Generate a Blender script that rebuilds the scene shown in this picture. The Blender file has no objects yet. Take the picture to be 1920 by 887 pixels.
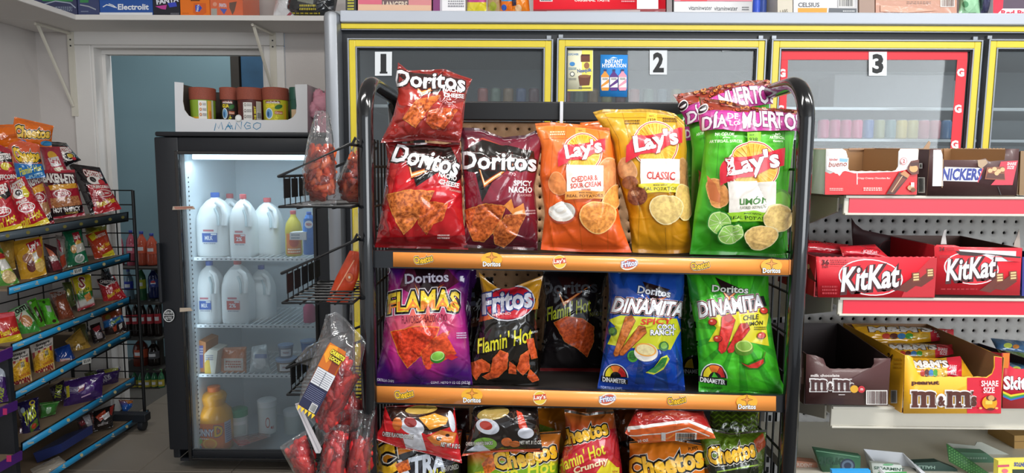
import bpy, bmesh, math, random
import numpy as np
from mathutils import Vector, Matrix, noise
from mathutils.geometry import tessellate_polygon

SC = bpy.context.scene
COL = SC.collection
# ------------------------------------------------------------------ camera
FPX, CX, CY = 1230.0, 960.0, 443.5            # focal length and centre for a 1920 x 887 frame
CAM = np.array([0.0, 0.0, 1.32])
YAW, PITCH, ROLL = math.radians(0.53), math.radians(6.0), 0.0065
_F = np.array([-math.sin(YAW)*math.cos(PITCH), math.cos(YAW)*math.cos(PITCH), -math.sin(PITCH)])
_R0 = np.array([math.cos(YAW), math.sin(YAW), 0.0])
_U0 = np.cross(_R0, _F)
_R = math.cos(ROLL)*_R0 + math.sin(ROLL)*_U0
_U = -math.sin(ROLL)*_R0 + math.cos(ROLL)*_U0
cam_data = bpy.data.cameras.new('camera')
cam = bpy.data.objects.new('camera', cam_data)
COL.objects.link(cam)
cam_data.sensor_width = 36.0
cam_data.lens = FPX/1920*36.0
cam_data.clip_start = 0.02
cam.matrix_world = Matrix(((_R[0], _U[0], -_F[0], CAM[0]), (_R[1], _U[1], -_F[1], CAM[1]), (_R[2], _U[2], -_F[2], CAM[2]), (0, 0, 0, 1)))
SC.camera = cam
# ------------------------------------------------------------------ world, lights, exposure
w = bpy.data.worlds.new('world'); SC.world = w; w.use_nodes = True
bg = w.node_tree.nodes['Background']
bg.inputs[0].default_value = (0.86, 0.93, 1.0, 1); bg.inputs[1].default_value = 0.55
SC.view_settings.view_transform = 'Standard'; SC.view_settings.look = 'None'
SC.view_settings.exposure = 0.36; SC.view_settings.gamma = 1.0; SC.view_settings.use_curve_mapping = False

def area(name, loc, target, sx, sy, power, color=(1, 1, 1)):
    l = bpy.data.lights.new(name, 'AREA'); l.shape = 'RECTANGLE'; l.size = sx; l.size_y = sy
    l.energy = power; l.color = color
    o = bpy.data.objects.new(name, l); COL.objects.link(o); o.location = loc
    o.rotation_euler = (Vector(target)-Vector(loc)).to_track_quat('-Z', 'Y').to_euler()
    return o
area('storefront_daylight', (2.6, -2.6, 1.9), (0.6, 1.6, 1.3), 3.0, 1.6, 78, (0.93, 0.97, 1.0))
area('ceiling_tube_lamp', (0.9, 0.2, 2.78), (0.9, 0.6, 0), 1.3, 0.16, 24, (1, 0.98, 0.95))
area('ceiling_tube_lamp', (-0.9, 0.6, 2.78), (-0.9, 0.9, 0), 1.3, 0.16, 20, (1, 0.98, 0.95))
area('ceiling_tube_lamp', (2.2, 0.9, 2.78), (2.2, 1.4, 0), 1.3, 0.16, 24, (1, 0.98, 0.95))

# ------------------------------------------------------------------ helpers
def rays(px, py):
    px = np.asarray(px, float); py = np.asarray(py, float)
    d = _F[None]*FPX + _R[None]*(px.reshape(-1, 1)-CX) - _U[None]*(py.reshape(-1, 1)-CY)
    return d
class Plane:
    def __init__(s, p, n):
        s.p = np.array(p, float); s.n = np.array(n, float)/np.linalg.norm(n)
        if s.n.dot(s.p-CAM) > 0: s.n = -s.n           # normal looks at the viewer
    def hit(s, px, py):
        d = rays(px, py); t = (s.p-CAM).dot(s.n)/(d@s.n)
        return CAM[None]+d*t[:, None]
    def one(s, px, py): return s.hit([px], [py])[0]
def ypl(Y): return Plane((0, Y, 0), (0, -1, 0))
def P(px, py, Y): return ypl(Y).one(px, py)

def lin(h, a=1.0):
    if not isinstance(h, str):
        return tuple(h) if len(h) == 4 else tuple(h)+(a,)
    h = h.lstrip('#')
    if len(h) == 3: h = ''.join(c*2 for c in h)
    r = []
    for i in (0, 2, 4):
        c = int(h[i:i+2], 16)/255
        r.append(c/12.92 if c <= .04045 else ((c+.055)/1.055)**2.4)
    return (r[0], r[1], r[2], a)

MATS = {}
def nodes(m): return m.node_tree.nodes, m.node_tree.links
def mat(name, color, rough=.5, metal=0., var=.06, scale=30., bump=0., bscale=60., spec=.5, coat=0.):
    if name in MATS: return MATS[name]
    m = bpy.data.materials.new(name); m.use_nodes = True; N, L = nodes(m)
    b = N['Principled BSDF']; b.inputs['Roughness'].default_value = rough; b.inputs['Metallic'].default_value = metal
    b.inputs['Specular IOR Level'].default_value = spec; b.inputs['Coat Weight'].default_value = coat
    c = lin(color); t = N.new('ShaderNodeTexCoord'); n = N.new('ShaderNodeTexNoise'); n.inputs['Scale'].default_value = scale
    n.inputs['Detail'].default_value = 4
    r = N.new('ShaderNodeMix'); r.data_type = 'RGBA'
    r.inputs['A'].default_value = tuple(x*(1-var) for x in c[:3])+(1,); r.inputs['B'].default_value = tuple(min(1, x*(1+var)) for x in c[:3])+(1,)
    L.new(t.outputs['Object'], n.inputs['Vector']); L.new(n.outputs['Fac'], r.inputs['Factor']); L.new(r.outputs['Result'], b.inputs['Base Color'])
    if bump:
        n2 = N.new('ShaderNodeTexNoise'); n2.inputs['Scale'].default_value = bscale; bp = N.new('ShaderNodeBump')
        bp.inputs['Strength'].default_value = .6; bp.inputs['Distance'].default_value = bump
        L.new(t.outputs['Object'], n2.inputs['Vector']); L.new(n2.outputs['Fac'], bp.inputs['Height']); L.new(bp.outputs['Normal'], b.inputs['Normal'])
    MATS[name] = m; return m
def printed(name, rough, bump, bscale, coat=0., spec=.5, metal=0., crinkle=0.):
    """Surface whose printed colour is stored per vertex ('ink'); ink alpha below 1 adds a crumbly food-photo grain."""
    m = bpy.data.materials.new(name); m.use_nodes = True; N, L = nodes(m)
    b = N['Principled BSDF']; b.inputs['Roughness'].default_value = rough; b.inputs['Coat Weight'].default_value = coat
    b.inputs['Coat Roughness'].default_value = .08; b.inputs['Specular IOR Level'].default_value = spec; b.inputs['Metallic'].default_value = metal
    a = N.new('ShaderNodeAttribute'); a.attribute_name = 'ink'; t = N.new('ShaderNodeTexCoord')
    n = N.new('ShaderNodeTexNoise'); n.inputs['Scale'].default_value = 170; n.inputs['Detail'].default_value = 3
    L.new(t.outputs['Object'], n.inputs['Vector'])
    cr = N.new('ShaderNodeValToRGB'); cr.color_ramp.elements[0].position = .36; cr.color_ramp.elements[0].color = (.36, .22, .18, 1)
    cr.color_ramp.elements[1].position = .62; cr.color_ramp.elements[1].color = (1.35, 1.5, 1.4, 1)
    L.new(n.outputs['Fac'], cr.inputs['Fac'])
    mu = N.new('ShaderNodeMix'); mu.data_type = 'RGBA'; mu.blend_type = 'MULTIPLY'
    inv = N.new('ShaderNodeMath'); inv.operation = 'SUBTRACT'; inv.inputs[0].default_value = 1.0
    L.new(a.outputs['Alpha'], inv.inputs[1]); L.new(inv.outputs[0], mu.inputs['Factor'])
    L.new(a.outputs['Color'], mu.inputs['A']); L.new(cr.outputs['Color'], mu.inputs['B']); L.new(mu.outputs['Result'], b.inputs['Base Color'])
    if bump:
        n2 = N.new('ShaderNodeTexNoise'); n2.inputs['Scale'].default_value = bscale; n2.inputs['Detail'].default_value = 2; n2.inputs['Distortion'].default_value = .8
        bp = N.new('ShaderNodeBump'); bp.inputs['Strength'].default_value = .5; bp.inputs['Distance'].default_value = bump
        L.new(t.outputs['Object'], n2.inputs['Vector']); L.new(n2.outputs['Fac'], bp.inputs['Height']); out = bp
        if crinkle:
            n3 = N.new('ShaderNodeTexNoise'); n3.inputs['Scale'].default_value = 9; n3.inputs['Detail'].default_value = 2
            va = N.new('ShaderNodeMixRGB') if False else N.new('ShaderNodeVectorMath'); va.operation = 'MULTIPLY_ADD'; va.inputs[1].default_value = (.12, .12, .12)
            L.new(t.outputs['Object'], n3.inputs['Vector']); L.new(n3.outputs['Color'], va.inputs[0]); L.new(t.outputs['Object'], va.inputs[2])
            vo = N.new('ShaderNodeTexVoronoi'); vo.feature = 'DISTANCE_TO_EDGE'; vo.inputs['Scale'].default_value = 17
            L.new(va.outputs[0], vo.inputs['Vector'])
            mr = N.new('ShaderNodeMapRange'); mr.interpolation_type = 'SMOOTHSTEP'; mr.inputs['From Max'].default_value = .13; mr.inputs['To Min'].default_value = 1; mr.inputs['To Max'].default_value = 0
            L.new(vo.outputs['Distance'], mr.inputs['Value'])
            b2 = N.new('ShaderNodeBump'); b2.inputs['Strength'].default_value = .8; b2.inputs['Distance'].default_value = crinkle
            L.new(mr.outputs['Result'], b2.inputs['Height']); L.new(bp.outputs['Normal'], b2.inputs['Normal']); out = b2
        L.new(out.outputs['Normal'], b.inputs['Normal']); L.new(out.outputs['Normal'], b.inputs['Coat Normal'])
    MATS[name] = m; return m
def clear(name, tint=(1, 1, 1), rough=.03, milky=.04, fac=1.0, bump=0., bscale=18.):
    m = bpy.data.materials.new(name); m.use_nodes = True; N, L = nodes(m); N.remove(N['Principled BSDF'])
    o = N['Material Output']; tr = N.new('ShaderNodeBsdfTransparent'); tr.inputs[0].default_value = tuple(tint)+(1,)
    g = N.new('ShaderNodeBsdfGlossy'); g.inputs['Roughness'].default_value = rough
    fr = N.new('ShaderNodeFresnel'); fr.inputs[0].default_value = 1.45
    fm = N.new('ShaderNodeMath'); fm.operation = 'MULTIPLY'; fm.inputs[1].default_value = fac; fm.use_clamp = True
    mx = N.new('ShaderNodeMixShader'); L.new(fr.outputs[0], fm.inputs[0]); L.new(fm.outputs[0], mx.inputs[0])
    L.new(tr.outputs[0], mx.inputs[1]); L.new(g.outputs[0], mx.inputs[2])
    df = N.new('ShaderNodeBsdfDiffuse'); df.inputs[0].default_value = (.9, .93, .95, 1); m2 = N.new('ShaderNodeMixShader'); m2.inputs[0].default_value = milky
    L.new(mx.outputs[0], m2.inputs[1]); L.new(df.outputs[0], m2.inputs[2]); L.new(m2.outputs[0], o.inputs[0])
    if bump:
        t = N.new('ShaderNodeTexCoord'); n2 = N.new('ShaderNodeTexNoise'); n2.inputs['Scale'].default_value = bscale; n2.inputs['Detail'].default_value = 3; n2.inputs['Distortion'].default_value = 1.
        bp = N.new('ShaderNodeBump'); bp.inputs['Distance'].default_value = bump
        L.new(t.outputs['Object'], n2.inputs['Vector']); L.new(n2.outputs['Fac'], bp.inputs['Height'])
        L.new(bp.outputs['Normal'], g.inputs['Normal']); L.new(bp.outputs['Normal'], fr.inputs['Normal'])
    MATS[name] = m; return m
def glow(name, color, strength):
    m = bpy.data.materials.new(name); m.use_nodes = True; N, L = nodes(m); b = N['Principled BSDF']
    b.inputs['Emission Color'].default_value = lin(color); b.inputs['Emission Strength'].default_value = strength; MATS[name] = m; return m

FILM = printed('printed_foil_film', .22, .002, 30, coat=.9, crinkle=.0013)
FILMM = printed('printed_matte_film', .36, .0014, 30, coat=.25, crinkle=.0007)
CARD = printed('printed_cardboard', .5, .0002, 220, coat=.1)
PAPER = printed('printed_paper', .6, 0, 1)
STRIPM = printed('printed_plastic_strip', .35, 0, 1, coat=.3)
BLACK = mat('black_gloss_enamel', '#101114', .16, var=.1, coat=.6)
BLK = mat('black_wire_coating', '#0d0e10', .42)
BLKM = mat('black_matte_plastic', '#1b1e24', .5)
ALU = mat('brushed_aluminium', '#8e9298', .42, .7, var=.08, scale=8)
WHITE = mat('white_painted_wood', '#e4e1dd', .55, var=.03, scale=6)
WALL = mat('off_white_wall_paint', '#cfc9c5', .75, var=.04, scale=3, bump=.0006, bscale=120)
TEAL = mat('teal_wall_paint', '#6c868d', .7, var=.06, scale=2.5)
CREAM = mat('cream_powder_coat', '#d9d4c6', .4, var=.04)
GREYP = mat('grey_pegboard_paint', '#bdbcbb', .55, var=.04)
TAN = mat('tan_hardboard', '#c79b72', .65, var=.08)
YEL = mat('yellow_enamel_trim', '#dcc634', .35, var=.05)
DARK = mat('hole_shade_black', '#17181a', .9)  # black that stands for the shade in holes and slots
KRAFT = mat('kraft_cardboard', '#a5805c', .8, var=.1, scale=14)
GLASS = clear('door_glass', (.9, .93, .94), .02, .03, 1.0)
FGLASS = clear('misted_fridge_glass', (.9, .93, .95), .06, .06, 1.0)
CLEARF = clear('clear_snack_film', (.98, .97, .97), .08, .03, 2.4, .006, 26)
PET = clear('clear_bottle_plastic', (.8, .86, .88), .05, .1, 1.4)

def link(o, parent=None):
    COL.objects.link(o)
    if parent is not None: o.parent = parent
    return o
def setp(o, label=None, cat=None, group=None, kind=None):
    if label: o['label'] = label
    if cat: o['category'] = cat
    if group: o['group'] = group
    if kind: o['kind'] = kind
    return o
def empty(name, loc, label, cat, group=None):
    o = bpy.data.objects.new(name, None); o.empty_display_size = .05; o.location = tuple(loc); link(o)
    return setp(o, label, cat, group)
def origin_of(parent):
    v = np.zeros(3)
    while parent is not None: v = v+np.array(parent.location); parent = parent.parent
    return v
def meshobj(name, V, Fc, m, parent=None, smooth=False, ink=None, loc=None, normals=None):
    """V in world coordinates; stored relative to parent origin / own loc."""
    V = np.asarray(V, float)
    if parent is not None: V = V-origin_of(parent)
    o0 = np.zeros(3)
    if loc is not None: o0 = np.asarray(loc, float)-(origin_of(parent) if parent is not None else 0); V = V-o0
    me = bpy.data.meshes.new(name)
    if len(V) < 400: me.from_pydata(V.tolist(), [], [tuple(int(i) for i in f) for f in Fc])
    else:
        if isinstance(Fc, np.ndarray): ln = np.full(len(Fc), Fc.shape[1], np.int32); li = Fc.ravel().astype(np.int32)
        else:
            ln = np.fromiter((len(f) for f in Fc), np.int32, len(Fc)); li = np.fromiter((i for f in Fc for i in f), np.int32, int(ln.sum()))
        me.vertices.add(len(V)); me.vertices.foreach_set('co', V.astype(np.float32).ravel()); me.loops.add(len(li)); me.loops.foreach_set('vertex_index', li)
        me.polygons.add(len(ln)); me.polygons.foreach_set('loop_start', np.r_[0, np.cumsum(ln)[:-1]].astype(np.int32)); me.update(calc_edges=True)
    for mm in (m if isinstance(m, (list, tuple)) else [m]): me.materials.append(mm)
    if ink is not None:
        at = me.color_attributes.new('ink', 'FLOAT_COLOR', 'POINT')
        at.data.foreach_set('color', np.asarray(ink, np.float32).ravel())
    if smooth or normals is not None:
        me.polygons.foreach_set('use_smooth', [True]*len(me.polygons))
    if normals is not None: me.normals_split_custom_set_from_vertices(np.asarray(normals).tolist())
    o = bpy.data.objects.new(name, me); link(o, parent); o.location = o0.tolist()
    return o

class MB:                                       # collects simple solids into one mesh
    def __init__(s): s.V = []; s.F = []
    def add(s, V, F):
        b = len(s.V); s.V += [tuple(v) for v in V]; s.F += [tuple(i+b for i in f) for f in F]; return s
    def box(s, a, b, bev=0.):
        x0, y0, z0 = [min(p, q) for p, q in zip(a, b)]; x1, y1, z1 = [max(p, q) for p, q in zip(a, b)]
        if bev <= 0:
            V = [(x0, y0, z0), (x1, y0, z0), (x1, y1, z0), (x0, y1, z0), (x0, y0, z1), (x1, y0, z1), (x1, y1, z1), (x0, y1, z1)]
            return s.add(V, [(0, 3, 2, 1), (4, 5, 6, 7), (0, 1, 5, 4), (1, 2, 6, 5), (2, 3, 7, 6), (3, 0, 4, 7)])
        bm = bmesh.new(); bmesh.ops.create_cube(bm, size=1)
        for v in bm.verts: v.co = ((x0+x1)/2+v.co.x*(x1-x0), (y0+y1)/2+v.co.y*(y1-y0), (z0+z1)/2+v.co.z*(z1-z0))
        bmesh.ops.bevel(bm, geom=bm.edges[:], offset=min(bev, .45*min(x1-x0, y1-y0, z1-z0)), segments=2, affect='EDGES', profile=.5)
        bm.verts.index_update()
        s.add([tuple(v.co) for v in bm.verts], [[v.index for v in f.verts] for f in bm.faces]); bm.free(); return s
    def tube(s, pts, r, n=8, closed=False):
        pts = [np.array(p, float) for p in pts]; m = len(pts); ups = None; rings = []
        for i, p in enumerate(pts):
            if closed: d = pts[(i+1) % m]-pts[i-1]
            else: d = pts[min(i+1, m-1)]-pts[max(i-1, 0)]
            d = d/(np.linalg.norm(d)+1e-12)
            if ups is None: ups = np.cross(d, (0, 0, 1.)) if abs(d[2]) < .9 else np.cross(d, (1., 0, 0))
            a = ups-d*ups.dot(d); a /= np.linalg.norm(a)+1e-12; ups = a; c = np.cross(d, a)
            rr = r[i] if isinstance(r, (list, tuple)) else r
            rings.append([p+rr*(math.cos(t)*a+math.sin(t)*c) for t in [2*math.pi*k/n for k in range(n)]])
        V = [v for R_ in rings for v in R_]; F = []
        for i in range(m if closed else m-1):
            j = (i+1) % m
            for k in range(n): F.append((i*n+k, i*n+(k+1) % n, j*n+(k+1) % n, j*n+k))
        if not closed: F += [tuple(range(n))[::-1], tuple((m-1)*n+k for k in range(n))]
        return s.add(V, F)
    def lathe(s, prof, c, n=20, sq=0.):          # prof: (radius, z) pairs
        V = []; F = []
        for r, z in prof:
            for k in range(n):
                t = 2*math.pi*k/n; q = 1.0
                if sq: q = (abs(math.cos(t))**(2+sq)+abs(math.sin(t))**(2+sq))**(-1/(2+sq))
                V.append((c[0]+r*q*math.cos(t), c[1]+r*q*math.sin(t), c[2]+z))
        for i in range(len(prof)-1):
            for k in range(n): F.append((i*n+k, i*n+(k+1) % n, (i+1)*n+(k+1) % n, (i+1)*n+k))
        F += [tuple(range(n))[::-1], tuple((len(prof)-1)*n+k for k in range(n))]
        return s.add(V, F)
    def build(s, name, m, parent=None, smooth=False, loc=None, label=None, kind=None, ink=None):
        o = meshobj(name, s.V, s.F, m, parent, smooth, loc=loc, ink=None if ink is None else np.tile(lin(ink), (len(s.V), 1)))
        if label: o['label'] = label
        if kind: o['kind'] = kind
        return o
def autosmooth(o, deg=35):
    me = o.data; me.polygons.foreach_set('use_smooth', [True]*len(me.polygons))
    me.set_sharp_from_angle(angle=math.radians(deg)); return o

# ------------------------------------------------------------------ flat artwork, drawn in picture-like 2D units
_tc = {}
def text2d(s, off):
    k = (s, round(off, 3))
    if k in _tc: return _tc[k]
    c = bpy.data.curves.new('t', 'FONT'); c.body = s; c.resolution_u = 2; c.offset = off; c.fill_mode = 'BOTH'
    o = bpy.data.objects.new('t', c); me = bpy.data.meshes.new_from_object(o); me.calc_loop_triangles()
    V = np.array([v.co[:2] for v in me.vertices]).reshape(-1, 2); T = np.array([t.vertices[:] for t in me.loop_triangles], int).reshape(-1, 3)
    bpy.data.objects.remove(o); bpy.data.curves.remove(c); bpy.data.meshes.remove(me)
    _tc[k] = (V, T); return _tc[k]
class Art:
    def __init__(s): s.ops = []
    def _add(s, tri, c):
        tri = np.asarray(tri, float)
        if len(tri) == 0: return s
        if callable(c): cc = c(tri.reshape(-1, 2)).reshape(-1, 3, 4)
        else: cc = np.broadcast_to(np.array(lin(c)), tri.shape[:2]+(4,)).copy()
        s.ops.append((tri, cc)); return s
    def poly(s, pts, c, grain=0.):
        pts = [(float(a), float(b)) for a, b in pts]
        t = tessellate_polygon([[Vector((a, b, 0)) for a, b in pts]])
        tri = np.array([[pts[i] for i in q] for q in t])
        if grain and not callable(c): c = lin(c)[:3]+(1-grain,)
        return s._add(tri, c)
    def rect(s, x0, y0, x1, y1, c): return s.poly([(x0, y0), (x1, y0), (x1, y1), (x0, y1)], c)
    def ell(s, cx, cy, rx, ry, c, rot=0, n=28, grain=0., a0=0, a1=360):
        r = math.radians(rot); p = []
        for k in range(n+(a1-a0 < 360)):
            t = math.radians(a0+(a1-a0)*k/n); x, y = rx*math.cos(t), -ry*math.sin(t)
            p.append((cx+x*math.cos(r)+y*math.sin(r), cy-x*math.sin(r)+y*math.cos(r)))
        if a1-a0 < 360: p.append((cx, cy))
        return s.poly(p, c, grain)
    def star(s, cx, cy, R_, r_, n, c, rot=0):
        return s.poly([(cx+(R_ if k % 2 == 0 else r_)*math.cos(math.radians(rot)+math.pi*k/n), cy-(R_ if k % 2 == 0 else r_)*math.sin(math.radians(rot)+math.pi*k/n)) for k in range(2*n)], c)
    def line(s, pts, wd, c):
        pts = np.array(pts, float); Lp = []; Rp = []
        for i in range(len(pts)):
            d = pts[min(i+1, len(pts)-1)]-pts[max(i-1, 0)]; d /= np.linalg.norm(d)+1e-9; nrm = np.array([-d[1], d[0]])*wd/2
            Lp.append(pts[i]+nrm); Rp.append(pts[i]-nrm)
        tri = []
        for i in range(len(pts)-1): tri += [[Lp[i], Rp[i], Rp[i+1]], [Lp[i], Rp[i+1], Lp[i+1]]]
        return s._add(tri, c)
    def chip(s, pts, c='#e0672a', rng=3, grain=.75, edge='#f0a03c'):
        rd = random.Random(rng); out = []
        for i in range(len(pts)):
            a = np.array(pts[i], float); b = np.array(pts[(i+1) % len(pts)], float); L_ = np.linalg.norm(b-a); nrm = np.array([-(b-a)[1], (b-a)[0]])/(L_+1e-9)
            for k in range(7):
                t = k/7; q = a*(1-t)+b*t
                if k: q = q+nrm*(rd.uniform(-.02, .02)*L_-.0*L_)
                out.append(tuple(q))
        c0 = np.mean(out, axis=0)
        s.poly([tuple(c0+(np.array(p)-c0)*1.03) for p in out], edge, grain*.6); s.poly(out, c, grain); 
        return s
    def txt(s, t, cx, cy, wd, ht, c, rot=0, sh=0., b=.03, ol=(), arc=0., tap=0., wave=None):
        V0, T0 = text2d(t, b*.6)
        if len(V0) == 0: return s
        mn, mx = V0.min(0), V0.max(0); ctr = (mn+mx)/2; sc = np.array([wd, ht])/(mx-mn+1e-9); r = math.radians(rot)
        for off, col in [(o_*.72, c_) for o_, c_ in ol]+[(b*.6, c)]:
            V, T = text2d(t, off)
            if len(V) == 0: continue
            q = (V-ctr)*sc; x = q[:, 0]; y = q[:, 1]
            xn = x/(wd/2+1e-9)
            y = y*(1+tap*xn)+arc*(1-xn*xn)
            if wave is not None: y = y+np.interp(xn, np.linspace(-1, 1, len(wave)), wave)
            x = x+sh*y
            X = cx+x*math.cos(r)-y*math.sin(r); Y = cy-(x*math.sin(r)+y*math.cos(r))
            s._add(np.stack([X, Y], 1)[T], col)
        return s
    def bars(s, x0, y0, x1, y1, seed=0, c='#222222'):
        rd = random.Random(seed); x = x0
        s.rect(x0-(x1-x0)*.05, y0-(y1-y0)*.06, x1+(x1-x0)*.05, y1+(y1-y0)*.06, '#f2efe9')
        st = (x1-x0)/26
        while x < x1-st:
            w_ = st*rd.choice([.5, .9, 1.3]); s.rect(x, y0, min(x+w_, x1), y1, c); x += w_+st*rd.choice([.5, .8])
        return s
    def fine(s, x0, y0, x1, y1, rows, c, seed=0):   # tiny illegible printed words as short strokes
        rd = random.Random(seed)
        for k in range(rows):
            y = y0+(y1-y0)*(k+.5)/rows; x = x0; h = (y1-y0)/rows*.28
            while x < x1:
                w_ = (x1-x0)*rd.uniform(.05, .14); s.rect(x, y-h, min(x+w_, x1), y+h, c); x += w_+(x1-x0)*.035
        return s
def split(T, C, a, b):
    """cut all triangles along the lines a*x+b*y = integer"""
    ab = np.array([a, b]); out_T = []; out_C = []
    for _ in range(40):
        if len(T) == 0: break
        f = T@ab; lo = f.min(1); hi = f.max(1); k0 = np.floor(lo+1e-6)+1; k1 = np.ceil(hi-1e-6)-1; need = k0 <= k1
        out_T.append(T[~need]); out_C.append(C[~need]); T = T[need]; C = C[need]; f = f[need]
        if len(T) == 0: break
        kk = np.clip(np.round((lo[need]+hi[need])/2), k0[need], k1[need])
        o = np.argsort(f, 1); ar = np.arange(len(T))[:, None]; T = T[ar, o]; C = C[ar, o]; f = f[ar, o]
        tac = ((kk-f[:, 0])/(f[:, 2]-f[:, 0]))[:, None]; Pt = T[:, 0]+(T[:, 2]-T[:, 0])*tac; Pc = C[:, 0]+(C[:, 2]-C[:, 0])*tac
        up = f[:, 1] >= kk; i0 = np.where(up, 0, 1); i1 = i0+1; r = np.arange(len(T))
        q = ((kk-f[r, i0])/(f[r, i1]-f[r, i0]+1e-12))[:, None]; Qt = T[r, i0]+(T[r, i1]-T[r, i0])*q; Qc = C[r, i0]+(C[r, i1]-C[r, i0])*q
        a_, b_, c_ = T[:, 0], T[:, 1], T[:, 2]; ca, cb, cc = C[:, 0], C[:, 1], C[:, 2]; u2 = up[:, None]
        t1 = np.stack([a_, np.where(u2, Qt, b_), Pt], 1); c1 = np.stack([ca, np.where(u2, Qc, cb), Pc], 1)
        t2 = np.stack([np.where(u2, Qt, b_), np.where(u2, b_, Qt), Pt], 1); c2 = np.stack([np.where(u2, Qc, cb), np.where(u2, cb, Qc), Pc], 1)
        t3 = np.stack([np.where(u2, b_, Qt), c_, Pt], 1); c3 = np.stack([np.where(u2, cb, Qc), cc, Pc], 1)
        T = np.concatenate([t1, t2, t3]); C = np.concatenate([c1, c2, c3])
        A = np.abs((T[:, 1, 0]-T[:, 0, 0])*(T[:, 2, 1]-T[:, 0, 1])-(T[:, 1, 1]-T[:, 0, 1])*(T[:, 2, 0]-T[:, 0, 0])); ok = A > 1e-9; T = T[ok]; C = C[ok]
    if len(T): out_T.append(T); out_C.append(C)
    return np.concatenate(out_T), np.concatenate(out_C)

def flat_art(art, plane, off0=.0004, step=.00006):
    """artwork drawn in picture units laid on a plane; returns verts, faces, inks"""
    V = []; I = []
    for k, (tri, cc) in enumerate(art.ops):
        p = tri.reshape(-1, 2); V.append(plane.hit(p[:, 0], p[:, 1])+plane.n*(off0+step*k)); I.append(cc.reshape(-1, 4))
    if not V: return np.zeros((0, 3)), [], np.zeros((0, 4))
    V = np.concatenate(V); I = np.concatenate(I); T = np.arange(len(V)).reshape(-1, 3)
    n = np.cross(V[T[:, 1]]-V[T[:, 0]], V[T[:, 2]]-V[T[:, 0]]); fl = n@plane.n < 0; T[fl] = T[fl][:, ::-1]
    return V, T, I
def panel(name, pts, plane, th, color, m, parent=None, art=None, back=None, loc=None, label=None):
    """a board cut to the outline pts (picture units) on a plane, th thick, with artwork printed on it"""
    pts = list(pts); W = plane.hit([p[0] for p in pts], [p[1] for p in pts]); n = len(pts)
    V = [*W, *(W-plane.n*th)]; tt = tessellate_polygon([[Vector((a, b, 0)) for a, b in pts]])
    F = []
    for t in tt:
        a, b, c = t; nn = np.cross(W[b]-W[a], W[c]-W[a])
        if nn.dot(plane.n) < 0: a, b, c = c, b, a
        F += [(a, b, c), (c+n, b+n, a+n)]
    for i in range(n): F.append((i, (i+1) % n, (i+1) % n+n, i+n))
    ink = np.tile(lin(color), (2*n, 1))
    if back: ink[n:] = lin(back)
    if art is not None:
        v, t, i_ = flat_art(art, plane); b = len(V); V = np.concatenate([np.array(V), v]); F += [tuple(x+b for x in q) for q in t]; ink = np.concatenate([ink, i_])
    if loc is None and parent is None: loc = W[np.argsort(W[:, 2])[:2]].mean(0)
    o = meshobj(name, V, F, m, parent, ink=ink, loc=loc)
    if label: o['label'] = label
    return o

# ------------------------------------------------------------------ pillow bags
def pline(pts):
    p = np.array(pts, float); d = np.r_[0, np.cumsum(np.linalg.norm(np.diff(p, axis=0), axis=1))]; d /= d[-1]
    def f(t):
        t = np.asarray(t, float); r = np.stack([np.interp(t, d, p[:, 0]), np.interp(t, d, p[:, 1])], -1)
        lo = t < 0; hi = t > 1
        s0 = (p[1]-p[0])/(d[1]-d[0]); s1 = (p[-1]-p[-2])/(d[-1]-d[-2])
        r = np.where(lo[..., None], p[0]+s0*t[..., None], r); return np.where(hi[..., None], p[-1]+s1*(t[..., None]-1), r)
    return f
class Outline:
    """T and B run left to right, L and R run bottom to top"""
    def __init__(s, T, B, L=None, R=None, waist=0.):
        s.T, s.B = pline(T), pline(B)
        def side(a, b, sg):
            a = np.array(a, float); b = np.array(b, float); w_ = abs(T[-1][0]-T[0][0])*waist
            return [tuple(a+(b-a)*t+np.array([sg*w_*math.sin(math.pi*t)**.7, 0])) for t in np.linspace(0, 1, 9)]
        s.L = pline(L if L else side(B[0], T[0], 1)); s.R = pline(R if R else side(B[-1], T[-1], -1))
    def xy(s, u, v):
        u = np.asarray(u, float); v = np.asarray(v, float); U = u[..., None]; V_ = v[..., None]
        B0, B1, T0, T1 = s.B(np.array(0.)), s.B(np.array(1.)), s.T(np.array(0.)), s.T(np.array(1.))
        return (1-V_)*s.B(u)+V_*s.T(u)+(1-U)*s.L(v)+U*s.R(v)-((1-U)*(1-V_)*B0+U*(1-V_)*B1+(1-U)*V_*T0+U*V_*T1)
    def inv(s, p):
        B0, B1, T0, T1 = s.B(0.), s.B(1.), s.T(0.), s.T(1.)
        w_ = max(abs(B1[0]-B0[0]), 1); h = max(abs(T0[1]-B0[1]), 1)
        u = np.clip((p[:, 0]-(B0[0]+T0[0])/2)/w_, -.2, 1.2); v = np.clip(((B0[1]+B1[1])/2-p[:, 1])/h, -.2, 1.2); e = 1e-3
        for _ in range(9):
            q = s.xy(u, v); du = (s.xy(u+e, v)-q)/e; dv = (s.xy(u, v+e)-q)/e; r = p-q
            det = du[:, 0]*dv[:, 1]-du[:, 1]*dv[:, 0]; det = np.where(np.abs(det) < 1e-6, 1e-6, det)
            u = u+np.clip((r[:, 0]*dv[:, 1]-r[:, 1]*dv[:, 0])/det, -.3, .3); v = v+np.clip((du[:, 0]*r[:, 1]-du[:, 1]*r[:, 0])/det, -.3, .3)
        return np.stack([u, v], -1)
UNIT = Outline([(0, 0), (100, 0)], [(0, 100), (100, 100)])
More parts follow.
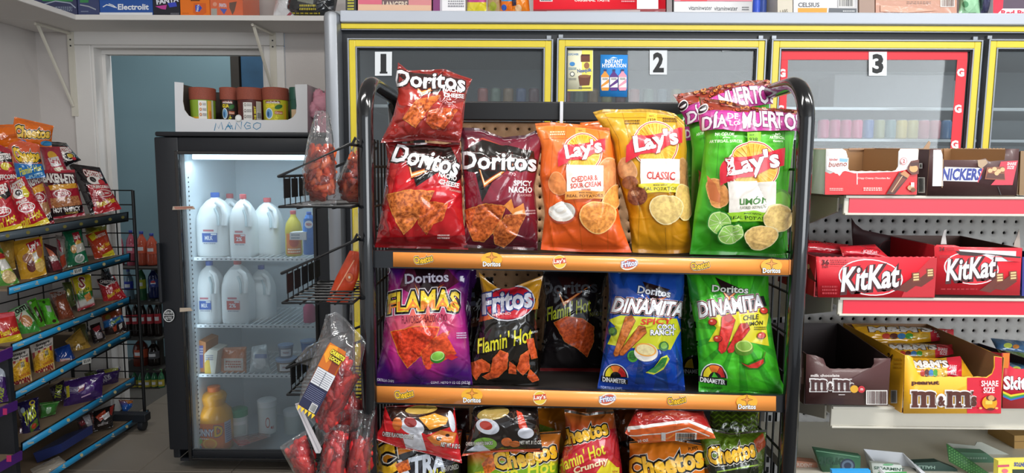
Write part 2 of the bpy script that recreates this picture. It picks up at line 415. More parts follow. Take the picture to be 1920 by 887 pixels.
def bag(name, label, cat, out, Yb, Yt, D, base, art=None, ref=None, group=None, yaw=0., nu=40, nv=54, seed=1, m=None,
        crease=1.0, seals=True, low=.12, film=None, seal_col=None, backm=True, parent=None, flat=1.0):
    rd = random.Random(seed); m = m or FILM; ref = ref or out
    bm_, tm_ = out.B(.5), out.T(.5)
    if not isinstance(Yb, Plane):
        pb, pt = P(bm_[0], bm_[1], Yb), P(tm_[0], tm_[1], Yt)
    h = np.array([math.cos(yaw), math.sin(yaw), 0]); n = np.cross(h, pt-pb); pl = Plane(pb, n); n = pl.n
    gu, gv = np.linspace(0, 1, nu+1), np.linspace(0, 1, nv+1); U, V_ = np.meshgrid(gu, gv, indexing='ij')
    xy = out.xy(U, V_).reshape(-1, 2)
    # slightly irregular edges
    base_p = pl.hit(xy[:, 0], xy[:, 1]).reshape(nu+1, nv+1, 3)
    q = np.clip((V_-.035)/.93, 0, 1); prof = np.sin(math.pi*q**(1+low*2))**.55
    side = (1-np.abs(2*U-1)**2.7)**.62; hgt = D*prof*side*flat
    W = np.zeros_like(hgt)
    for k in range(int(13*crease)):                    # folds running out of the seals
        top = rd.random() < .62; u0 = rd.random(); sl = rd.uniform(-.5, .5); wd = rd.uniform(.02, .05); ln = rd.uniform(.10, .28)
        dv = (1-V_) if top else V_; W += rd.choice([-1, 1, 1])*D*rd.uniform(.06, .13)*np.exp(-((U-u0-sl*dv)/wd)**2)*np.exp(-dv/ln)
    for k in range(int(20*crease)):                    # sharp creases over the belly
        u0, v0, a = rd.random(), rd.random(), rd.uniform(0, math.pi); s_ = (U-u0)*math.cos(a)+(V_-v0)*math.sin(a); d_ = -(U-u0)*math.sin(a)+(V_-v0)*math.cos(a)
        W += rd.choice([-1, 1])*D*rd.uniform(.05, .13)*np.exp(-np.abs(d_)/rd.uniform(.016, .04))*np.exp(-(s_/rd.uniform(.08, .28))**2)
    for k in range(5):                                  # side tucks
        v0 = rd.random(); lf = rd.random() < .5; du = U if lf else 1-U
        W += -D*rd.uniform(.08, .2)*np.exp(-((V_-v0-rd.uniform(-.3, .3)*du)/.03)**2)*np.exp(-du/.12)
    W *= np.clip(side*1.6, 0, 1)*np.clip(prof*1.4+.15, 0, 1)
    crimp = .0006*np.sin(V_*nv*math.pi)*((V_ < .03)+(V_ > .965))
    wob = D*.12*np.sin(U*math.pi*rd.uniform(2.2, 3.6)+rd.random()*6)*(np.exp(-(1-V_)/.1)+.6*np.exp(-V_/.08))
    bd = CAM-base_p.reshape(-1, 3).mean(0); bd = bd/np.linalg.norm(bd); bd = bd/max(.5, bd.dot(n))      # the belly bulges towards the aisle
    front = base_p+bd[None, None]*(hgt+W+crimp+wob+.0008)[..., None]
    bk = base_p+n[None, None]*(-.8*hgt+.5*W+wob-.0008)[..., None]
    dPu = np.gradient(front, axis=0); dPv = np.gradient(front, axis=1); N_ = np.cross(dPu, dPv); N_ /= np.linalg.norm(N_, axis=-1, keepdims=True)+1e-12
    if (N_@n).mean() < 0: N_ = -N_
    idx = np.arange((nu+1)*(nv+1)).reshape(nu+1, nv+1); a, b, c, d = idx[:-1, :-1].ravel(), idx[1:, :-1].ravel(), idx[1:, 1:].ravel(), idx[:-1, 1:].ravel()
    FT = np.concatenate([np.stack([a, b, c], 1), np.stack([a, c, d], 1)])
    VF = front.reshape(-1, 3); NF = N_.reshape(-1, 3)
    nn = np.cross(VF[FT[:, 1]]-VF[FT[:, 0]], VF[FT[:, 2]]-VF[FT[:, 0]])
    if (nn@n).mean() < 0: FT = FT[:, ::-1]
    if callable(base): ink = base(np.stack([U.ravel(), V_.ravel()], 1))
    else: ink = np.tile(lin(base), (len(VF), 1))
    # back surface (coarser)
    st = 2 if nu % 2 == 0 and nv % 2 == 0 else 1
    ib = np.arange(0, nu+1, st); jb = np.arange(0, nv+1, st); BK = bk[np.ix_(ib, jb)]; mu, mv = len(ib), len(jb)
    id2 = np.arange(mu*mv).reshape(mu, mv); a, b, c, d = id2[:-1, :-1].ravel(), id2[1:, :-1].ravel(), id2[1:, 1:].ravel(), id2[:-1, 1:].ravel()
    FB = np.stack([a, d, c, b], 1); VB = BK.reshape(-1, 3)
    if np.cross(VB[FB[:, 1]]-VB[FB[:, 0]], VB[FB[:, 2]]-VB[FB[:, 0]]).dot(n).mean() > 0: FB = FB[:, ::-1]
    rim = [idx[i, 0] for i in range(nu)]+[idx[nu, j] for j in range(nv)]+[idx[i, nv] for i in range(nu, 0, -1)]+[idx[0, j] for j in range(nv, 0, -1)]
    rb = [id2[i//st, 0] if i % st == 0 else None for i in range(nu)]+[id2[mu-1, j//st] if j % st == 0 else None for j in range(nv)]+\
         [id2[i//st, mv-1] if i % st == 0 else None for i in range(nu, 0, -1)]+[id2[0, j//st] if j % st == 0 else None for j in range(nv, 0, -1)]
    off = len(VF); RF_ = []; keys = [k for k in range(len(rim)) if rb[k] is not None]
    for q_, k in enumerate(keys):
        k2 = keys[(q_+1) % len(keys)]; seg = [rim[k]]; kk = k
        while kk != k2: kk = (kk+1) % len(rim); seg.append(rim[kk])
        RF_.append(tuple(seg)+(rb[k2]+off, rb[k]+off))
    Vall = [VF, VB]; inks = [ink, np.tile(ink.mean(0) if callable(base) else lin(base), (len(VB), 1))]
    nb = -np.tile(n, (len(VB), 1)); Nall = [NF, nb]
    Fq = [tuple(x) for x in FT]+[tuple(x+off for x in f) for f in FB]+RF_
    vcent = [V_.ravel()[f[0]] for f in FT]
    tot = off+len(VB); dec = []
    if art is not None:
        for k, (tri, cc) in enumerate(art.ops):
            p = tri.reshape(-1, 2); g = max(4., (ref.xy(1., .5)-ref.xy(0., .5))[0]/7)
            t2, c2 = split(tri/g, cc, 1, 0); t2, c2 = split(t2, c2, 0, 1); t2 = t2*g
            uv = ref.inv(t2.reshape(-1, 2)).reshape(-1, 3, 2)*np.array([nu, nv])
            uv, c2 = split(uv, c2, 1, 0); uv, c2 = split(uv, c2, 0, 1); uv, c2 = split(uv, c2, 1, -1)
            ce = uv.mean(1); ok = (ce[:, 0] > 0) & (ce[:, 0] < nu) & (ce[:, 1] > 0) & (ce[:, 1] < nv)
            ex = uv.max(1)-uv.min(1); ok &= (ex.max(1) < 1.01); uv = uv[ok]; c2 = c2[ok]; ce = ce[ok]
            if len(uv) == 0: continue
            ci = np.floor(ce).astype(int); i, j = ci[:, 0], ci[:, 1]; fr = ce-ci; lowt = fr[:, 0] >= fr[:, 1]
            fu = (uv[:, :, 0]-i[:, None])[..., None]; fv = (uv[:, :, 1]-j[:, None])[..., None]
            def ev(G):
                g00, g10, g11, g01 = G[i, j][:, None], G[i+1, j][:, None], G[i+1, j+1][:, None], G[i, j+1][:, None]
                return np.where(lowt[:, None, None], g00+fu*(g10-g00)+fv*(g11-g10), g00+fv*(g01-g00)+fu*(g11-g01))
            pp = ev(front); n3 = ev(N_); n3 /= np.linalg.norm(n3, axis=-1, keepdims=True)
            pp = pp+n3*(.00012+.00005*k); T = pp.reshape(-1, 3); nt = len(T)//3; ii = np.arange(len(T)).reshape(-1, 3)
            fn = np.cross(T[ii[:, 1]]-T[ii[:, 0]], T[ii[:, 2]]-T[ii[:, 0]]); fl = fn@n < 0; ii[fl] = ii[fl][:, ::-1]
            Vall.append(T); Nall.append(n3.reshape(-1, 3)); inks.append(c2.reshape(-1, 4)); Fq += [tuple(x) for x in ii+tot]; tot += len(T)
    V3 = np.concatenate(Vall); I3 = np.concatenate(inks); N3 = np.concatenate(Nall)
    root = pl.one(bm_[0], bm_[1])
    if film is not None: m = film
    o = meshobj(name, V3, Fq, m, parent, ink=I3, loc=root, normals=N3)
    setp(o, label, cat, group)
    return o, (front, bk, n)
# ================================================================== THE SETTING
def struct(name, mb, m, parent=None): 
    o = mb.build(name, m, parent); 
    if parent is None: o['kind'] = 'structure'
    return o
YB, XL = 3.37, -2.44                                   # back wall and left wall
DX0, DX1, DZ = P(190, 300, YB)[0], P(500, 300, YB)[0], P(300, 86, YB)[2]
# floor slab and its tiles
struct('floor', MB().box((-5, -4, -.05), (5, 6, -.004)), mat('grout', '#57534d', .85))
FLOOR = bpy.data.objects['floor']; tile_m = mat('beige_floor_tile', '#82796e', .35, var=.1, scale=5)
tv = [(-.2, -.2, -.004), (.2, -.2, -.004), (.2, .2, -.004), (-.2, .2, -.004), (-.197, -.197, 0), (.197, -.197, 0), (.197, .197, 0), (-.197, .197, 0)]
tme = bpy.data.meshes.new('floor_tile'); tme.from_pydata(tv, [], [(4, 5, 6, 7), (0, 1, 5, 4), (1, 2, 6, 5), (2, 3, 7, 6), (3, 0, 4, 7)]); tme.materials.append(tile_m)
for i in range(6):
    for j in range(10):
        x, y = -2.24+.402*i, .9+.402*j
        if y > YB-.2 and (x < DX0+.15 or x > DX1): continue
        t = bpy.data.objects.new('floor_tile', tme); t.location = (x, y, 0); link(t, FLOOR)
struct('wall_left', MB().box((XL-.1, -2.5, 0), (XL, YB+.1, 2.9)), WALL)
struct('wall_back', MB().box((XL-.1, YB, 0), (DX0-.11, YB+.12, 2.9)).box((DX1+.11, YB, 0), (4.2, YB+.12, 2.9)).box((DX0-.11, YB, DZ+.1), (DX1+.11, YB+.12, 2.9)), WALL)
struct('ceiling', MB().box((XL-.1, -3, 2.9), (4.2, 6, 3.0)), mat('ceiling_paint', '#dedbd6', .9))
struct('wall_inner', MB().box((-3.4, 4.35, 0), (-.2, 4.45, 2.9)).box((-3.4, YB+.12, 0), (-3.3, 4.35, 2.9)), TEAL)
area('back_room_fill', (-1.6, 3.9, 2.85), (-1.7, 4.1, 0), .5, .3, 15, (.95, .98, 1.0))  # unseen fill light, added to brighten the teal room
# door casing, jambs and stop
mb = MB()
for x in (DX0-.11, DX1+.01): mb.box((x, YB-.022, 0), (x+.1, YB, DZ-.001), .004)
mb.box((DX0-.11, YB-.022, DZ), (DX1+.11, YB, DZ+.1), .004)
struct('trim_1', mb, WHITE)
mb = MB()
mb.box((DX0-.012, YB-.01, 0), (DX0+.0, YB+.13, DZ)); mb.box((DX1, YB-.01, 0), (DX1+.012, YB+.13, DZ)); mb.box((DX0+.0003, YB-.01, DZ-.012), (DX1-.0003, YB+.13, DZ-.0003))
mb.box((DX0+.0005, YB+.05, 0), (DX0+.02, YB+.09, DZ-.036)); mb.box((DX0+.0005, YB+.05, DZ-.035), (DX1-.0005, YB+.09, DZ-.0125))
struct('trim_2', mb, WHITE)
# ------------------------------------------------------------------ wall shelves on brackets
def ray_y(px, py, x):                                    # depth where the ray meets the plane X = x
    return Plane((x, 1, 0), (1, 0, 0)).one(px, py)
ZS = P(350, 38, 3.08)[2]
def shelf_board(name, a, b, label):
    o = MB().box(a, b, .003).build(name, WHITE, loc=((a[0]+b[0])/2, (a[1]+b[1])/2, a[2])); return setp(o, label, 'shelf')
shelf_board('wall_shelf', (XL+.002, 3.08, ZS), (-.72, YB-.002, ZS+.024), 'white painted board shelf above the doorway on back wall')
sxl = P(142, 30, 3.08)[0]
shelf_board('wall_shelf', (XL+.002, .9, ZS), (sxl, 3.078, ZS+.024), 'white painted board shelf running along the left wall, upper left corner')
def bracket(x, label, knee):
    e = empty('shelf_bracket', (x, YB, knee), label, 'bracket')
    MB().box((x-.016, YB-.026, knee-.05), (x+.016, YB-.0225, ZS-.002)).build('wall_rail', CREAM, e)
    MB().tube([(x, YB-.03, ZS-.01), (x-.01, 3.12, ZS-.01)], .007, 6).build('shelf_arm', CREAM, e)
    MB().tube([(x-.012, 3.14, ZS-.012), (x-.004, YB-.03, knee)], .008, 6).build('brace', CREAM, e)
    for dz in (.04, .07): 
        s = MB().lathe([(.004, -.001), (.004, .001)], (0, 0, 0), 8); s.V = [(v[0]+x, YB-.0275+v[2], ZS-dz+v[1]) for v in s.V]; s.build('screw', BLKM, e)
# screws and knees
bracket(P(143, 150, YB)[0], 'slim white bracket left of the doorway holding up the corner shelf', P(146, 200, YB)[2])
bracket(P(517, 150, YB)[0], 'slim white bracket right of the doorway above the tray of spice jars', P(517, 175, YB)[2])
# ------------------------------------------------------------------ dark racking seen inside the doorway
e = empty('storage_rack', (-1.55, 4.1, 0), 'dark storage racking with blue bundles behind the doorway, upper right of opening', 'rack')
xr = P(455, 150, 4.1)[0]
MB().box((xr-.03, 4.0, 0), (xr+.02, 4.3, 2.1)).box((xr+.02, 4.05, 0), (-.9, 4.3, 1.75)).build('upright', mat('rack_brown', '#3b352f', .7), e)
MB().box((xr+.03, 4.0, 1.755), (-1.2, 4.25, 2.2), .01).build('bundle', mat('blue_bundle', '#2f5878', .6, var=.35, scale=9), e)

# ================================================================== WALK-IN COOLER WITH GLASS DOORS
YC = 2.18
cool = empty('glass_door_cooler', (0.6, YC, 0), 'walk-in cooler with numbered glass doors in yellow trim behind the snack rack', 'cooler')
zt = lambda y: P(1100, y, YC)[2]
x0c = P(641, 200, YC)[0]; x1c = 2.75
# end post
pa, pb_ = P(613, 300, YC-.03)[0], P(642, 300, YC-.03)[0]
mb = MB(); mb.box((pa, YC-.05, 0), (pb_, YC+.10, P(630, 20, YC-.03)[2]), .02)
autosmooth(mb.build('end_post', ALU, cool))
MB().box((pb_+.001, YC-.03, zt(47)), (x1c, YC+.012, zt(25)), .004).build('top_rail', mat('pale_painted_rail', '#b4bac4', .5, .15, var=.05, scale=4), cool)
MB().box((pb_+.001, YC-.02, zt(58)), (x1c, YC+.012, zt(48)), .002).build('trim_band', YEL, cool)
MB().box((pb_+.001, YC-.018, zt(60.5)), (x1c, YC+.012, zt(58.3)), .001).box((pb_+.001, YC-.018, zt(47.8)), (x1c, YC+.012, zt(46.9))).build('metal_edge', ALU, cool)
MB().box((pb_+.001, YC-.002, zt(73)), (x1c, YC+.02, zt(60.6))).box((pb_+.001, YC-.002, .02), (pb_+.022, YC+.02, zt(73))).build('header_gasket', BLKM, cool)
MB().box((pa, YC+.021, .0), (pb_, YC+1.0, zt(20))).build('side_panel', mat('cooler_shell', '#8a8d90', .5, .3), cool)
lin_m = mat('cooler_liner', '#7b8386', .6, var=.05)
MB().box((pb_, YC+.95, 0), (x1c, YC+1.0, zt(24))).box((pb_+.001, YC+.021, zt(50)), (x1c, YC+.95, zt(30))).box((x1c, YC, 0), (x1c+.05, YC+1, zt(24))).build('cabinet_liner', lin_m, cool)
for k, (zz) in enumerate((zt(188), zt(330), zt(480))):
    MB().box((pb_+.03, YC+.18, zz-.012), (x1c-.01, YC+.62, zz), .002).build('cooler_shelf', mat('cooler_shelf_wire', '#b9bcbe', .4, .4), cool)
door_px = [(655, 1036.5), (1043.5, 1432), (1441, 1832.5), (1843, 2235)]
for di, (a, b) in enumerate(door_px):
    xa, xb = P(a, 76, YC)[0], P(b, 76, YC)[0]; z1 = P((a+b)/2, 72 if di < 2 else 74, YC-.03)[2]; z0 = .12
    fr = MB().box((xa, YC-.03, z0), (xb, YC-.004, z1)).build('_t', YEL); bpy.data.objects.remove(fr)
    def ring(y0, y1, i0, i1, m, nm, par, bev=.002):
        m_ = MB()
        m_.box((xa+i0, y0, z0+i0), (xa+i1, y1, z1-i0), bev); m_.box((xb-i1, y0, z0+i0), (xb-i0, y1, z1-i0), bev)
        m_.box((xa+i1-.0005, y0, z1-i1), (xb-i1+.0005, y1, z1-i0), bev); m_.box((xa+i1-.0005, y0, z0+i0), (xb-i1+.0005, y1, z0+i1), bev)
        return m_.build(nm, m, par)
    dr = ring(YC-.028, YC-.006, .0055, .026, YEL, 'cooler_door', cool)
    ring(YC-.030, YC-.005, 0, .0052, ALU, 'metal_edge', dr, .001); ring(YC-.030, YC-.005, .0262, .031, ALU, 'metal_edge', dr, .001)
    ring(YC-.024, YC-.005, .0312, .035, BLKM, 'gasket', dr, .001)
    MB().box((xa+.034, YC-.018, z0+.034), (xb-.034, YC-.014, z1-.034)).build('glass_pane', GLASS, dr)
    MB().box((xb-.02, YC-.01, z1+.004), (xb-.006, YC+.005, z1+.014)).build('hinge', ALU, dr)
    if di: MB().box((xa+.006, YC-.012, z1+.004), (xa+.02, YC+.005, z1+.014)).build('hinge', ALU, dr)
    MB().box((xa-.012, YC-.003, z0), (xa-.001, YC+.02, z1+.01)).build('mullion', BLKM, cool)
DOORS = [o for o in cool.children if o.name.startswith('cooler_door')]
gp = ypl(YC-.0195)                                    # outer face of the glass
def sign(num, x0, y0, x1, y1, par, rot=0):
    A = Art().txt(num, (x0+x1)/2, (y0+y1)/2, (x1-x0)*(.62 if num != '1' else .34), (y1-y0)*.82, '#16181a', b=.07)
    if num == '1': A.rect((x0+x1)/2-7, y1-7.5, (x0+x1)/2+7.5, y1-4, '#16181a')
    panel('number_sign', [(x0, y0), (x1, y0-0), (x1-.5, y1), (x0, y1)], ypl(YC-.0215), .0007, '#dfe3e6', PAPER, par, A)
sign('1', 703, 97, 735, 142, DOORS[0]); sign('2', 1218, 94, 1251, 140, DOORS[1])
sign('3', 1629, 97, 1663, 142, DOORS[2])
A = Art().rect(1091, 94, 1111, 170, '#f3e96a').rect(1064, 168, 1111, 170.5, '#e9dc50')
A.txt('EXPOWER', 1075, 102, 20, 4, '#3a78b8', b=.02).txt('Nesquik', 1096, 133, 27, 9, '#2a62b4', b=.05, rot=6, ol=[(.1, '#e9d23c')])
A.poly([(1084, 143), (1108, 141), (1105, 160), (1087, 161)], '#6a3b28').ell(1096, 143, 11, 3, '#8a5a3c').ell(1100, 123, 5, 6, '#9c6a48')
A.rect(1089, 104, 1106, 116, '#6b3a2a').rect(1090, 102, 1106, 105, '#4a241c').ell(1073, 120, 5, 4, '#3a88c6').ell(1073, 139, 4.5, 4.5, '#555b60').ell(1073, 139, 3, 3, '#f5f3dc')
A.fine(1066, 126, 1081, 131, 2, '#7799aa').fine(1066, 146, 1081, 150, 2, '#888888').fine(1086, 163, 1108, 167, 1, '#555533')
panel('poster', [(1062, 94), (1112, 93), (1112, 171), (1062, 172)], gp, .0006, '#f4f1d2', PAPER, DOORS[1], A)
A = Art().txt('INSTANT', 1151, 115, 33, 7.5, '#ffffff', b=.05).txt('HYDRATION', 1151.5, 123, 45, 7.5, '#ffffff', b=.05)
A.poly([(1143, 110), (1150, 106.5), (1158, 109), (1152, 109.5)], '#dff0ff')
for i, c in enumerate(('#e79a3a', '#5b2d82', '#ee9fb4')):
    x = 1134.5+i*16.3; A.poly([(x-2.5, 131), (x+2.5, 131), (x+2.5, 136), (x+7.5, 142), (x+7.5, 166), (x+6, 170), (x-6, 170), (x-7.5, 166), (x-7.5, 142), (x-2.5, 136)], c)
    A.rect(x-2.8, 130, x+2.8, 134, '#2a3a70').rect(x-7.3, 145, x+7.3, 164, '#f2efe8').poly([(x-7.3, 160), (x+7.3, 148), (x+7.3, 155), (x-7.3, 164)], c).fine(x-5, 146, x+5, 150, 2, '#334')
panel('poster', [(1126, 102.5), (1177, 103), (1176, 182), (1125, 181)], gp, .0006, '#2f8fe0', PAPER, DOORS[1], A)
A = Art(); panel('sticker', [(1353, 90), (1392, 90), (1380, 94), (1354, 97)], gp, .0005, '#cfd3d6', PAPER, DOORS[1])
# red vinyl border on door 3 with white G letters
for k, poly in enumerate([[(1458, 92), (1814, 94), (1814, 112), (1477, 112), (1458, 112)], [(1459, 112.2), (1477.5, 112.2), (1470, 330), (1452, 330)], [(1795, 112.2), (1814, 112.2), (1797, 330), (1778, 330)]]):
    A = Art()
    if k == 1:
        for y, x in ((137, 1466), (205, 1463), (275, 1461)): A.txt('G', x, y, 13.5, 15.5, '#ffffff', b=.09)
    if k == 2:
        for y, x in ((136, 1801), (204, 1796), (271, 1790)): A.txt('G', x, y, 13.5, 15.5, '#ffffff', b=.09)
    panel('vinyl_border', poly, gp, .0004, '#e0303c', PAPER, DOORS[2], A)
area('cooler_tube_lamp', (.2, YC+.1, zt(72)), (.2, YC+.5, .9), 1.6, .05, .5, (.92, .97, 1.0))
area('cooler_tube_lamp', (1.9, YC+.1, zt(72)), (1.9, YC+.5, .9), 1.4, .05, 1.3, (.92, .97, 1.0))

# ================================================================== REACH-IN MILK FRIDGE
YF = 2.70
fr = empty('glass_door_fridge', (P(465, 887, YF)[0], YF+.3, 0), 'black upright glass-door fridge with milk jugs, left of the cooler', 'fridge')
fx0, fx1 = P(303, 560, YF)[0], P(627, 560, YF)[0]; gx0, gx1 = P(347, 560, YF)[0], P(591, 560, YF)[0]
fz1 = P(460, 257, YF)[2]; gz1, gz0 = P(460, 290, YF)[2], P(470, 859, YF)[2]; FD = .58
MB().box((fx0, YF+.03, .05), (fx0+.03, YF+FD, fz1), .006).box((fx1-.03, YF+.03, .05), (fx1, YF+FD, fz1), .006).box((fx0+.03, YF+.03, fz1-.03), (fx1-.03, YF+FD, fz1)).box((fx0+.03, YF+.03, .05), (fx1-.03, YF+FD, gz0-.03)).box((fx0+.03, YF+FD-.03, .05), (fx1-.03, YF+FD, fz1)).build('cabinet', BLKM, fr)
autosmooth(MB().box((fx0+.01, YF-.01, fz1+.001), (fx1-.01, YF+FD-.05, fz1+.02), .006).build('top_cap', BLKM, fr))
liner = mat('fridge_liner', '#cdd8dd', .5, var=.03)
MB().box((gx0-.01, YF+.04, gz0-.02), (gx0+.004, YF+FD-.04, gz1+.02)).box((gx1+.02, YF+.04, gz0-.02), (gx1+.034, YF+FD-.04, gz1+.02)).box((gx0, YF+FD-.05, gz0-.02), (gx1+.02, YF+FD-.04, gz1+.02)).box((gx0, YF+.04, gz1+.004), (gx1+.02, YF+FD-.04, gz1+.02)).box((gx0, YF+.04, gz0-.028), (gx1+.02, YF+FD-.04, gz0-.012)).build('liner', liner, fr)
dm = MB().box((fx0, YF, .10), (gx0, YF+.026, fz1-.002), .006).box((gx1, YF, .10), (fx1, YF+.026, fz1-.002), .006).box((gx0-.002, YF, gz1), (gx1+.002, YF+.026, fz1-.002), .006).box((gx0-.002, YF, .10), (gx1+.002, YF+.026, gz0), .006)
fdoor = autosmooth(dm.build('fridge_door', BLKM, fr))
MB().box((gx0-.014, YF-.006, gz0-.014), (gx0, YF+.001, gz1+.014), .002).box((gx1, YF-.006, gz0-.014), (gx1+.014, YF+.001, gz1+.014), .002).box((gx0, YF-.006, gz1), (gx1, YF+.001, gz1+.014), .002).box((gx0, YF-.006, gz0-.014), (gx1, YF+.001, gz0), .002).build('door_bead', BLACK, fdoor)
MB().box((gx0-.003, YF+.008, gz0-.003), (gx1+.003, YF+.012, gz1+.003)).build('glass_pane', FGLASS, fdoor)
MB().box((fx0+.004, YF-.03, .75), (fx0+.018, YF-.0065, 1.0), .004).build('door_handle', BLKM, fdoor)
pf = ypl(YF-.007)
panel('price_tag', [(324, 387), (362, 386.5), (366, 392.5), (323, 393.5)], pf, .002, '#c9b6a6', PAPER, fdoor, Art().rect(327, 388, 361, 389.5, '#b05040').rect(328, 391, 350, 392, '#b05040'))
panel('price_tag', [(337, 577.5), (357, 577), (361, 583), (337, 585)], pf, .002, '#cbbba8', PAPER, fdoor)
A = Art().ell(316.5, 592, 10.5, 12, '#d5d8da').ell(316.5, 592, 9, 10.5, '#15171c').txt('SERVE', 316.5, 586.5, 14, 5, '#d5d8da', b=.03).txt('RITE', 316.5, 597, 12, 6, '#d5d8da', b=.03).rect(307, 591, 326, 592.2, '#d5d8da')
panel('door_badge', [(316.5+11*math.cos(k*math.pi/8), 592-12.5*math.sin(k*math.pi/8)) for k in range(16)], pf, .001, '#15171c', PAPER, fdoor, A)
YFS = YF+.075                                           # front edge of the fridge shelves
FSZ = [P(470, y, YFS)[2] for y in (484, 610, 703)]
shm = mat('fridge_shelf_white', '#e6eef2', .4)
for z in FSZ:
    s = MB().box((gx0+.006, YFS, z-.012), (gx1+.018, YFS+.006, z+.002))
    for k in range(22): 
        x = gx0+.01+(gx1-gx0)*k/22; s.box((x, YFS+.006, z-.004), (x+.004, YFS+.38, z-.0005))
    s.box((gx0+.006, YFS+.37, z-.008), (gx1+.018, YFS+.38, z-.0005)); o = s.build('fridge_shelf', shm, fr)
    s = MB()
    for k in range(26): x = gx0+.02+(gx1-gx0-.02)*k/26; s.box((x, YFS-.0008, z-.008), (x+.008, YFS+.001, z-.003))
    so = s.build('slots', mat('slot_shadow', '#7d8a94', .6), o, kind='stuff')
for x in (gx0+.0045, gx1+.0185):
    s = MB()
    for k in range(60): z = gz0+.04+(gz1-gz0-.12)*k/60; s.box((x, YF+.06, z), (x+.001, YF+.066, z+.007))
    s.build('slot_strip', BLKM, fr, kind='stuff')
MB().box((gx0+.03, YF+.05, gz1-.020), (gx1-.02, YF+.09, gz1+.002), .004).build('lamp_cover', glow('fridge_lamp_glow', '#d8f2ff', 2.6), fr)
area('fridge_lamp', ((gx0+gx1)/2, YF+.07, gz1-.024), ((gx0+gx1)/2, YF+.2, 0), .5, .05, 1.05, (.80, .93, 1.0))
area('fridge_lamp', (gx0+.02, YF+.05, (gz0+gz1)/2), ((gx0+gx1)/2, YF+.4, (gz0+gz1)/2),   .03, 1.0, .2, (.80, .93, 1.0))

# ================================================================== GONDOLA WITH PEGBOARD BACK
YP = 1.50; YG = 1.2
gon = empty('gondola_shelving', (1.0, YP, 0), 'cream metal gondola shelving with pegboard back, right of the snack rack', 'shelving')
def pegboard(name, x0, x1, z0, z1, y, m, parent, hx, hz, pitch=.0254, r=.0042):
    """sheet with real round holes; (hx,hz) is the centre of one hole"""
    x0 = hx-pitch/2-round((hx-pitch/2-x0)/pitch)*pitch; z0 = hz-pitch/2-round((hz-pitch/2-z0)/pitch)*pitch
    nx, nz = int((x1-x0)/pitch), int((z1-z0)/pitch); V = []; F = []; h = pitch/2
    ring8 = [(math.cos(math.pi*k/4+math.pi/8)*r, math.sin(math.pi*k/4+math.pi/8)*r) for k in range(8)]
    sq = [(h, h*.41), (h*.41, h), (-h*.41, h), (-h, h*.41), (-h, -h*.41), (-h*.41, -h), (h*.41, -h), (h, -h*.41)]
    cor = [(h, h), (-h, h), (-h, -h), (h, -h)]
    for i in range(nx):
        for j in range(nz):
            cx, cz = x0+(i+.5)*pitch, z0+(j+.5)*pitch; b = len(V)
            V += [(cx+a, y, cz+c) for a, c in ring8]+[(cx+a, y, cz+c) for a, c in sq]+[(cx+a, y, cz+c) for a, c in cor]+[(cx+a, y+.005, cz+c) for a, c in ring8]
            for k in range(8): F += [(b+k, b+(k+1) % 8, b+8+(k+1) % 8, b+8+k)[::-1], (b+20+k, b+20+(k+1) % 8, b+(k+1) % 8, b+k)]
            F += [(b+8, b+16, b+9), (b+10, b+17, b+11), (b+12, b+18, b+13), (b+14, b+19, b+15)]
    me = meshobj(name, V, F, m, parent); b = bmesh.new(); b.from_mesh(me.data); bmesh.ops.remove_doubles(b, verts=b.verts, dist=1e-5); bmesh.ops.recalc_face_normals(b, faces=b.faces); b.to_mesh(me.data); b.free(); return me
hp = P(1506, 815, YP); gxl = P(1452, 800, YP)[0]; gtop = P(1700, 302, YP)[2]
pegboard('pegboard_panel', gxl, 2.0, .2, gtop, YP, GREYP, gon, hp[0], hp[2])
MB().box((gxl, YP+.008, .1), (2.0, YP+.02, gtop)).build('back_sheet', DARK, gon)  # dark sheet added so the peg holes look shaded
MB().box((gxl-.01, YP-.002, gtop-.002), (2.0, YP+.03, gtop+.02), .002).build('top_cap', CREAM, gon)
up = MB(); ux0, ux1 = P(1431, 815, YP)[0], P(1450, 815, YP)[0]
up.box((ux0, YP-.004, 0), (ux1, YP+.03, gtop+.02)); up.build('upright', GREYP, gon)
s = MB()
for k in range(40): z = .35+k*.0254; s.box(((ux0+ux1)/2-.003, YP-.0055, z), ((ux0+ux1)/2+.003, YP-.0035, z+.014))
s.build('upright_slots', DARK, gon, kind='stuff')  # dark blocks painting the shade inside the slots
SHELF_Z = []
for k, (xl, yt, ybm, red) in enumerate([(1580, 368, 404, 1), (1569, 558, 592, 1), (1556, 762, 801, 0)]):
    a = P(xl, yt, YG); z1 = P(1750, yt, YG)[2]; z0 = P(1750, ybm, YG)[2]; SHELF_Z.append(z1)
    sh = MB().box((a[0], YG+.001, z1-.016), (2.0, YP-.001, z1), .001).build('gondola_shelf', CREAM, gon)
    MB().box((a[0], YG-.006, z0), (2.0, YG, z1+.001), .002).build('front_channel', CREAM, sh)
    MB().box((a[0]+.001, YG-.010, z0), (2.0, YG-.0062, z0+.004), .001).box((a[0]+.001, YG-.010, z1-.004), (2.0, YG-.0062, z1+.001), .001).build('channel_lip', CREAM, sh)
    if red: MB().box((a[0]+.009, YG-.0075, z0+.0045), (2.0, YG-.0061, z1-.0045)).build('price_insert', mat('red_price_insert', '#ee2f45', .35, var=.04), sh)
    br = MB().add([(a[0]-.004, YG+.01, z1-.004), (a[0]-.004, YP, z1-.004), (a[0]-.004, YP, z1-.11), (a[0]-.004, YG+.01, z1-.03), (a[0]-.001, YG+.01, z1-.004), (a[0]-.001, YP, z1-.004), (a[0]-.001, YP, z1-.11), (a[0]-.001, YG+.01, z1-.03)],
        [(0, 1, 2, 3), (7, 6, 5, 4), (0, 4, 5, 1), (1, 5, 6, 2), (2, 6, 7, 3), (3, 7, 4, 0)]).build('shelf_bracket', CREAM, sh)
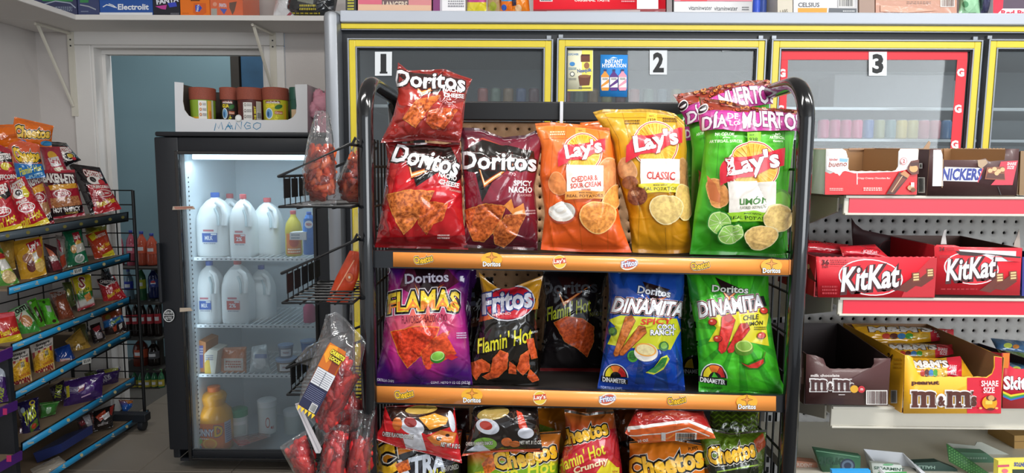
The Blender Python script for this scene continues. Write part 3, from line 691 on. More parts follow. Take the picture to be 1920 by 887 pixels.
z4 = P(1700, 905, YG)[2]; SHELF_Z.append(z4)
MB().box((P(1500, 887, YG)[0], YG-.1, z4-.02), (2.0, YP-.001, z4)).build('gondola_shelf', CREAM, gon)

# ================================================================== WIRE SNACK RACK IN THE MIDDLE
RY = 1.16
RN = np.array([.0236, 1, 0]); RPL = Plane((.13, RY, 1), (.0236, 1, 0))         # plane of the price strips
RFR = Plane((.13, RY+.03, 1), (.0236, 1, 0)); RBK = ypl(1.47)
rack = empty('wire_snack_rack', (.13, RY+.15, 0), 'black wire snack rack with orange price strips, centre of the picture', 'rack')
def rp(px, py, d=0.): 
    return Plane((.13, RY+d, 1), (.0236, 1, 0)).one(px, py)
# side arches: front post, bend, run back, rear post
for nm, xf, xb, sg in (('l', 683, 747, 1), ('r', 1515, 1463, -1)):
    top = rp(xf, 155, 0); bot = rp(xf-9 if sg < 0 else xf-3, 887, 0); xfw = top[0] if sg > 0 else rp(1515, 200, 0)[0]
    tl = top[0]; xr_ = tl; yf = top[1]; zt_ = rp(xf, 150, 0)[2]
    yb2 = 1.46; pts = [(xr_, yf, .05), (xr_, yf, zt_-.07)]
    for t in np.linspace(0, 90, 7)[1:]: pts.append((xr_, yf+.07*(1-math.cos(math.radians(t))), zt_-.07+.07*math.sin(math.radians(t))))
    pts.append((xr_, yb2-.05, zt_))
    for t in np.linspace(0, 90, 6)[1:]: pts.append((xr_, yb2-.05+.05*math.sin(math.radians(t)), zt_-.05*(1-math.cos(math.radians(t)))))
    pts.append((xr_, yb2, .05))
    autosmooth(MB().tube(pts, .0145, 14).build('side_frame', BLACK, rack), 60)
    gx = xr_+.0*sg
    g = MB(); zs0, zs1 = .12, zt_-.10
    for y in np.linspace(yf+.04, yb2-.03, 8): g.tube([(gx, y, zs0), (gx, y, zs1)], .0022, 5)
    for z in np.arange(zs0, zs1, .075): g.tube([(gx, yf, z), (gx, yb2, z)], .0026, 5)
    g.build('side_grid', BLK, rack, kind='stuff')
    if sg > 0: RXL = xr_
    else: RXR = xr_
hz1, hz0 = P(1080, 191, 1.455)[2], P(1080, 227, 1.455)[2]
MB().box((RXL-.01, 1.452, hz0), (RXR+.01, 1.468, hz1), .003).build('header_bar', BLK, rack)
t0 = P(1060, 260, 1.49)
pegboard('rack_backboard', RXL+.02, RXR-.1, P(1000, 800, 1.49)[2], hz0+.012, 1.485, TAN, rack, P(886, 220, 1.485)[0], P(886, 220, 1.485)[2], r=.0034)
MB().box((RXL+.02, 1.491, .5), (RXR-.1, 1.496, hz0)).build('back_sheet', mat('brown_hardboard_back', '#5a4534', .9), rack)
hk = MB()
for x in (886, 907, 969, 990): p = P(x, 219, 1.47); hk.tube([(p[0], 1.49, p[2]+.004), (p[0], 1.474, p[2]+.005), (p[0], 1.474, p[2]-.006)], .0016, 5)
hk.build('peg_hook', ALU, rack)
pst = MB().box((P(1050, 200, 1.44)[0], 1.44, P(1050, 232, 1.44)[2]), (P(1056, 200, 1.44)[0], 1.4435, P(1050, 190, 1.44)[2])).build('hang_strip', mat('white_hang_strip', '#d9dadf', .5), rack)
for x in (RXL+.05, RXR-.05):
    MB().box((x-.012, 1.470, .1), (x+.012, 1.484, hz0)).build('rear_upright', BLK, rack)
def brand(A, kind, x, y, k=1.0):
    """the small repeated logos of the price strips"""
    if kind == 'c':
        ol = [(.17, '#f4ecd0'), (.13, '#1a1408')]
        A.txt('Cheetos', x, y, 35*k, 14*k, '#f6c32a', b=.05, ol=ol, rot=9, wave=[2*k, 1*k, 0, 0, 1*k, 2*k])
    elif kind == 'd':
        A.ell(x, y-2*k, 20*k, 13*k, '#f9b83c')
        A.star(x, y-6*k, 12*k, 3.5*k, 4, '#7c3a18', 0).star(x, y-6*k, 9.5*k, 2.4*k, 4, '#f6a24a', 0)
        A.txt('Doritos', x, y+7*k, 33*k, 9.5*k, '#ffffff', b=.045, ol=[(.11, '#3a2a22')])
    elif kind == 'l':
        A.ell(x, y, 13*k, 13*k, '#f8e7b0').ell(x, y, 11.5*k, 11.5*k, '#f0c948')
        A.poly([(x-13*k, y-5*k), (x+11*k, y-8*k), (x+13*k, y+2*k), (x-11*k, y+5*k)], '#d8553c')
        A.txt("Lay's", x, y-1*k, 22*k, 10*k, '#fff6ea', b=.05, rot=5)
    else:
        A.ell(x, y, 17*k, 10.5*k, '#fbead6', rot=18).ell(x, y, 14*k, 8*k, '#dc6a42', rot=18)
        A.txt('Fritos', x, y-1*k, 29*k, 11*k, '#f3f4fb', b=.05, ol=[(.12, '#5a6aa8')], rot=8)
def grad2(c0, c1, x0, x1):
    a, b = np.array(lin(c0)), np.array(lin(c1))
    return lambda q: a+(b-a)*np.clip((q[:, :1]-x0)/(x1-x0), 0, 1)
def rack_shelf(tl, tr, bl, br, ox0, ox1, logos, zdrop=.012, dep=.30):
    """tl..br: picture corners of the black front edge; orange strip between ox0 and ox1"""
    pl_ = RPL; lerp = lambda a, b, x: a[1]+(b[1]-a[1])*(x-a[0])/(b[0]-a[0])
    W = [pl_.one(*p) for p in (tl, tr, br, bl)]
    zl, zr = W[0][2]-zdrop, W[1][2]-zdrop; xl, xr2 = RXL+.012, max(W[1][0], RXR-.03)
    V = [(xl, RY+.014, zl), (xr2, RY-.004, zr), (xr2, RY+dep, zr), (xl, RY+dep, zl)]
    sh = MB().add(V+[(a, b, c-.012) for a, b, c in V], [(0, 1, 2, 3), (7, 6, 5, 4), (0, 4, 5, 1), (1, 5, 6, 2), (2, 6, 7, 3), (3, 7, 4, 0)]).build('rack_shelf', mat('dark_shelf_deck', '#241f1c', .6, var=.15), rack)
    panel('shelf_lip', [tl, tr, (br[0], br[1]+2), (bl[0], bl[1]+2)], RPL, .009, '#1a1c20', STRIPM, sh)
    A = Art()
    for kd, x, y in logos: brand(A, kd, x, y)
    y0 = lambda x: lerp(tl, tr, x)+2.2; y1 = lambda x: lerp(bl, br, x)-.5
    xs = np.linspace(ox0, ox1, 24); B_ = Art()
    rd = random.Random(5)
    p1 = Plane((.13, RY-.0022, 1), (.0236, 1, 0))
    mid = (ox0+ox1)/2
    A2 = Art(); A2.ops = A.ops
    panel('price_strip', [(ox0, y0(ox0)), (ox1, y0(ox1)), (ox1, y1(ox1)), (ox0, y1(ox0))], p1, .0018, '#f99c4a', STRIPM, sh, A2)
    return sh
s1 = rack_shelf((703, 470), (1506, 486), (703, 500), (1506, 517), 737, 1479, [('c', 794, 487), ('d', 922, 488), ('l', 1049, 491), ('f', 1180, 495), ('c', 1313, 498), ('d', 1446, 500)])
p1 = Plane((.13, RY-.0026, 1), (.0236, 1, 0))
panel('price_strip', [(1480, 487), (1504, 488), (1504, 516), (1480, 515)], p1, .0018, '#f99c4a', STRIPM, s1)
rack_shelf((703, 722), (1482, 742), (703, 755), (1482, 772), 703, 1455, [('c', 758, 740), ('d', 885, 743), ('l', 1012, 746), ('f', 1139, 748), ('c', 1269, 751), ('d', 1400, 755)])
rack_shelf((703, 975), (1470, 990), (703, 1005), (1470, 1020), 703, 1455, [])
# ------------------------------------------------------------------ wire baskets hung on the left of the rack
def basket(label, fl, fr_, rim_back, zf, zb, group='wire baskets on the left side of the rack', Y0=1.13, Y1=1.40):
    """fl: picture x of the left end; tray floor at picture y zf; front lip rises zb pixels"""
    x0 = P(fl, zf, Y0)[0]; x1 = RXL-.016; z0 = P(fl, zf, Y0)[2]; H = .052
    e = empty('wire_basket', ((x0+x1)/2, (Y0+Y1)/2, z0), label, 'basket', group)
    hi = H+.035                                        # the back runs higher than the front
    loop = lambda z, dz: [(x0, Y0, z), (x1, Y0, z+dz), (x1, Y1, z+dz), (x0, Y1, z)]
    g = MB()
    rimL, rimR = z0+H, z0+H+.055
    g.tube([(x0, Y0, rimL), (x1, Y0, rimR), (x1, Y1, rimR), (x0, Y1, rimL)], .0028, 6, closed=True)
    g.tube([(x0, Y0, z0), (x1, Y0, z0), (x1, Y1, z0), (x0, Y1, z0)], .0026, 6, closed=True); g.build('rim', BLK, e)
    g = MB(); n = 8
    for k in range(1, n):
        y = Y0+(Y1-Y0)*k/n; g.tube([(x0, y, rimL), (x0, y, z0), (x1, y, z0)], .0018, 5)
    for k in range(1, 4):
        x = x0+(x1-x0)*k/4; g.tube([(x, Y0, z0-.002), (x, Y1, z0-.002)], .0018, 5)
    g.build('wire_grid', BLK, e, kind='stuff')
    for k in range(5):
        y = Y0+.012+(Y1-Y0-.02)*k/5
        MB().box((x0+.0035, y, z0+.014), (x0+.0045, y+(Y1-Y0)/5-.012, rimL-.004)).build('end_plate', BLK, e)
    for y in (Y0+.02, Y1-.04): MB().tube([(x1, y, rimR), (x1+.006, y, rimR+.012), (x1+.012, y, rimR+.006)], .0028, 6).build('hook', BLK, e)
    return e, (x0, x1, z0)
BK1 = basket('black wire basket with two bags of orange puffs, topmost of the stack', 524, 0, 0, 388, 0, Y0=1.12, Y1=1.34)
BK2 = basket('black wire basket with one flat orange packet, second from top', 530, 0, 0, 568, 0, Y0=1.12, Y1=1.34)
BK3 = basket('black wire basket behind the labelled bag of red puffs, third from top', 539, 0, 0, 740, 0, Y0=1.20, Y1=1.38)
BK4 = basket('black wire basket at the lower edge of the picture, lowest of the stack', 548, 0, 0, 905, 0, Y0=1.16, Y1=1.38)

# ================================================================== LEFT SNACK RACK (shelves run away from the viewer)
LX = -1.90
LPL = Plane((LX, 2.8, 1), (1, 0.02, 0))
lrack = empty('tall_snack_rack', (LX-.2, 2.8, 0), 'tall black wire snack rack with blue price strips along the left wall', 'rack')
LS = []
lm = ypl(3)
for k, (xa, ya, xb, yb_, hgt, col) in enumerate([(-40, 443.5, 238, 399, 15, '#4a545c'), (17.6, 539.5, 242, 476, 12.5, '#2590c4'), (24, 646, 242, 557, 12, '#2590c4'), (30, 735, 243, 621, 12.5, '#2590c4'), (43, 832, 252, 707, 13.5, '#2590c4'), (70, 900, 276, 770, 12, '#2590c4')]):
    a, b = LPL.one(xa, ya), LPL.one(xb, yb_); z = (a[2]+b[2])/2; a2, b2 = LPL.one(xa, ya+hgt), LPL.one(xb, yb_+hgt*.9)
    LS.append((a, b))
    V = [a, b, b+np.array([-.36, 0, 0]), a+np.array([-.36, 0, 0])]; V = [np.array(v)-np.array([0.004, 0, .006]) for v in V]
    sh = MB().add(V+[v-np.array([0, 0, .008]) for v in V], [(0, 1, 2, 3), (7, 6, 5, 4), (0, 4, 5, 1), (1, 5, 6, 2), (2, 6, 7, 3), (3, 7, 4, 0)]).build('rack_shelf', mat('hardboard_shelf_deck', '#7d6a55', .7), lrack)
    panel('shelf_lip', [(xa, ya-2), (xb+3, yb_-2), (xb+3, yb_+hgt+1), (xa, ya+hgt+2)], LPL, .008, '#101114', STRIPM, sh)
    A = Art(); lp2 = Plane(LPL.p+LPL.n*.002, LPL.n); x = max(xa, 0)+14; q = 0
    while x < xb-6:
        y = ya+(yb_-ya)*(x-xa)/(xb-xa)+hgt*.48; s_ = 1-.25*x/250
        if k == 0: A.ell(x, y, 4*s_, 3.5*s_, '#8d8446', rot=15)
        elif q % 3 == 0: A.txt('Cheetos', x, y, 13*s_, 5*s_, '#d8ca9a', b=.05, rot=16)
        elif q % 3 == 1: A.star(x, y-2, 3.4*s_, 1.2*s_, 4, '#e8d8b0').rect(x-4*s_, y+1, x+4*s_, y+2.8, '#cfc4a4')
        else: A.ell(x, y, 3.6*s_, 3.8*s_, '#d9cb95')
        x += 39*s_-q*1.2; q += 1
    hh = hgt
    panel('price_strip', [(xa, ya), (xb, yb_), (xb, yb_+hh*.9), (xa, ya+hh)], lp2, .0016, col, STRIPM, sh, A)
lp3 = Plane(LPL.p+LPL.n*.0045, LPL.n)
for (x, y) in ((146, 508), (163, 677)):
    A = Art().txt('$2.69', x, y, 13, 6, '#1c1c1c', b=.02, rot=14)
    panel('price_label', [(x-8, y-2.5), (x+8, y-6.5), (x+8, y+3.5), (x-8, y+7)], lp3, .001, '#dcdcd6', PAPER, lrack, A)
for xx, dpt, zt2 in ((LX-.012, 3.24, P(228, 357, 3.24)[2]), (LX-.37, 3.24, P(228, 357, 3.24)[2]), (LX-.37, 1.5, 1.3)):
    MB().tube([(xx, dpt, .06), (xx, dpt, zt2)], .008, 8).build('post', BLK, lrack)
g = MB()
for k in range(5): x = LX-.012-.358*k/4*1.0; g.tube([(x, 3.24, .2), (x, 3.24, P(228, 357, 3.24)[2])], .0032, 5)
for k in range(16): z = P(228, 357, 3.24)[2]-k*.071; g.tube([(LX-.37, 3.24, z), (LX-.012, 3.24, z)], .0032, 5)
g.build('end_grid', BLK, lrack, kind='stuff')
g = MB()
for k in range(13): z = 1.22-k*.085; g.tube([(LX-.375, 1.5, z), (LX-.375, 3.24, z)], .003, 5)
for k in range(12): y = 1.5+k*.158; g.tube([(LX-.375, y, .1), (LX-.375, y, 1.26)], .003, 5)
g.build('back_grid', BLK, lrack, kind='stuff')
MB().box((LX-.375, 3.12, .05), (LX+.06, 3.17, .09), .004).build('base_leg', BLKM, lrack)
for x in (LX+.03, LX-.34):
    s = MB().lathe([(.012, -.014), (.026, -.012), (.028, 0), (.026, .012), (.012, .014)], (0, 0, 0), 14); s.V = [(v[2]+x, v[0]+3.145, v[1]+.028) for v in s.V]; autosmooth(s.build('caster', BLKM, lrack))
# purple end display at the far lower left
pur = empty('purple_display', (-1.95, 2.15, 0), 'purple-edged snack display at the lower left edge of the picture', 'display')
PPL = Plane((-1.845, 2.2, 1), (1, 0.02, 0)); pz = []
for k, (xa, ya, xb, yb_, h) in enumerate([(-20, 668, 24, 650, 20), (-20, 774, 33, 751, 17), (-20, 880, 42, 845, 17)]):
    A = Art()
    if k: A.rect(5 if k == 1 else 12, (769 if k == 1 else 857)-3, 13 if k == 1 else 21, (769 if k == 1 else 857)+9, '#d33c78')
    a, b = PPL.one(xa, ya), PPL.one(xb, yb_); V = [a, b, b+np.array([-.3, 0, 0]), a+np.array([-.3, 0, 0])]; V = [np.array(v)-np.array([0.004, 0, .006]) for v in V]
    sh = MB().add(V+[v-np.array([0, 0, .008]) for v in V], [(0, 1, 2, 3), (7, 6, 5, 4), (0, 4, 5, 1), (1, 5, 6, 2), (2, 6, 7, 3), (3, 7, 4, 0)]).build('display_shelf', mat('hardboard_shelf_deck', '#7d6a55'), pur)
    panel('shelf_edge', [(xa, ya), (xb, yb_), (xb, yb_+h), (xa, ya+h)], PPL, .008, '#4a2270', STRIPM, sh, A)
MB().box((-2.16, b[1]-.02, 0.05), (-1.86, b[1]+.0, P(10, 655, 2.3)[2])).build('end_panel', BLKM, pur)
# ================================================================== SNACK BAGS ON THE MIDDLE RACK
def grad(stops, axis='v'):
    """base colour running through stops [(position, hex)] up the bag (v) or across (u)"""
    ps = [p for p, _ in stops]; cs = np.array([lin(c) for _, c in stops])
    def f(q):
        t = q[:, 1] if axis == 'v' else q[:, 0]
        return np.stack([np.interp(t, ps, cs[:, k]) for k in range(4)], 1)
    return f
def radial(cx, cy, r, c0, c1, sx=1., sy=1.):
    a, b = np.array(lin(c0)), np.array(lin(c1))
    def f(q):
        t = np.clip(np.hypot((q[:, 0]-cx)*sx, (q[:, 1]-cy)*sy)/r, 0, 1)[:, None]; t = t*t*(3-2*t); return a+(b-a)*t
    return f
def disc_grad(A, cx, cy, rx, ry, c0, c1, n=30, rings=4):
    for k in range(rings, 0, -1):
        t = k/rings; a, b = np.array(lin(c0)), np.array(lin(c1)); A.ell(cx, cy, rx*t, ry*t, tuple(a+(b-a)*t), n=n)
OUTL = [(.10, '#141212')]
def vee(A, pts, w0=5.5):                                # the flaming tick behind the triangle-chip lettering
    (x0, y0), (x1, y1), (x2, y2) = pts
    A.poly([(x0-2, y0-3), (x1, y1+7), (x2+5, y2-4), (x1+1, y1-w0-2)], '#5e1512')
    A.poly([(x0, y0), (x1, y1+4), (x2, y2), (x1+1, y1-w0)], '#f08a3a')
    A.poly([(x0+3, y0+3), (x1, y1+1), (x2-8, y2+4), (x1+1, y1-w0+2.5)], '#ffe9c4')
def seal_strip(o, geo, col, top=True):
    front, bk, n = geo; nv = front.shape[1]-1; rows = [nv-1, nv] if top else [1, 0]
    fr_, V, F = front, [], []
    nu = front.shape[0]-1; ww = (1/12.)
    for j in rows:
        mid = (front[:, j]+bk[:, j])/2; th = np.linalg.norm(front[:, j]-bk[:, j], axis=1)[:, None]/2+.0007
        for s in (1, -1): V += list(mid+n*th*s)
    m_ = nu+1
    for i in range(nu):
        F += [(i, i+1, 2*m_+i+1, 2*m_+i), (m_+i, 3*m_+i, 3*m_+i+1, m_+i+1), (2*m_+i, 2*m_+i+1, 3*m_+i+1, 3*m_+i), (i, m_+i, m_+i+1, i+1)]
    F += [(0, 2*m_, 3*m_, m_), (nu, m_+nu, 3*m_+nu, 2*m_+nu)]
    ink = np.tile(lin(col), (len(V), 1)); ink[::2, :3] *= .82
    return meshobj('top_seal' if top else 'bottom_seal', np.array(V), F, FILM, o, ink=ink)

# --- red triangle-chip bags
def red_art(q=lambda x, y: (x, y), tone=1):
    A = Art(); g = lambda pts: [q(*p) for p in pts]
    A.poly(g([(722, 262), (862, 268), (865, 345), (846, 305), (812, 318), (780, 352), (768, 300), (740, 302)]), '#7a1518')
    A.poly(g([(745, 268), (845, 276), (868, 330), (845, 352), (830, 318), (782, 350), (762, 296)]), '#17110f')
    return A
O1 = Outline([(722, 262), (760, 270), (800, 268), (835, 270), (862, 266)], [(703, 464), (790, 466), (878, 468)], [(703, 464), (712, 420), (722, 350), (727, 300), (722, 262)], [(878, 468), (868, 410), (866, 340), (865, 300), (862, 266)])
A = red_art()
A.poly([(727, 290), (752, 300), (720, 420), (708, 450)], '#b5262a').poly([(735, 320), (745, 318), (728, 400), (716, 440)], '#d13a35')
A.poly([(700, 445), (880, 440), (880, 470), (700, 470)], '#851419')
vee(A, [(764, 296), (772, 331), (846, 305)])
A.txt('Doritos', 800, 301, 124, 37, '#f3f1f4', rot=-14, b=.045, ol=[(.12, '#54201f'), (.095, '#191312')], sh=.1)
A.txt('NACHO', 838, 332, 34, 9, '#f5f0ee', rot=-14, b=.05).txt('CHEESE', 841, 345, 38, 9, '#f5f0ee', rot=-12, b=.05).txt('FLAVORED', 852, 358, 22, 4, '#e6b9ae', rot=-12)
A.chip([(726, 366), (765, 357), (813, 359), (800, 385), (776, 420), (758, 438), (744, 415)], '#e0783a', 3, .8, '#e9a24a')
A.chip([(788, 378), (812, 378), (838, 382), (828, 412), (812, 418), (800, 438), (785, 418)], '#d8632e', 5, .8, '#e08a42')
A.ell(716, 425, 6, 6, '#a8353a').ell(716, 425, 4.5, 4.5, '#7d1a20').fine(820, 437, 842, 447, 2, '#e9c4bf', 3)
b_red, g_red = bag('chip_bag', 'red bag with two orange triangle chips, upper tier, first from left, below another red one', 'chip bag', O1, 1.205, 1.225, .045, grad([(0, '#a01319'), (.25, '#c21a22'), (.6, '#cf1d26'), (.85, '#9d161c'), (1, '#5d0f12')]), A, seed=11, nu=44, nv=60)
seal_strip(b_red, g_red, '#6d1115')
O0 = Outline([(747, 119), (765, 133), (790, 131), (835, 132), (885, 148)], [(714, 268), (790, 262), (862, 268)], [(714, 268), (738, 215), (747, 175), (742, 150), (747, 119)], [(862, 268), (868, 235), (872, 190), (876, 170), (885, 148)])
A = Art().poly([(747, 119), (885, 148), (870, 190), (835, 200), (800, 172), (750, 165)], '#8a2420')
A.poly([(748, 143), (765, 135), (860, 148), (872, 165), (855, 165), (800, 178), (780, 163)], '#1b1412')
vee(A, [(778, 160), (790, 176), (842, 155)], 4)
A.txt('Doritos', 806, 152, 132, 31, '#f3f0f2', rot=-3, b=.045, ol=[(.12, '#54201f'), (.095, '#191312')], wave=[0, 3, 0, -1, 2, 0, -3])
A.txt('NACHO', 848, 170, 36, 7.5, '#f5f0ee', rot=-4, b=.05).txt('CHEESE', 850, 180, 38, 7.5, '#f5f0ee', rot=-4, b=.05)
A.chip([(757, 222), (783, 187), (825, 180), (800, 210), (780, 238)], '#dd6c30', 4, .8, '#e9a24a').chip([(805, 207), (830, 203), (856, 206), (832, 240), (812, 240), (800, 228)], '#d35a2c', 7, .8, '#dd8a42')
A.poly([(715, 250), (862, 255), (862, 268), (714, 268)], '#8b221f')
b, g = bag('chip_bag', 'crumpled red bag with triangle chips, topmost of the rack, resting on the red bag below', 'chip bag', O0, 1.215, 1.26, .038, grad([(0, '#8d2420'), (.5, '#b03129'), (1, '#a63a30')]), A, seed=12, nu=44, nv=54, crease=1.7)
seal_strip(b, g, '#93302a')
# --- maroon
O2 = Outline([(862, 240), (900, 241), (945, 258), (985, 254), (1027, 234)], [(870, 464), (940, 467), (1008, 470)], [(870, 464), (872, 400), (868, 330), (866, 290), (862, 240)], [(1008, 470), (1008, 410), (1002, 350), (1013, 290), (1027, 234)])
A = Art().poly([(868, 285), (905, 264), (1000, 285), (1005, 318), (960, 300), (930, 330), (905, 378), (893, 325), (868, 320)], '#17110f')
A.poly([(880, 264), (900, 258), (945, 275), (905, 263)], '#a7422d').poly([(862, 240), (900, 241), (930, 250), (900, 262), (866, 262)], '#5a1c2a')
vee(A, [(895, 302), (909, 347), (980, 297)])
A.txt('Doritos', 935, 304, 140, 33, '#f3f1f4', rot=-2, b=.045, ol=[(.12, '#54201f'), (.095, '#191312')])
A.txt('SPICY', 979, 344, 34, 10, '#f5f0ee', b=.05, rot=-1).txt('NACHO', 975, 356, 43, 11, '#f5f0ee', b=.05, rot=-1).txt('FLAVORED', 982, 366, 26, 4, '#d5a0a0')
A.poly([(945, 384), (958, 372), (963, 390), (980, 380), (985, 405), (960, 400)], '#e58a3a')
A.chip([(870, 395), (912, 381), (948, 386), (934, 425), (908, 452), (888, 450), (878, 425)], '#d4652f', 9, .8, '#e6a050').chip([(925, 432), (948, 402), (985, 400), (968, 440), (945, 464), (928, 456)], '#d06a34', 2, .8, '#e0a05a')
A.fine(984, 392, 1002, 402, 2, '#caa0a0', 1).fine(962, 461, 984, 468, 2, '#caa0a0', 3)
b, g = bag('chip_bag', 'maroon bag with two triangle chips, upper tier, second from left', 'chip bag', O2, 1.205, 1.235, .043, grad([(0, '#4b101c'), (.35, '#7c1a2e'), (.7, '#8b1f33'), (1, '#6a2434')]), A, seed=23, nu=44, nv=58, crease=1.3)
seal_strip(b, g, '#4e1a26'); seal_strip(b, g, '#3f0f18', False)
# --- potato chip bags with wooden plank print
def lays(A, cx, cy, r, name1, name2, tcol, x0, y0, x1, y1, band, bandtxt, nsz, rot=4, ry=None):
    ry = ry or r*1.03
    A.ell(cx, cy, r+2.6, ry+2.6, '#fff3df').ell(cx, cy, r+1.2, ry+1.2, '#c8392a').ell(cx, cy, r-.6, ry-.6, '#fdf0c0')
    disc_grad(A, cx, cy, r-1.6, ry-1.6, '#f8d25a', '#eeae2c', rings=5)
    for k in range(30):
        t = 2*math.pi*k/30; A.poly([(cx+math.cos(t)*r*.3, cy+math.sin(t)*ry*.3), (cx+math.cos(t-.035)*r*.93, cy+math.sin(t-.035)*ry*.93), (cx+math.cos(t+.035)*r*.93, cy+math.sin(t+.035)*ry*.93)], '#f5c143')
    rr = math.radians(rot); R_ = lambda x, y: (cx+x*math.cos(rr)+y*math.sin(rr), cy-x*math.sin(rr)+y*math.cos(rr))
    A.poly([(x0, y0), (x1, y0), (x1, y1), (x0, y1)], '#f4ece2')
    A.poly([R_(-r*1.32, -r*.12), R_(-r*.85, -r*.5), R_(0, -r*.42), R_(r*.7, -r*.5), R_(r*1.32, -r*.62), R_(r*1.18, r*.1), R_(r*.6, r*.16), R_(0, r*.42), R_(-r*.7, r*.38), R_(-r*1.42, r*.66)], '#d9273a')
    A.txt("Lay's", cx+1, cy-r*.08, r*2.02, r*1.02, '#ffffff', rot=rot+4, b=.055, ol=[(.085, '#8e1626')], sh=.06)
    for i, t in enumerate(name1):
        A.txt(t[0], t[1], t[2], t[3], t[4], tcol, b=.045, rot=t[5] if len(t) > 5 else 0)
    A.poly([(x0-3, y1-2), ((x0+x1)/2, y1-5), (x1+3, y1-2), (x1+3, y1+nsz), ((x0+x1)/2, y1+nsz-2), (x0-3, y1+nsz)], band)
    A.txt('REAL POTATOES', (x0+x1)/2, y1+nsz*.45, (x1-x0)*1.0, nsz*.42, bandtxt, b=.02, rot=0).txt('MADE WITH', (x0+x1)/2, y1-.5, (x1-x0)*.35, nsz*.2, bandtxt)
def planks(A, lines, c):
    for l in lines: A.line(l, .9, c)
def potato_chip(A, cx, cy, rx, ry, rot, seed=1, c='#eec06c', edge='#f8e0a8', grain=.35):
    rd = random.Random(seed); r = math.radians(rot); P_ = []
    for k in range(26):
        t = 2*math.pi*k/26; q = 1+.05*math.sin(3*t+seed)+rd.uniform(-.015, .015); x, y = rx*q*math.cos(t), ry*q*math.sin(t); P_.append((cx+x*math.cos(r)+y*math.sin(r), cy-x*math.sin(r)+y*math.cos(r)))
    A.poly(P_, edge, grain*.4); A.poly([(cx+(x-cx)*.93, cy+(y-cy)*.93) for x, y in P_], c, grain)
    A.poly([(cx+(x-cx)*.5+rx*.12, cy+(y-cy)*.45-ry*.1) for x, y in P_], tuple(np.array(lin(c))*1.12), grain)
O = Outline([(1088, 230), (1130, 226), (1179, 226)], [(1080, 470), (1172, 470)], None, [(1172, 470), (1150, 420), (1165, 320), (1179, 226)])
A = Art(); planks(A, [[(1110, 228), (1112, 300)], [(1140, 228), (1150, 330)], [(1088, 236), (1176, 231)]], '#b04e10')
b, g = bag('chip_bag', 'plain orange bag edge showing behind the orange sour cream bag', 'chip bag', O, 1.31, 1.31, .028, grad([(0, '#c9540f'), (1, '#e97322')]), A, seed=4, nu=24, nv=30)
O3 = Outline([(1003, 232), (1040, 230), (1085, 233), (1142, 241)], [(1014, 468), (1100, 473), (1184, 473)], [(1014, 468), (1022, 400), (1012, 330), (1015, 280), (1003, 232)], [(1184, 473), (1164, 420), (1155, 370), (1153, 310), (1142, 241)])
A = Art(); planks(A, [[(1040, 232), (1036, 300), (1030, 400), (1038, 470)], [(1062, 232), (1060, 270)], [(1095, 234), (1096, 262)], [(1120, 236), (1135, 330), (1140, 470)], [(1075, 370), (1085, 400), (1092, 470)], [(1020, 262), (1140, 262)]], '#c95c14')
A.poly([(1078, 240), (1098, 240), (1098, 262), (1080, 262)], '#efa54a').txt('1938', 1089, 254, 13, 6, '#6a3a10', b=.03).txt('EST.', 1089, 246, 8, 3, '#6a3a10')
A.fine(1032, 247, 1060, 257, 2, '#f8cfa0', 2)
potato_chip(A, 1137, 330, 22, 36, -20, 3, '#e0925a', '#eebb86', .15); potato_chip(A, 1047, 345, 16, 22, 20, 5, '#e58a4a', '#f0a870', .1)
lays(A, 1092, 288, 33, [('CHEDDAR &', 1095, 336, 46, 9.5, 5), ('SOUR CREAM', 1097, 347, 53, 9, 5), ('FLAVORED', 1098, 355, 16, 3)], None, '#d8442e', 1064, 312, 1128, 361, '#f0a04c', '#5a2a10', 12, rot=7)
A.ell(1057, 397, 25, 20, '#b8523a', rot=5).ell(1056, 395, 23.5, 18, '#efe7dc', rot=5).ell(1056, 394, 18, 13, '#fbf8f2', rot=5).ell(1054, 392, 11, 7, '#ece4d8', rot=20).ell(1052, 391, 7, 4, '#fdfbf6', rot=20)
potato_chip(A, 1143, 375, 16, 30, -25, 8, '#f0a24e', '#f6c486', .3); potato_chip(A, 1119, 405, 33, 29, -12, 4, '#f09a4a', '#f8c277', .45)
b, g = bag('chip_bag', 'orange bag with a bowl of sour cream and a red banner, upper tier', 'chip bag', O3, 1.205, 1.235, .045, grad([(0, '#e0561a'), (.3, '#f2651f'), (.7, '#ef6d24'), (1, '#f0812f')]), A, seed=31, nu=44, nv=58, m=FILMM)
seal_strip(b, g, '#ea7628')
O4 = Outline([(1112, 211), (1132, 206), (1200, 204), (1240, 208), (1265, 213), (1283, 228)], [(1186, 473), (1240, 476), (1298, 474)], [(1186, 473), (1178, 400), (1158, 330), (1150, 270), (1112, 211)], [(1298, 474), (1292, 400), (1284, 330), (1288, 280), (1283, 228)])
A = Art(); planks(A, [[(1130, 207), (1160, 260), (1170, 330)], [(1166, 208), (1180, 260)], [(1200, 380), (1196, 475)], [(1265, 214), (1272, 260)], [(1247, 425), (1250, 476)], [(1128, 222), (1283, 222)]], '#a87410')
A.rect(1212, 208, 1232, 238, '#eab93e').txt('1938', 1222, 227, 14, 6, '#5a3c10', b=.03).txt('EST.', 1222, 219, 9, 3, '#5a3c10').fine(1172, 226, 1200, 236, 2, '#6b4a12', 4).fine(1242, 222, 1268, 232, 2, '#6b4a12', 5)
potato_chip(A, 1178, 318, 17, 22, 25, 5, '#d59a68', '#e3b384', .2); potato_chip(A, 1276, 330, 14, 32, 0, 6, '#c98e5a', '#dca874', .2)
A.ell(1183, 342, 14, 12, '#a5674a', grain=.5)
lays(A, 1228, 273, 39, [('CLASSIC', 1237, 330, 49, 13.5, -2)], None, '#cf3328', 1202, 300, 1270, 347, '#e6d332', '#3a2a08', 14, rot=8)
A.ell(1197, 366, 17, 17, '#8f5038', grain=.7).ell(1193, 361, 7, 6, '#c08a6c', grain=.6)
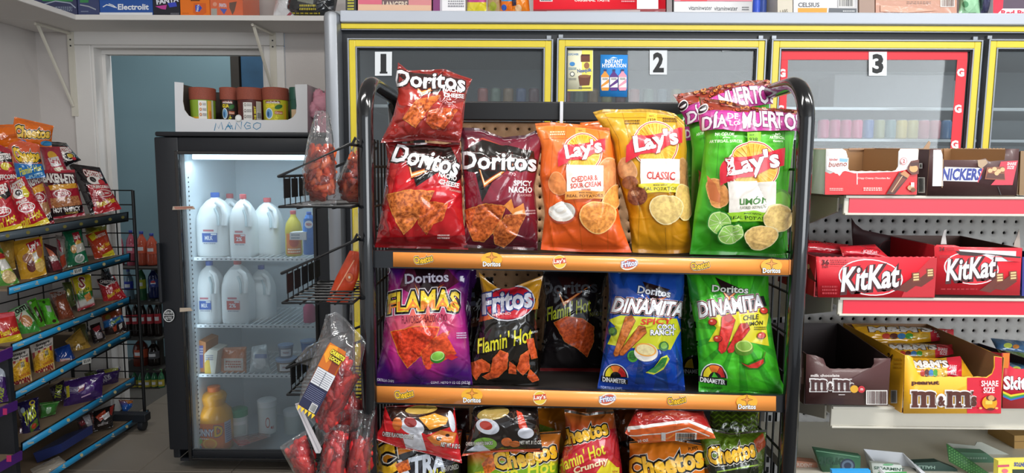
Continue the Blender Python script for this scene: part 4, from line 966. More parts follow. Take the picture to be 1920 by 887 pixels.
potato_chip(A, 1279, 378, 17, 34, 8, 8, '#eec270', '#f7dd9c', .2); potato_chip(A, 1247, 390, 30, 27, -15, 4, '#efcd80', '#f9e6ac', .25)
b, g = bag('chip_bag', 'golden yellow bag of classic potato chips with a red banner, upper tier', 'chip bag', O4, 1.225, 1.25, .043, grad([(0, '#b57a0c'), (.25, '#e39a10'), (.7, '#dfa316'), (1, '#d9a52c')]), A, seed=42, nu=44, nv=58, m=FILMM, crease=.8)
seal_strip(b, g, '#dcae3c')
# --- lime bags with the festival band
def limon_art():
    A = Art(); planks(A, [[(1350, 250), (1345, 330)], [(1380, 400), (1378, 480)], [(1440, 430), (1442, 484)], [(1335, 420), (1332, 480)], [(1470, 240), (1468, 330)]], '#3f8a1c')
    A.poly([(1310, 180), (1497, 206), (1492, 222), (1318, 215)], '#8e3420')
    rd = random.Random(8)
    for k in range(46):
        t = rd.random(); x = 1314+178*t; y = 187+22*t+rd.uniform(-2, 20)*(1-.35*t); c = rd.choice(['#c2452c', '#d8622e', '#e08a34', '#a82f2a', '#cf5a3a']); s = rd.uniform(3.5, 6.5)
        A.ell(x, y, s, s*.75, '#5a1e16', n=10).ell(x, y, s*.85, s*.6, c, n=10).ell(x, y, s*.4, s*.28, '#7c2a1c', n=8)
    A.poly([(1316, 212), (1360, 214), (1405, 222), (1450, 219), (1496, 218), (1493, 246), (1440, 251), (1380, 252), (1318, 243)], '#b02a86')
    A.poly([(1318, 216), (1495, 220), (1493, 240), (1320, 240)], '#c93a98')
    wh = '#f6ecf4'; o_ = [(.10, '#7c1a5e')]
    A.txt('DÍA', 1343, 230, 40, 28, wh, b=.04, ol=o_, rot=2).txt('DE', 1372, 224, 15, 9, wh, b=.03, rot=0).txt('LOS', 1377, 236, 20, 10, wh, b=.03).txt('MUERTOS', 1443, 232, 106, 29, wh, b=.045, ol=o_, rot=0, wave=[-1, 1, 2, 1, 0, -1, 2])
    A.ell(1322, 208, 8.5, 8.5, '#efe9ea').ell(1322, 208, 7, 7, '#2b1a20').ell(1322, 207, 5, 4, '#efe9ea', a0=180, a1=360)
    A.txt('NO COLORS', 1360, 257, 30, 5, '#e9f6d8', b=.03).txt('from', 1362, 263, 9, 3, '#e9f6d8').txt('ARTIFICIAL SOURCES', 1363, 269, 52, 5, '#e9f6d8', b=.03, rot=-2)
    A.rect(1396, 254, 1421, 276, '#8ccf2a').txt('1938', 1409, 267, 15, 6.5, '#26430e', b=.03).txt('EST.', 1409, 259, 8, 3, '#26430e')
    A.txt('NO', 1451, 257, 9, 4.5, '#e9f6d8', b=.03).txt('ARTIFICIAL', 1451, 263, 28, 5, '#e9f6d8', b=.03).txt('flavors', 1451, 269, 16, 4, '#e9f6d8')
    potato_chip(A, 1348, 362, 19, 27, 15, 7, '#d88f4c', '#eab070', .25); A.poly([(1332, 330), (1345, 345), (1352, 380), (1334, 372)], '#c9703c')
    A.ell(1458, 375, 16, 22, '#5d9a3c', rot=20).ell(1458, 375, 12, 17, '#7dbb48', rot=20)
    lays(A, 1408, 314, 43, [('LIMÓN', 1407, 374, 49, 14, 0)], None, '#3d7c2c', 1367, 340, 1446, 397, '#9cd32e', '#21380a', 14, rot=7, ry=42)
    A.txt('FLAVORED · SAZONADO', 1406, 386, 45, 5.5, '#8a8f78')
    for cx, cy, rx, ry, rt in ((1350, 413, 22, 22, 0), (1368, 433, 24, 18, 25)):
        A.ell(cx, cy, rx, ry, '#2f8a2c', rot=rt).ell(cx, cy, rx*.9, ry*.9, '#d6eea6', rot=rt).ell(cx, cy, rx*.82, ry*.82, '#9bd062', rot=rt)
        r_ = math.radians(rt)
        for k in range(9):
            t = 2*math.pi*k/9; A.line([(cx, cy), (cx+rx*.8*math.cos(t), cy+ry*.8*math.sin(t))], .9, '#e4f4c0')
        A.ell(cx, cy, rx*.1, ry*.1, '#e4f4c0')
    potato_chip(A, 1450, 405, 23, 26, 40, 9, '#f0cd84', '#f8e3ac', .25); potato_chip(A, 1422, 438, 31, 22, 5, 3, '#f0c67c', '#f9e4ae', .3)
    A.fine(1440, 470, 1470, 474, 1, '#cfe8b0', 6)
    return A
O7 = Outline([(1312, 181), (1360, 190), (1400, 200), (1450, 203), (1495, 207)], [(1294, 477), (1390, 478), (1478, 484)], [(1294, 477), (1302, 400), (1314, 330), (1322, 260), (1312, 181)], [(1478, 484), (1474, 400), (1480, 330), (1488, 260), (1495, 207)])
O6 = Outline([(1262, 178), (1300, 172), (1350, 160), (1400, 152), (1443, 150)], [(1286, 472), (1350, 472), (1440, 472)], [(1286, 472), (1296, 380), (1298, 280), (1290, 220), (1262, 178)], [(1440, 472), (1440, 300), (1443, 150)])
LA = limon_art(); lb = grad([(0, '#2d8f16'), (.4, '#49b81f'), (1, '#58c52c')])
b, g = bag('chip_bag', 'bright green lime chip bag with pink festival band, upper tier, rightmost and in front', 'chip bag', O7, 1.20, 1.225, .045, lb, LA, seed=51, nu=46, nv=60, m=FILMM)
seal_strip(b, g, '#8e4a30')
b, g = bag('chip_bag', 'green lime chip bag with pink festival band tucked behind the front one', 'chip bag', O6, 1.30, 1.33, .032, lb, LA, ref=O7, seed=52, nu=46, nv=60, m=FILMM)
seal_strip(b, g, '#8e4a30')
O = Outline([(1268, 215), (1300, 210)], [(1282, 470), (1320, 470)], [(1282, 470), (1288, 350), (1284, 280), (1268, 215)], None)
A = Art().poly([(1268, 240), (1310, 236), (1310, 262), (1278, 266)], '#b02a86').txt('D', 1290, 252, 10, 16, '#f6ecf4', b=.04)
b, g = bag('chip_bag', 'dark green bag edge squeezed between the yellow bag and the lime bags', 'chip bag', O, 1.38, 1.39, .02, '#2d7a1c', A, seed=53, nu=12, nv=30)

# --- second tier
OF = Outline([(728, 492), (800, 490), (882, 492)], [(703, 719), (790, 722), (886, 722)], [(703, 719), (716, 650), (722, 590), (728, 540), (728, 492)], [(886, 722), (880, 650), (874, 580), (880, 530), (882, 492)])
A = Art()
def fl_base(q):
    a = np.array(lin('#451566')); b_ = np.array(lin('#c42a86')); c_ = np.array(lin('#f0743c'))
    d = np.hypot((q[:, 0]-.45)/.55, (q[:, 1]-.52)/.40)+.12*np.sin(q[:, 0]*17+q[:, 1]*6); t = np.clip(1.25-d, 0, 1)[:, None]; m_ = np.clip((t-.5)*2, 0, 1)*.75
    r = a+(b_-a)*np.clip(t*1.9, 0, 1); return r+(c_-r)*m_
A.poly([(762, 505), (838, 505), (860, 530), (800, 570), (750, 540)], '#5b2138').poly([(775, 500), (838, 500), (815, 556), (795, 560)], '#241018')
vee(A, [(778, 534), (788, 560), (832, 535)], 4)
A.txt('Doritos', 800, 523, 80, 19, '#d9d2e2', rot=3, b=.04, ol=[(.09, '#3a2438')])
A.txt('FLAMAS', 794, 566, 132, 38, '#f7d23a', rot=2, b=.055, ol=[(.19, '#f2ecf2'), (.15, '#1a1016')], wave=[-3, 1, 0, 0, 2, 0, -5], sh=.05)
A.txt('FLAMAS', 794, 574, 128, 17, '#ef8a34', rot=2, b=.03, wave=[-3, 1, 0, 0, 2, 0, -5])
A.txt('FLAVORED · SAZONADO', 796, 598, 82, 14, '#7a1430', b=.01, rot=3)
A.chip([(735, 622), (780, 612), (822, 614), (812, 645), (790, 665), (765, 688), (748, 660)], '#dd3f22', 13, .7, '#f0a02c').chip([(790, 660), (815, 632), (842, 620), (830, 650), (812, 680), (795, 682)], '#e04a26', 14, .7, '#f0902c')
A.poly([(805, 640), (830, 622), (842, 638), (855, 662), (822, 680)], '#e8542e', .5)
A.ell(820, 668, 14, 11, '#2f8a2c', rot=15).ell(820, 666, 12.5, 8.5, '#cdea96', rot=15).ell(820, 666, 11, 7, '#8ccf50', rot=15).poly([(832, 668), (845, 662), (858, 668), (846, 674)], '#d42a2e').ell(803, 685, 6, 6, '#d8442e', grain=.5)
A.ell(725, 508, 8, 8, '#cfc6da').ell(725, 508, 6.5, 6.5, '#2b1a30').fine(854, 622, 872, 634, 3, '#e0c8e8', 3)
A.txt('TORTILLA CHIPS', 722, 712, 34, 6, '#e8def0', rot=-6, b=.02).txt('CONT. NETO 9 1/2 OZ (262.2g)', 845, 717, 74, 8, '#e8def0', b=.02)
b, g = bag('chip_bag', 'purple and magenta bag with yellow graffiti lettering, second tier, leftmost', 'chip bag', OF, 1.205, 1.235, .045, fl_base, A, seed=64, nu=44, nv=58, crease=1.4)
seal_strip(b, g, '#3a1260', False)
OFr = Outline([(898, 510), (915, 527), (935, 541), (955, 541), (985, 530), (1018, 517)], [(882, 718), (945, 722), (1010, 722)], [(882, 718), (886, 660), (900, 590), (904, 550), (898, 510)], [(1010, 722), (1008, 650), (1006, 590), (1012, 550), (1018, 517)])
A = Art().poly([(890, 600), (905, 575), (1010, 560), (1014, 590), (1010, 730), (880, 730), (882, 660)], '#17130f')
rd = random.Random(3)
for k in range(16): x = 900+k*7; A.poly([(x-5, 604-k*1.6), (x+1, 574-k*1.2-rd.random()*8), (x+6, 603-k*1.6)], rd.choice(['#e87a24', '#f0a02c', '#d9581c']))
A.ell(955, 568, 47, 34, '#e8e4ee', rot=10).ell(955, 569, 45, 31.5, '#4b2438', rot=10).ell(956, 569, 43, 30, '#cf2434', rot=10)
A.txt('Fritos', 951, 565, 92, 39, '#eceaf4', rot=9, b=.06, ol=[(.12, '#2c3f86')], sh=.12).txt('BRAND', 941, 590, 34, 4.5, '#f3dede', rot=5, b=.02)
A.txt("Flamin' Hot", 947, 637, 102, 29, '#e4dc32', rot=13, b=.028, sh=.25).txt('FLAVORED', 1003, 622, 16, 4, '#ddd', rot=8)
for pts in ([(884, 680), (905, 672), (920, 682), (918, 695), (903, 698), (893, 712), (886, 700)], [(905, 704), (920, 696), (925, 670), (938, 655), (953, 662), (950, 690), (935, 705), (915, 710)], [(955, 676), (966, 684), (968, 700), (953, 698)], [(975, 665), (990, 655), (992, 690), (980, 702), (968, 690)], [(988, 650), (985, 636), (998, 634), (1006, 670), (995, 672)], [(992, 690), (1004, 702), (1010, 712), (998, 716), (988, 706)]):
    A.chip(pts, '#d9582c', int(pts[0][0]), .5, '#e8823c')
b, g = bag('corn_chip_bag', 'black and gold corn chip bag with red oval, second tier, second from left', 'chip bag', OFr, 1.215, 1.24, .04, grad([(0, '#17130f'), (.5, '#3a2a14'), (.62, '#c98a18'), (1, '#d3962a')]), A, seed=75, nu=42, nv=56, crease=1.2)
O = Outline([(873, 520), (925, 520)], [(872, 716), (930, 716)])
A = Art().txt('F', 884, 572, 18, 44, '#55586a', b=.05, rot=8).poly([(870, 600), (930, 590), (930, 606), (870, 616)], '#5a3014')
b, g = bag('corn_chip_bag', 'dark corn chip bag mostly hidden behind the black and gold one', 'chip bag', O, 1.30, 1.31, .03, '#1c1814', A, seed=76, nu=20, nv=30)
OFh = Outline([(1018, 506), (1075, 508), (1138, 506)], [(1012, 698), (1070, 702), (1130, 698)], waist=.02)
A = Art().poly([(1012, 690), (1130, 690), (1130, 702), (1012, 702)], '#6b1518').poly([(1045, 520), (1110, 520), (1075, 575)], '#2b1010')
vee(A, [(1046, 545), (1057, 570), (1108, 536)], 3)
A.txt('Doritos', 1067, 540, 104, 24, '#54555a', b=.045, rot=2).txt("Flamin' Hot", 1067, 580, 82, 26, '#c4cc34', rot=13, b=.02, sh=.25).txt('NACHO', 1118, 589, 26, 8, '#8c8e40', rot=3)
A.chip([(1040, 605), (1062, 594), (1092, 598), (1112, 612), (1112, 640), (1100, 668), (1082, 652), (1060, 640)], '#d9582a', 17, .6, '#e88a3c')
b, g = bag('chip_bag', 'black bag with one large orange chip, second tier, set back in the middle', 'chip bag', OFh, 1.31, 1.33, .038, grad([(0, '#161214'), (1, '#1d171b')]), A, seed=81, nu=36, nv=48, crease=1.2)
def dinameter(A, x, y, k=1.):
    A.ell(x, y, 27*k, 30*k, '#d9dadf', a0=0, a1=180).ell(x, y, 25*k, 28*k, '#15161a', a0=0, a1=180).ell(x, y-2, 22*k, 24*k, '#e3d02c', a0=120, a1=180, rot=0).ell(x, y-2, 22*k, 24*k, '#e5762a', a0=62, a1=118).ell(x, y-2, 22*k, 24*k, '#c92a2a', a0=0, a1=60).ell(x, y, 12*k, 13*k, '#15161a', a0=0, a1=180)
    A.poly([(x-30*k, y-3), (x+26*k, y+4*k), (x+25*k, y+15*k), (x-31*k, y+9*k)], '#15161a').txt('DINAMETER', x-3*k, y+6*k, 50*k, 10*k, '#f0f0f2', b=.04, rot=-5)
def stick(A, x0, y0, x1, y1, w0, w1, c='#c9702e', e='#7c3a14', grain=.55):
    d = np.array([x1-x0, y1-y0], float); d /= np.linalg.norm(d); n = np.array([-d[1], d[0]]); a, b = np.array([x0, y0]), np.array([x1, y1])
    pts = [a+n*w0, a-n*w0]+[b-n*w1]+[b+d*w1*.7]+[b+n*w1]; A.poly([tuple(p) for p in [a+n*(w0+1), a-d*w0*.8, a-n*(w0+1), b-n*(w1+1), b+d*w1, b+n*(w1+1)]], e)
    A.poly([tuple(p) for p in [a+n*w0, a-d*w0*.6, a-n*w0, b-n*w1, b+d*w1*.7, b+n*w1]], c, grain)
    A.ell(a[0], a[1], w0*.7, w0*.55, tuple(np.array(lin(c))[:3]*.6)+(1,), n=12); 
OB = Outline([(1140, 498), (1210, 500), (1283, 498)], [(1120, 728), (1200, 732), (1285, 735)], [(1120, 728), (1130, 670), (1138, 600), (1142, 550), (1140, 498)], [(1285, 735), (1278, 660), (1276, 600), (1283, 550), (1283, 498)])
A = Art()
for p in ([(1190, 720), (1200, 660), (1210, 720)], [(1225, 730), (1240, 650), (1255, 735)], [(1140, 560), (1125, 700), (1150, 640)], [(1265, 640), (1285, 700), (1270, 720)], [(1160, 505), (1170, 540), (1180, 510)]): A.poly(p, '#163a7c')
A.poly([(1140, 645), (1155, 612), (1142, 600), (1165, 592), (1268, 598), (1276, 620), (1262, 640), (1268, 632), (1256, 655), (1170, 650)], '#c9cc2c')
A.poly([(1205, 530), (1255, 545), (1222, 568)], '#241416'); vee(A, [(1212, 558), (1216, 570), (1252, 558)], 3)
A.txt('Doritos', 1226, 549, 60, 14, '#e6e8f0', b=.04, rot=-8, ol=[(.1, '#1a2036')])
A.poly([(1160, 556), (1170, 560), (1284, 566), (1284, 592), (1260, 594), (1150, 590)], '#101218').txt('DINAMITA', 1217, 577, 130, 27, '#f1f2f6', rot=-4, b=.06, ol=[(.14, '#f1f2f6'), (.12, '#c4352c'), (.095, '#101218')], sh=.25)
A.txt('SPICY', 1230, 603, 56, 11, '#d9402e', b=.05, rot=2, sh=.2).txt('COOL', 1248, 613, 34, 10, '#f2f2f2', b=.05, ol=[(.12, '#23306a')]).txt('RANCH', 1240, 623, 42, 10, '#f2f2f2', b=.05, ol=[(.12, '#23306a')])
stick(A, 1183, 598, 1156, 664, 9, 4); stick(A, 1205, 617, 1166, 662, 9, 4, '#c2662a')
A.ell(1151, 621, 8, 8, '#2d5a2a', grain=.3).ell(1150, 620, 5, 5, '#5c8a3c', grain=.3).ell(1187, 666, 10, 11, '#4a9a34').ell(1187, 665, 7, 8, '#2d6a2c', grain=.4).ell(1243, 648, 9, 9, '#2d6a3c').ell(1243, 647, 6, 6, '#7cae4c')
A.ell(1211, 659, 22, 17, '#d8d2c8', rot=-8).ell(1210, 654, 20, 12, '#e8a44c', rot=-12).ell(1210, 654, 17, 9.5, '#e9d9a4', rot=-12, grain=.2)
A.poly([(1210, 696), (1225, 686), (1238, 668), (1248, 664), (1253, 672), (1243, 690), (1225, 700)], '#cfd43a').poly([(1213, 694), (1227, 684), (1240, 669), (1249, 668), (1245, 684), (1228, 697)], '#2f8a3c')
dinameter(A, 1155, 706, .86); A.txt('TORTILLA CHIPS', 1146, 727, 40, 5, '#9aa8d8', rot=-4)
A.ell(1163, 508, 9, 7, '#c8cede').ell(1163, 507, 7.5, 5.5, '#1a2450')
b, g = bag('chip_bag', 'blue bag of rolled chips with dip bowl and dial badge, second tier', 'chip bag', OB, 1.20, 1.225, .045, grad([(0, '#123a96'), (.5, '#1748ac'), (1, '#1a3f88')]), A, seed=92, nu=44, nv=58)
seal_strip(b, g, '#1a3c90', False)
OG = Outline([(1286, 498), (1360, 500), (1441, 498)], [(1310, 736), (1400, 737), (1484, 752)], [(1310, 736), (1310, 680), (1303, 610), (1292, 550), (1286, 498)], [(1484, 752), (1464, 712), (1450, 640), (1441, 570), (1441, 498)])
def green_art():
    A = Art()
    for k in range(14):
        t = math.pi*(k+.3)/7; A.poly([(1385, 620), (1385+190*math.cos(t-.07), 620+190*math.sin(t-.07)), (1385+190*math.cos(t+.07), 620+190*math.sin(t+.07))], '#2f9a1e')
    A.poly([(1330, 600), (1350, 590), (1420, 575), (1440, 590), (1435, 615), (1440, 648), (1400, 640), (1330, 640), (1345, 615)], '#dcd028')
    A.poly([(1342, 522), (1390, 545), (1365, 566)], '#241416'); vee(A, [(1352, 544), (1366, 562), (1386, 544)], 3)
    A.txt('Doritos', 1369, 545, 66, 13, '#e2e6dc', b=.04, rot=-3, ol=[(.1, '#203016')])
    A.poly([(1309, 574), (1430, 556), (1436, 574), (1420, 580), (1316, 596)], '#101218').txt('DINAMITA', 1371, 575, 118, 29, '#f1f2f6', rot=7, b=.06, ol=[(.14, '#f1f2f6'), (.12, '#c4352c'), (.095, '#101218')], tap=.02)
    A.txt('CHILE', 1406, 596, 28, 9, '#2c2408', b=.04, rot=6, sh=.2).txt('LIMÓN', 1413, 606, 30, 9, '#2c2408', b=.04, rot=6, sh=.2).fine(1412, 612, 1434, 619, 2, '#5a5410', 4)
    stick(A, 1366, 598, 1354, 656, 12, 6, '#d8322a', '#8a1a18', .35); stick(A, 1396, 612, 1368, 656, 9, 5, '#cc2e28', '#8a1a18', .35)
    for x, y in ((1338, 604), (1429, 584), (1347, 634), (1424, 629)): A.ell(x, y, 8, 6.5, '#5c1a18', n=14).ell(x, y-.5, 7, 5.5, '#c8382c', n=14, grain=.3).ell(x-2, y-2, 2.4, 1.5, '#f0b0a0', n=8)
    A.ell(1393, 651, 17, 13, '#5a8a2a', rot=-8).ell(1394, 647, 14, 10, '#c7dc7a', rot=-10).ell(1394, 647, 12, 8, '#8ab648', rot=-10)
    A.poly([(1386, 674), (1400, 680), (1418, 672), (1430, 668), (1432, 678), (1420, 690), (1402, 690)], '#2a6a1c').poly([(1389, 676), (1401, 682), (1418, 675), (1428, 671), (1428, 678), (1418, 687), (1404, 687)], '#d0322a').line([(1428, 670), (1431, 658)], 2, '#5a7a2c')
    dinameter(A, 1340, 706, .9); A.poly([(1334, 704), (1340, 694), (1346, 704)], '#4cc23a')
    A.txt('10 TORTILLA CHIPS', 1334, 725, 40, 5, '#1c4a14', b=.02).txt('DE MAIZ CON SABOR', 1345, 732, 45, 4, '#1c4a14', b=.02).txt('NET WT · CONT. NETO', 1410, 731, 50, 4.5, '#1c4a14', b=.02)
    A.ell(1293, 507, 9, 9, '#c8dac0').ell(1293, 507, 7.5, 7.5, '#1c3a14').ell(1293, 506, 5, 4, '#c8dac0', a0=180, a1=360)
    return A
GA = green_art(); gb = radial(.5, .5, .75, '#4fc92a', '#34a81c')
b, g = bag('chip_bag', 'neon green bag of red rolled chips, second tier, rightmost, corner over the shelf edge', 'chip bag', OG, 1.185, 1.225, .045, gb, GA, seed=93, nu=44, nv=58, m=FILMM)
seal_strip(b, g, '#43b424', False)
O = Outline([(1270, 506), (1350, 506)], [(1276, 712), (1360, 712)])
A = Art().ell(1301, 690, 22, 25, '#15161a', a0=0, a1=180).ell(1301, 690, 17, 19, '#d8b02c', a0=100, a1=180).poly([(1276, 688), (1330, 692), (1330, 704), (1276, 700)], '#15161a').txt('DINAMETER', 1300, 696, 44, 8, '#e8e8ea', b=.03)
b, g = bag('chip_bag', 'dark green bag standing behind the neon green one, badge peeking out left', 'chip bag', O, 1.30, 1.31, .032, '#226a16', A, seed=94, nu=24, nv=34)
b, g = bag('chip_bag', 'deep purple bag hidden behind the purple graffiti bag', 'chip bag', Outline([(850, 506), (893, 506)], [(850, 712), (896, 712)]), 1.31, 1.31, .03, '#3c1452', None, seed=95, nu=18, nv=30)

# --- third tier (cut by the picture's lower edge)
def cheet(A, x, y, w_, h, rot=8, wave=None, t='Cheetos', sh=0):
    A.txt(t, x, y, w_, h, '#f4bb2c', b=.075, rot=rot, ol=[(.20, '#efe8dc'), (.165, '#15100c')], wave=wave or [h*.12, h*.05, 0, 0, h*.05, h*.12], sh=sh)
def hanging(label, out, Y, seed, base, spots, bottom, txts):
    A = Art()
    for s in spots: getattr(A, s[0])(*s[1:])
    for t in txts: A.txt(*t[:6], rot=t[6], b=.03, ol=[(.12, '#15100c')])
    b, g = bag('puff_bag', label, 'snack bag', out, Y, Y+.015, .034, base, A, seed=seed, nu=36, nv=30, crease=1.4); seal_strip(b, g, bottom, False)
hanging('red and white snack bag lying over the lower tier, leftmost, ounces printed on it', Outline([(722, 762), (790, 760), (852, 763)], [(701, 822), (745, 838), (800, 850), (866, 868)], [(701, 822), (715, 800), (722, 762)], [(866, 868), (858, 815), (852, 763)]), 1.165, 101, '#d2242a',
        [('poly', [(722, 762), (852, 762), (845, 800), (800, 815), (760, 800), (735, 790)], '#2a1712'), ('ell', 790, 768, 30, 9, '#b99a4c', 5, 24), ('ell', 773, 800, 23, 14, '#cfd0d8', -20), ('ell', 770, 792, 12, 9, '#8a2a26', -20), ('poly', [(785, 784), (815, 776), (840, 784), (835, 796), (805, 806)], '#e89a34'), ('ell', 746, 795, 9, 12, '#c96a2c'), ('ell', 846, 790, 6, 20, '#d8dae2', 10), ('poly', [(800, 820), (825, 806), (856, 812), (850, 830), (815, 836)], '#cf7a34'), ('ell', 822, 822, 5, 4, '#2a1712'), ('ell', 838, 816, 4, 3, '#2a1712'), ('poly', [(755, 815), (790, 812), (800, 845), (762, 842)], '#d4d5dc'), ('line', [(703, 823), (745, 838), (800, 850), (862, 864)], 3, '#f0d8d4')],
        '#b81c22', [('CHEESE FLAVORED SNACKS', 747, 816, 58, 8, '#f4f0ec', -6), ('NET WT. 8 1/2 OZ.', 846, 835, 40, 8, '#f4f0ec', -8)])
hanging('black and white snack bag lying over the lower tier, second from left', Outline([(888, 762), (940, 760), (1008, 763)], [(866, 855), (900, 850), (960, 846), (1018, 848)], [(866, 855), (882, 810), (888, 762)], [(1018, 848), (1012, 810), (1008, 763)]), 1.165, 102, '#1c1614',
        [('ell', 925, 776, 30, 12, '#a08a4c', 10, 24), ('ell', 915, 800, 22, 14, '#c2c6d0', -15), ('ell', 912, 798, 12, 8, '#a83428', -15), ('poly', [(968, 770), (978, 775), (992, 812), (984, 822), (972, 800)], '#c8402a'), ('ell', 985, 812, 15, 10, '#c8cad4'), ('ell', 910, 832, 22, 12, '#7cae44'), ('ell', 950, 828, 10, 8, '#cf6a34'), ('ell', 965, 832, 10, 6, '#c86a34'), ('poly', [(875, 845), (900, 830), (925, 848)], '#c8cedc'), ('line', [(868, 852), (905, 847), (960, 843), (1012, 842)], 2.5, '#d8542c')],
        '#c8502c', [('CHEESE FLAVORED SNACKS', 899, 831, 50, 6.5, '#e8e4dc', 3), ('NET WT. 8 1/2 OZ', 994, 829, 40, 7, '#e8e4dc', 0)])
def low_bag(label, out, Y, seed, base, art, D=.042, **k):
    b, g = bag('puff_bag', label, 'snack bag', out, Y, Y+.02, D, base, art, seed=seed, nu=38, nv=44, **k); seal_strip(b, g, '#3a2a1a'); return b
A = Art().poly([(728, 862), (760, 850), (800, 840), (870, 850), (866, 960), (712, 960)], '#1d1a1c').poly([(760, 888), (775, 858), (850, 850), (848, 880), (800, 900)], '#2a2830')
A.txt('C', 722, 862, 44, 56, '#f4bb2c', b=.09, rot=8, ol=[(.2, '#efe8dc'), (.16, '#15100c')]).txt('XTRA', 790, 874, 90, 38, '#dfe6f2', rot=12, b=.07, ol=[(.13, '#15100c')], sh=.2).txt("Flamin' Hot", 800, 893, 70, 20, '#e4dc32', rot=14, b=.03, sh=.2).txt('FLAVORED', 842, 878, 34, 9, '#b8b4b0', rot=12)
A.chip([(742, 872), (766, 862), (770, 880), (750, 888)], '#dd6a2c', 4)
low_bag('orange and black snack bag marked XTRA, lowest visible tier, leftmost', Outline([(704, 808), (790, 812), (866, 806)], [(700, 968), (870, 972)], waist=.03), 1.20, 103, grad([(0, '#2a1a12'), (.45, '#d96a1c'), (.7, '#d8871f'), (1, '#c22a22')]), A)
A = Art().poly([(870, 905), (940, 865), (1045, 880), (1050, 970), (868, 970)], '#7fae22'); cheet(A, 985, 858, 118, 34, 12); A.txt("Flamin' Hot", 965, 885, 150, 26, '#e4dc32', rot=10, b=.035, sh=.2)
A.chip([(905, 870), (925, 850), (930, 880), (912, 892)], '#e8742c', 6)
low_bag('lime green and orange snack bag with yellow lettering, lowest visible tier, second from left', Outline([(874, 812), (960, 815), (1052, 808)], [(868, 968), (1052, 970)], waist=.03), 1.205, 104, grad([(0, '#7fae22'), (.6, '#8cae2a'), (.72, '#d8742a'), (1, '#cf7a2c')]), A)
A = Art().poly([(1000, 763), (1090, 763), (1060, 850), (1040, 860), (1010, 800)], '#e0821f').poly([(1010, 795), (1040, 805), (1035, 835), (1015, 822)], '#7f9a2c').poly([(1030, 830), (1050, 810), (1062, 840), (1040, 860)], '#f2b23a')
low_bag('orange flame-printed bag standing behind the lowest tier, middle left', Outline([(998, 762), (1100, 762)], [(1000, 900), (1100, 900)]), 1.30, 105, grad([(0, '#9a4a14'), (1, '#c8661c')]), A, D=.03)
A = Art().poly([(1058, 830), (1165, 800), (1172, 890), (1170, 970), (1045, 970)], '#c22430').poly([(1115, 890), (1128, 872), (1140, 862), (1160, 880), (1166, 970), (1110, 970)], '#e3cf2a'); cheet(A, 1092, 815, 96, 30, 12); A.txt("Flamin' Hot", 1090, 857, 92, 24, '#e4dc32', rot=22, b=.03, sh=.2).txt('Crunchy', 1108, 874, 66, 15, '#f0dcae', rot=18, b=.05, ol=[(.13, '#b81c22')], sh=.2)
A.rect(1144, 876, 1160, 900, '#e9dc3a').txt('NEW', 1152, 884, 10, 4, '#a81c22')
low_bag('red and yellow crunchy snack bag, lowest visible tier, middle', Outline([(1058, 768), (1100, 775), (1150, 770)], [(1046, 968), (1170, 970)], [(1046, 968), (1050, 870), (1062, 820), (1058, 768)], [(1170, 970), (1166, 880), (1158, 820), (1150, 770)]), 1.20, 106, grad([(0, '#c22430'), (.75, '#c23a24'), (1, '#b86a2a')]), A)
A = Art(); cheet(A, 1248, 872, 142, 40, 9)
A.txt('PUFFS', 1299, 842, 18, 7, '#3a2410', b=.04, rot=10)
low_bag('plain orange snack bag with bold yellow lettering, lowest visible tier, fourth from left', Outline([(1180, 828), (1250, 820), (1325, 834)], [(1172, 968), (1335, 970)], waist=.02), 1.20, 107, grad([(0, '#cf6212'), (1, '#e8801f')]), A, m=FILMM)
A = Art().poly([(1175, 800), (1290, 787), (1340, 806), (1342, 822), (1290, 798), (1178, 810)], '#f0ece8').poly([(1182, 806), (1290, 792), (1342, 815), (1340, 828), (1180, 826)], '#e0642a').line([(1180, 817), (1250, 812), (1290, 802), (1330, 818)], 2, '#efe6dc')
A.bars(1268, 812, 1304, 826, 3).rect(1240, 810, 1248, 826, '#d8d4d2').txt('50 OZ', 1206, 825, 20, 5, '#f4efe9', rot=8, b=.05)
hanging_b, g = bag('puff_bag', 'red and orange snack bag lying on its side, bar code up, lower tier', 'snack bag', Outline([(1192, 768), (1260, 764), (1318, 770)], [(1172, 812), (1200, 832), (1270, 826), (1342, 822)], [(1172, 812), (1192, 768)], [(1342, 822), (1318, 770)]), 1.155, 1.17, .034, grad([(0, '#c84a24'), (.5, '#a8201f'), (1, '#5a1c18')]), A, seed=108, nu=36, nv=24, crease=1.3)
def lime_art(ty=0):
    A = Art(); rd = random.Random(4)
    for k in range(9):
        y = 812+k*9; A.line([(1300+q*8, y+(3 if q % 2 else -3)+ty) for q in range(18)], 3, '#5d7a1c')
    return A
A = lime_art(); A.poly([(1322, 872), (1420, 862), (1425, 970), (1318, 970)], '#1f2416'); cheet(A, 1372, 852, 86, 34, 10); A.line([(1345, 885), (1420, 872)], 2.5, '#8cae3a'); A.poly([(1412, 828), (1430, 812), (1436, 835), (1420, 850)], '#c8542a')
low_bag('mossy green wavy-patterned snack bag, lowest visible tier, rightmost', Outline([(1310, 800), (1370, 812), (1437, 806)], [(1318, 968), (1430, 970)], waist=.02), 1.205, 109, grad([(0, '#26301a'), (.45, '#4c6a1c'), (1, '#6d8c26')]), A)
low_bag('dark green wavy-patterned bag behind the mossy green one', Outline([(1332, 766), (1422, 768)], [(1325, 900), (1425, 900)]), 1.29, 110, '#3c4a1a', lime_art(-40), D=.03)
low_bag('dark orange bag in shadow behind the plain orange one, lower tier', Outline([(1150, 765), (1240, 765)], [(1155, 900), (1240, 900)]), 1.30, 111, '#6a3214', Art().poly([(1155, 830), (1200, 820), (1195, 850)], '#2a1a12'), D=.03)
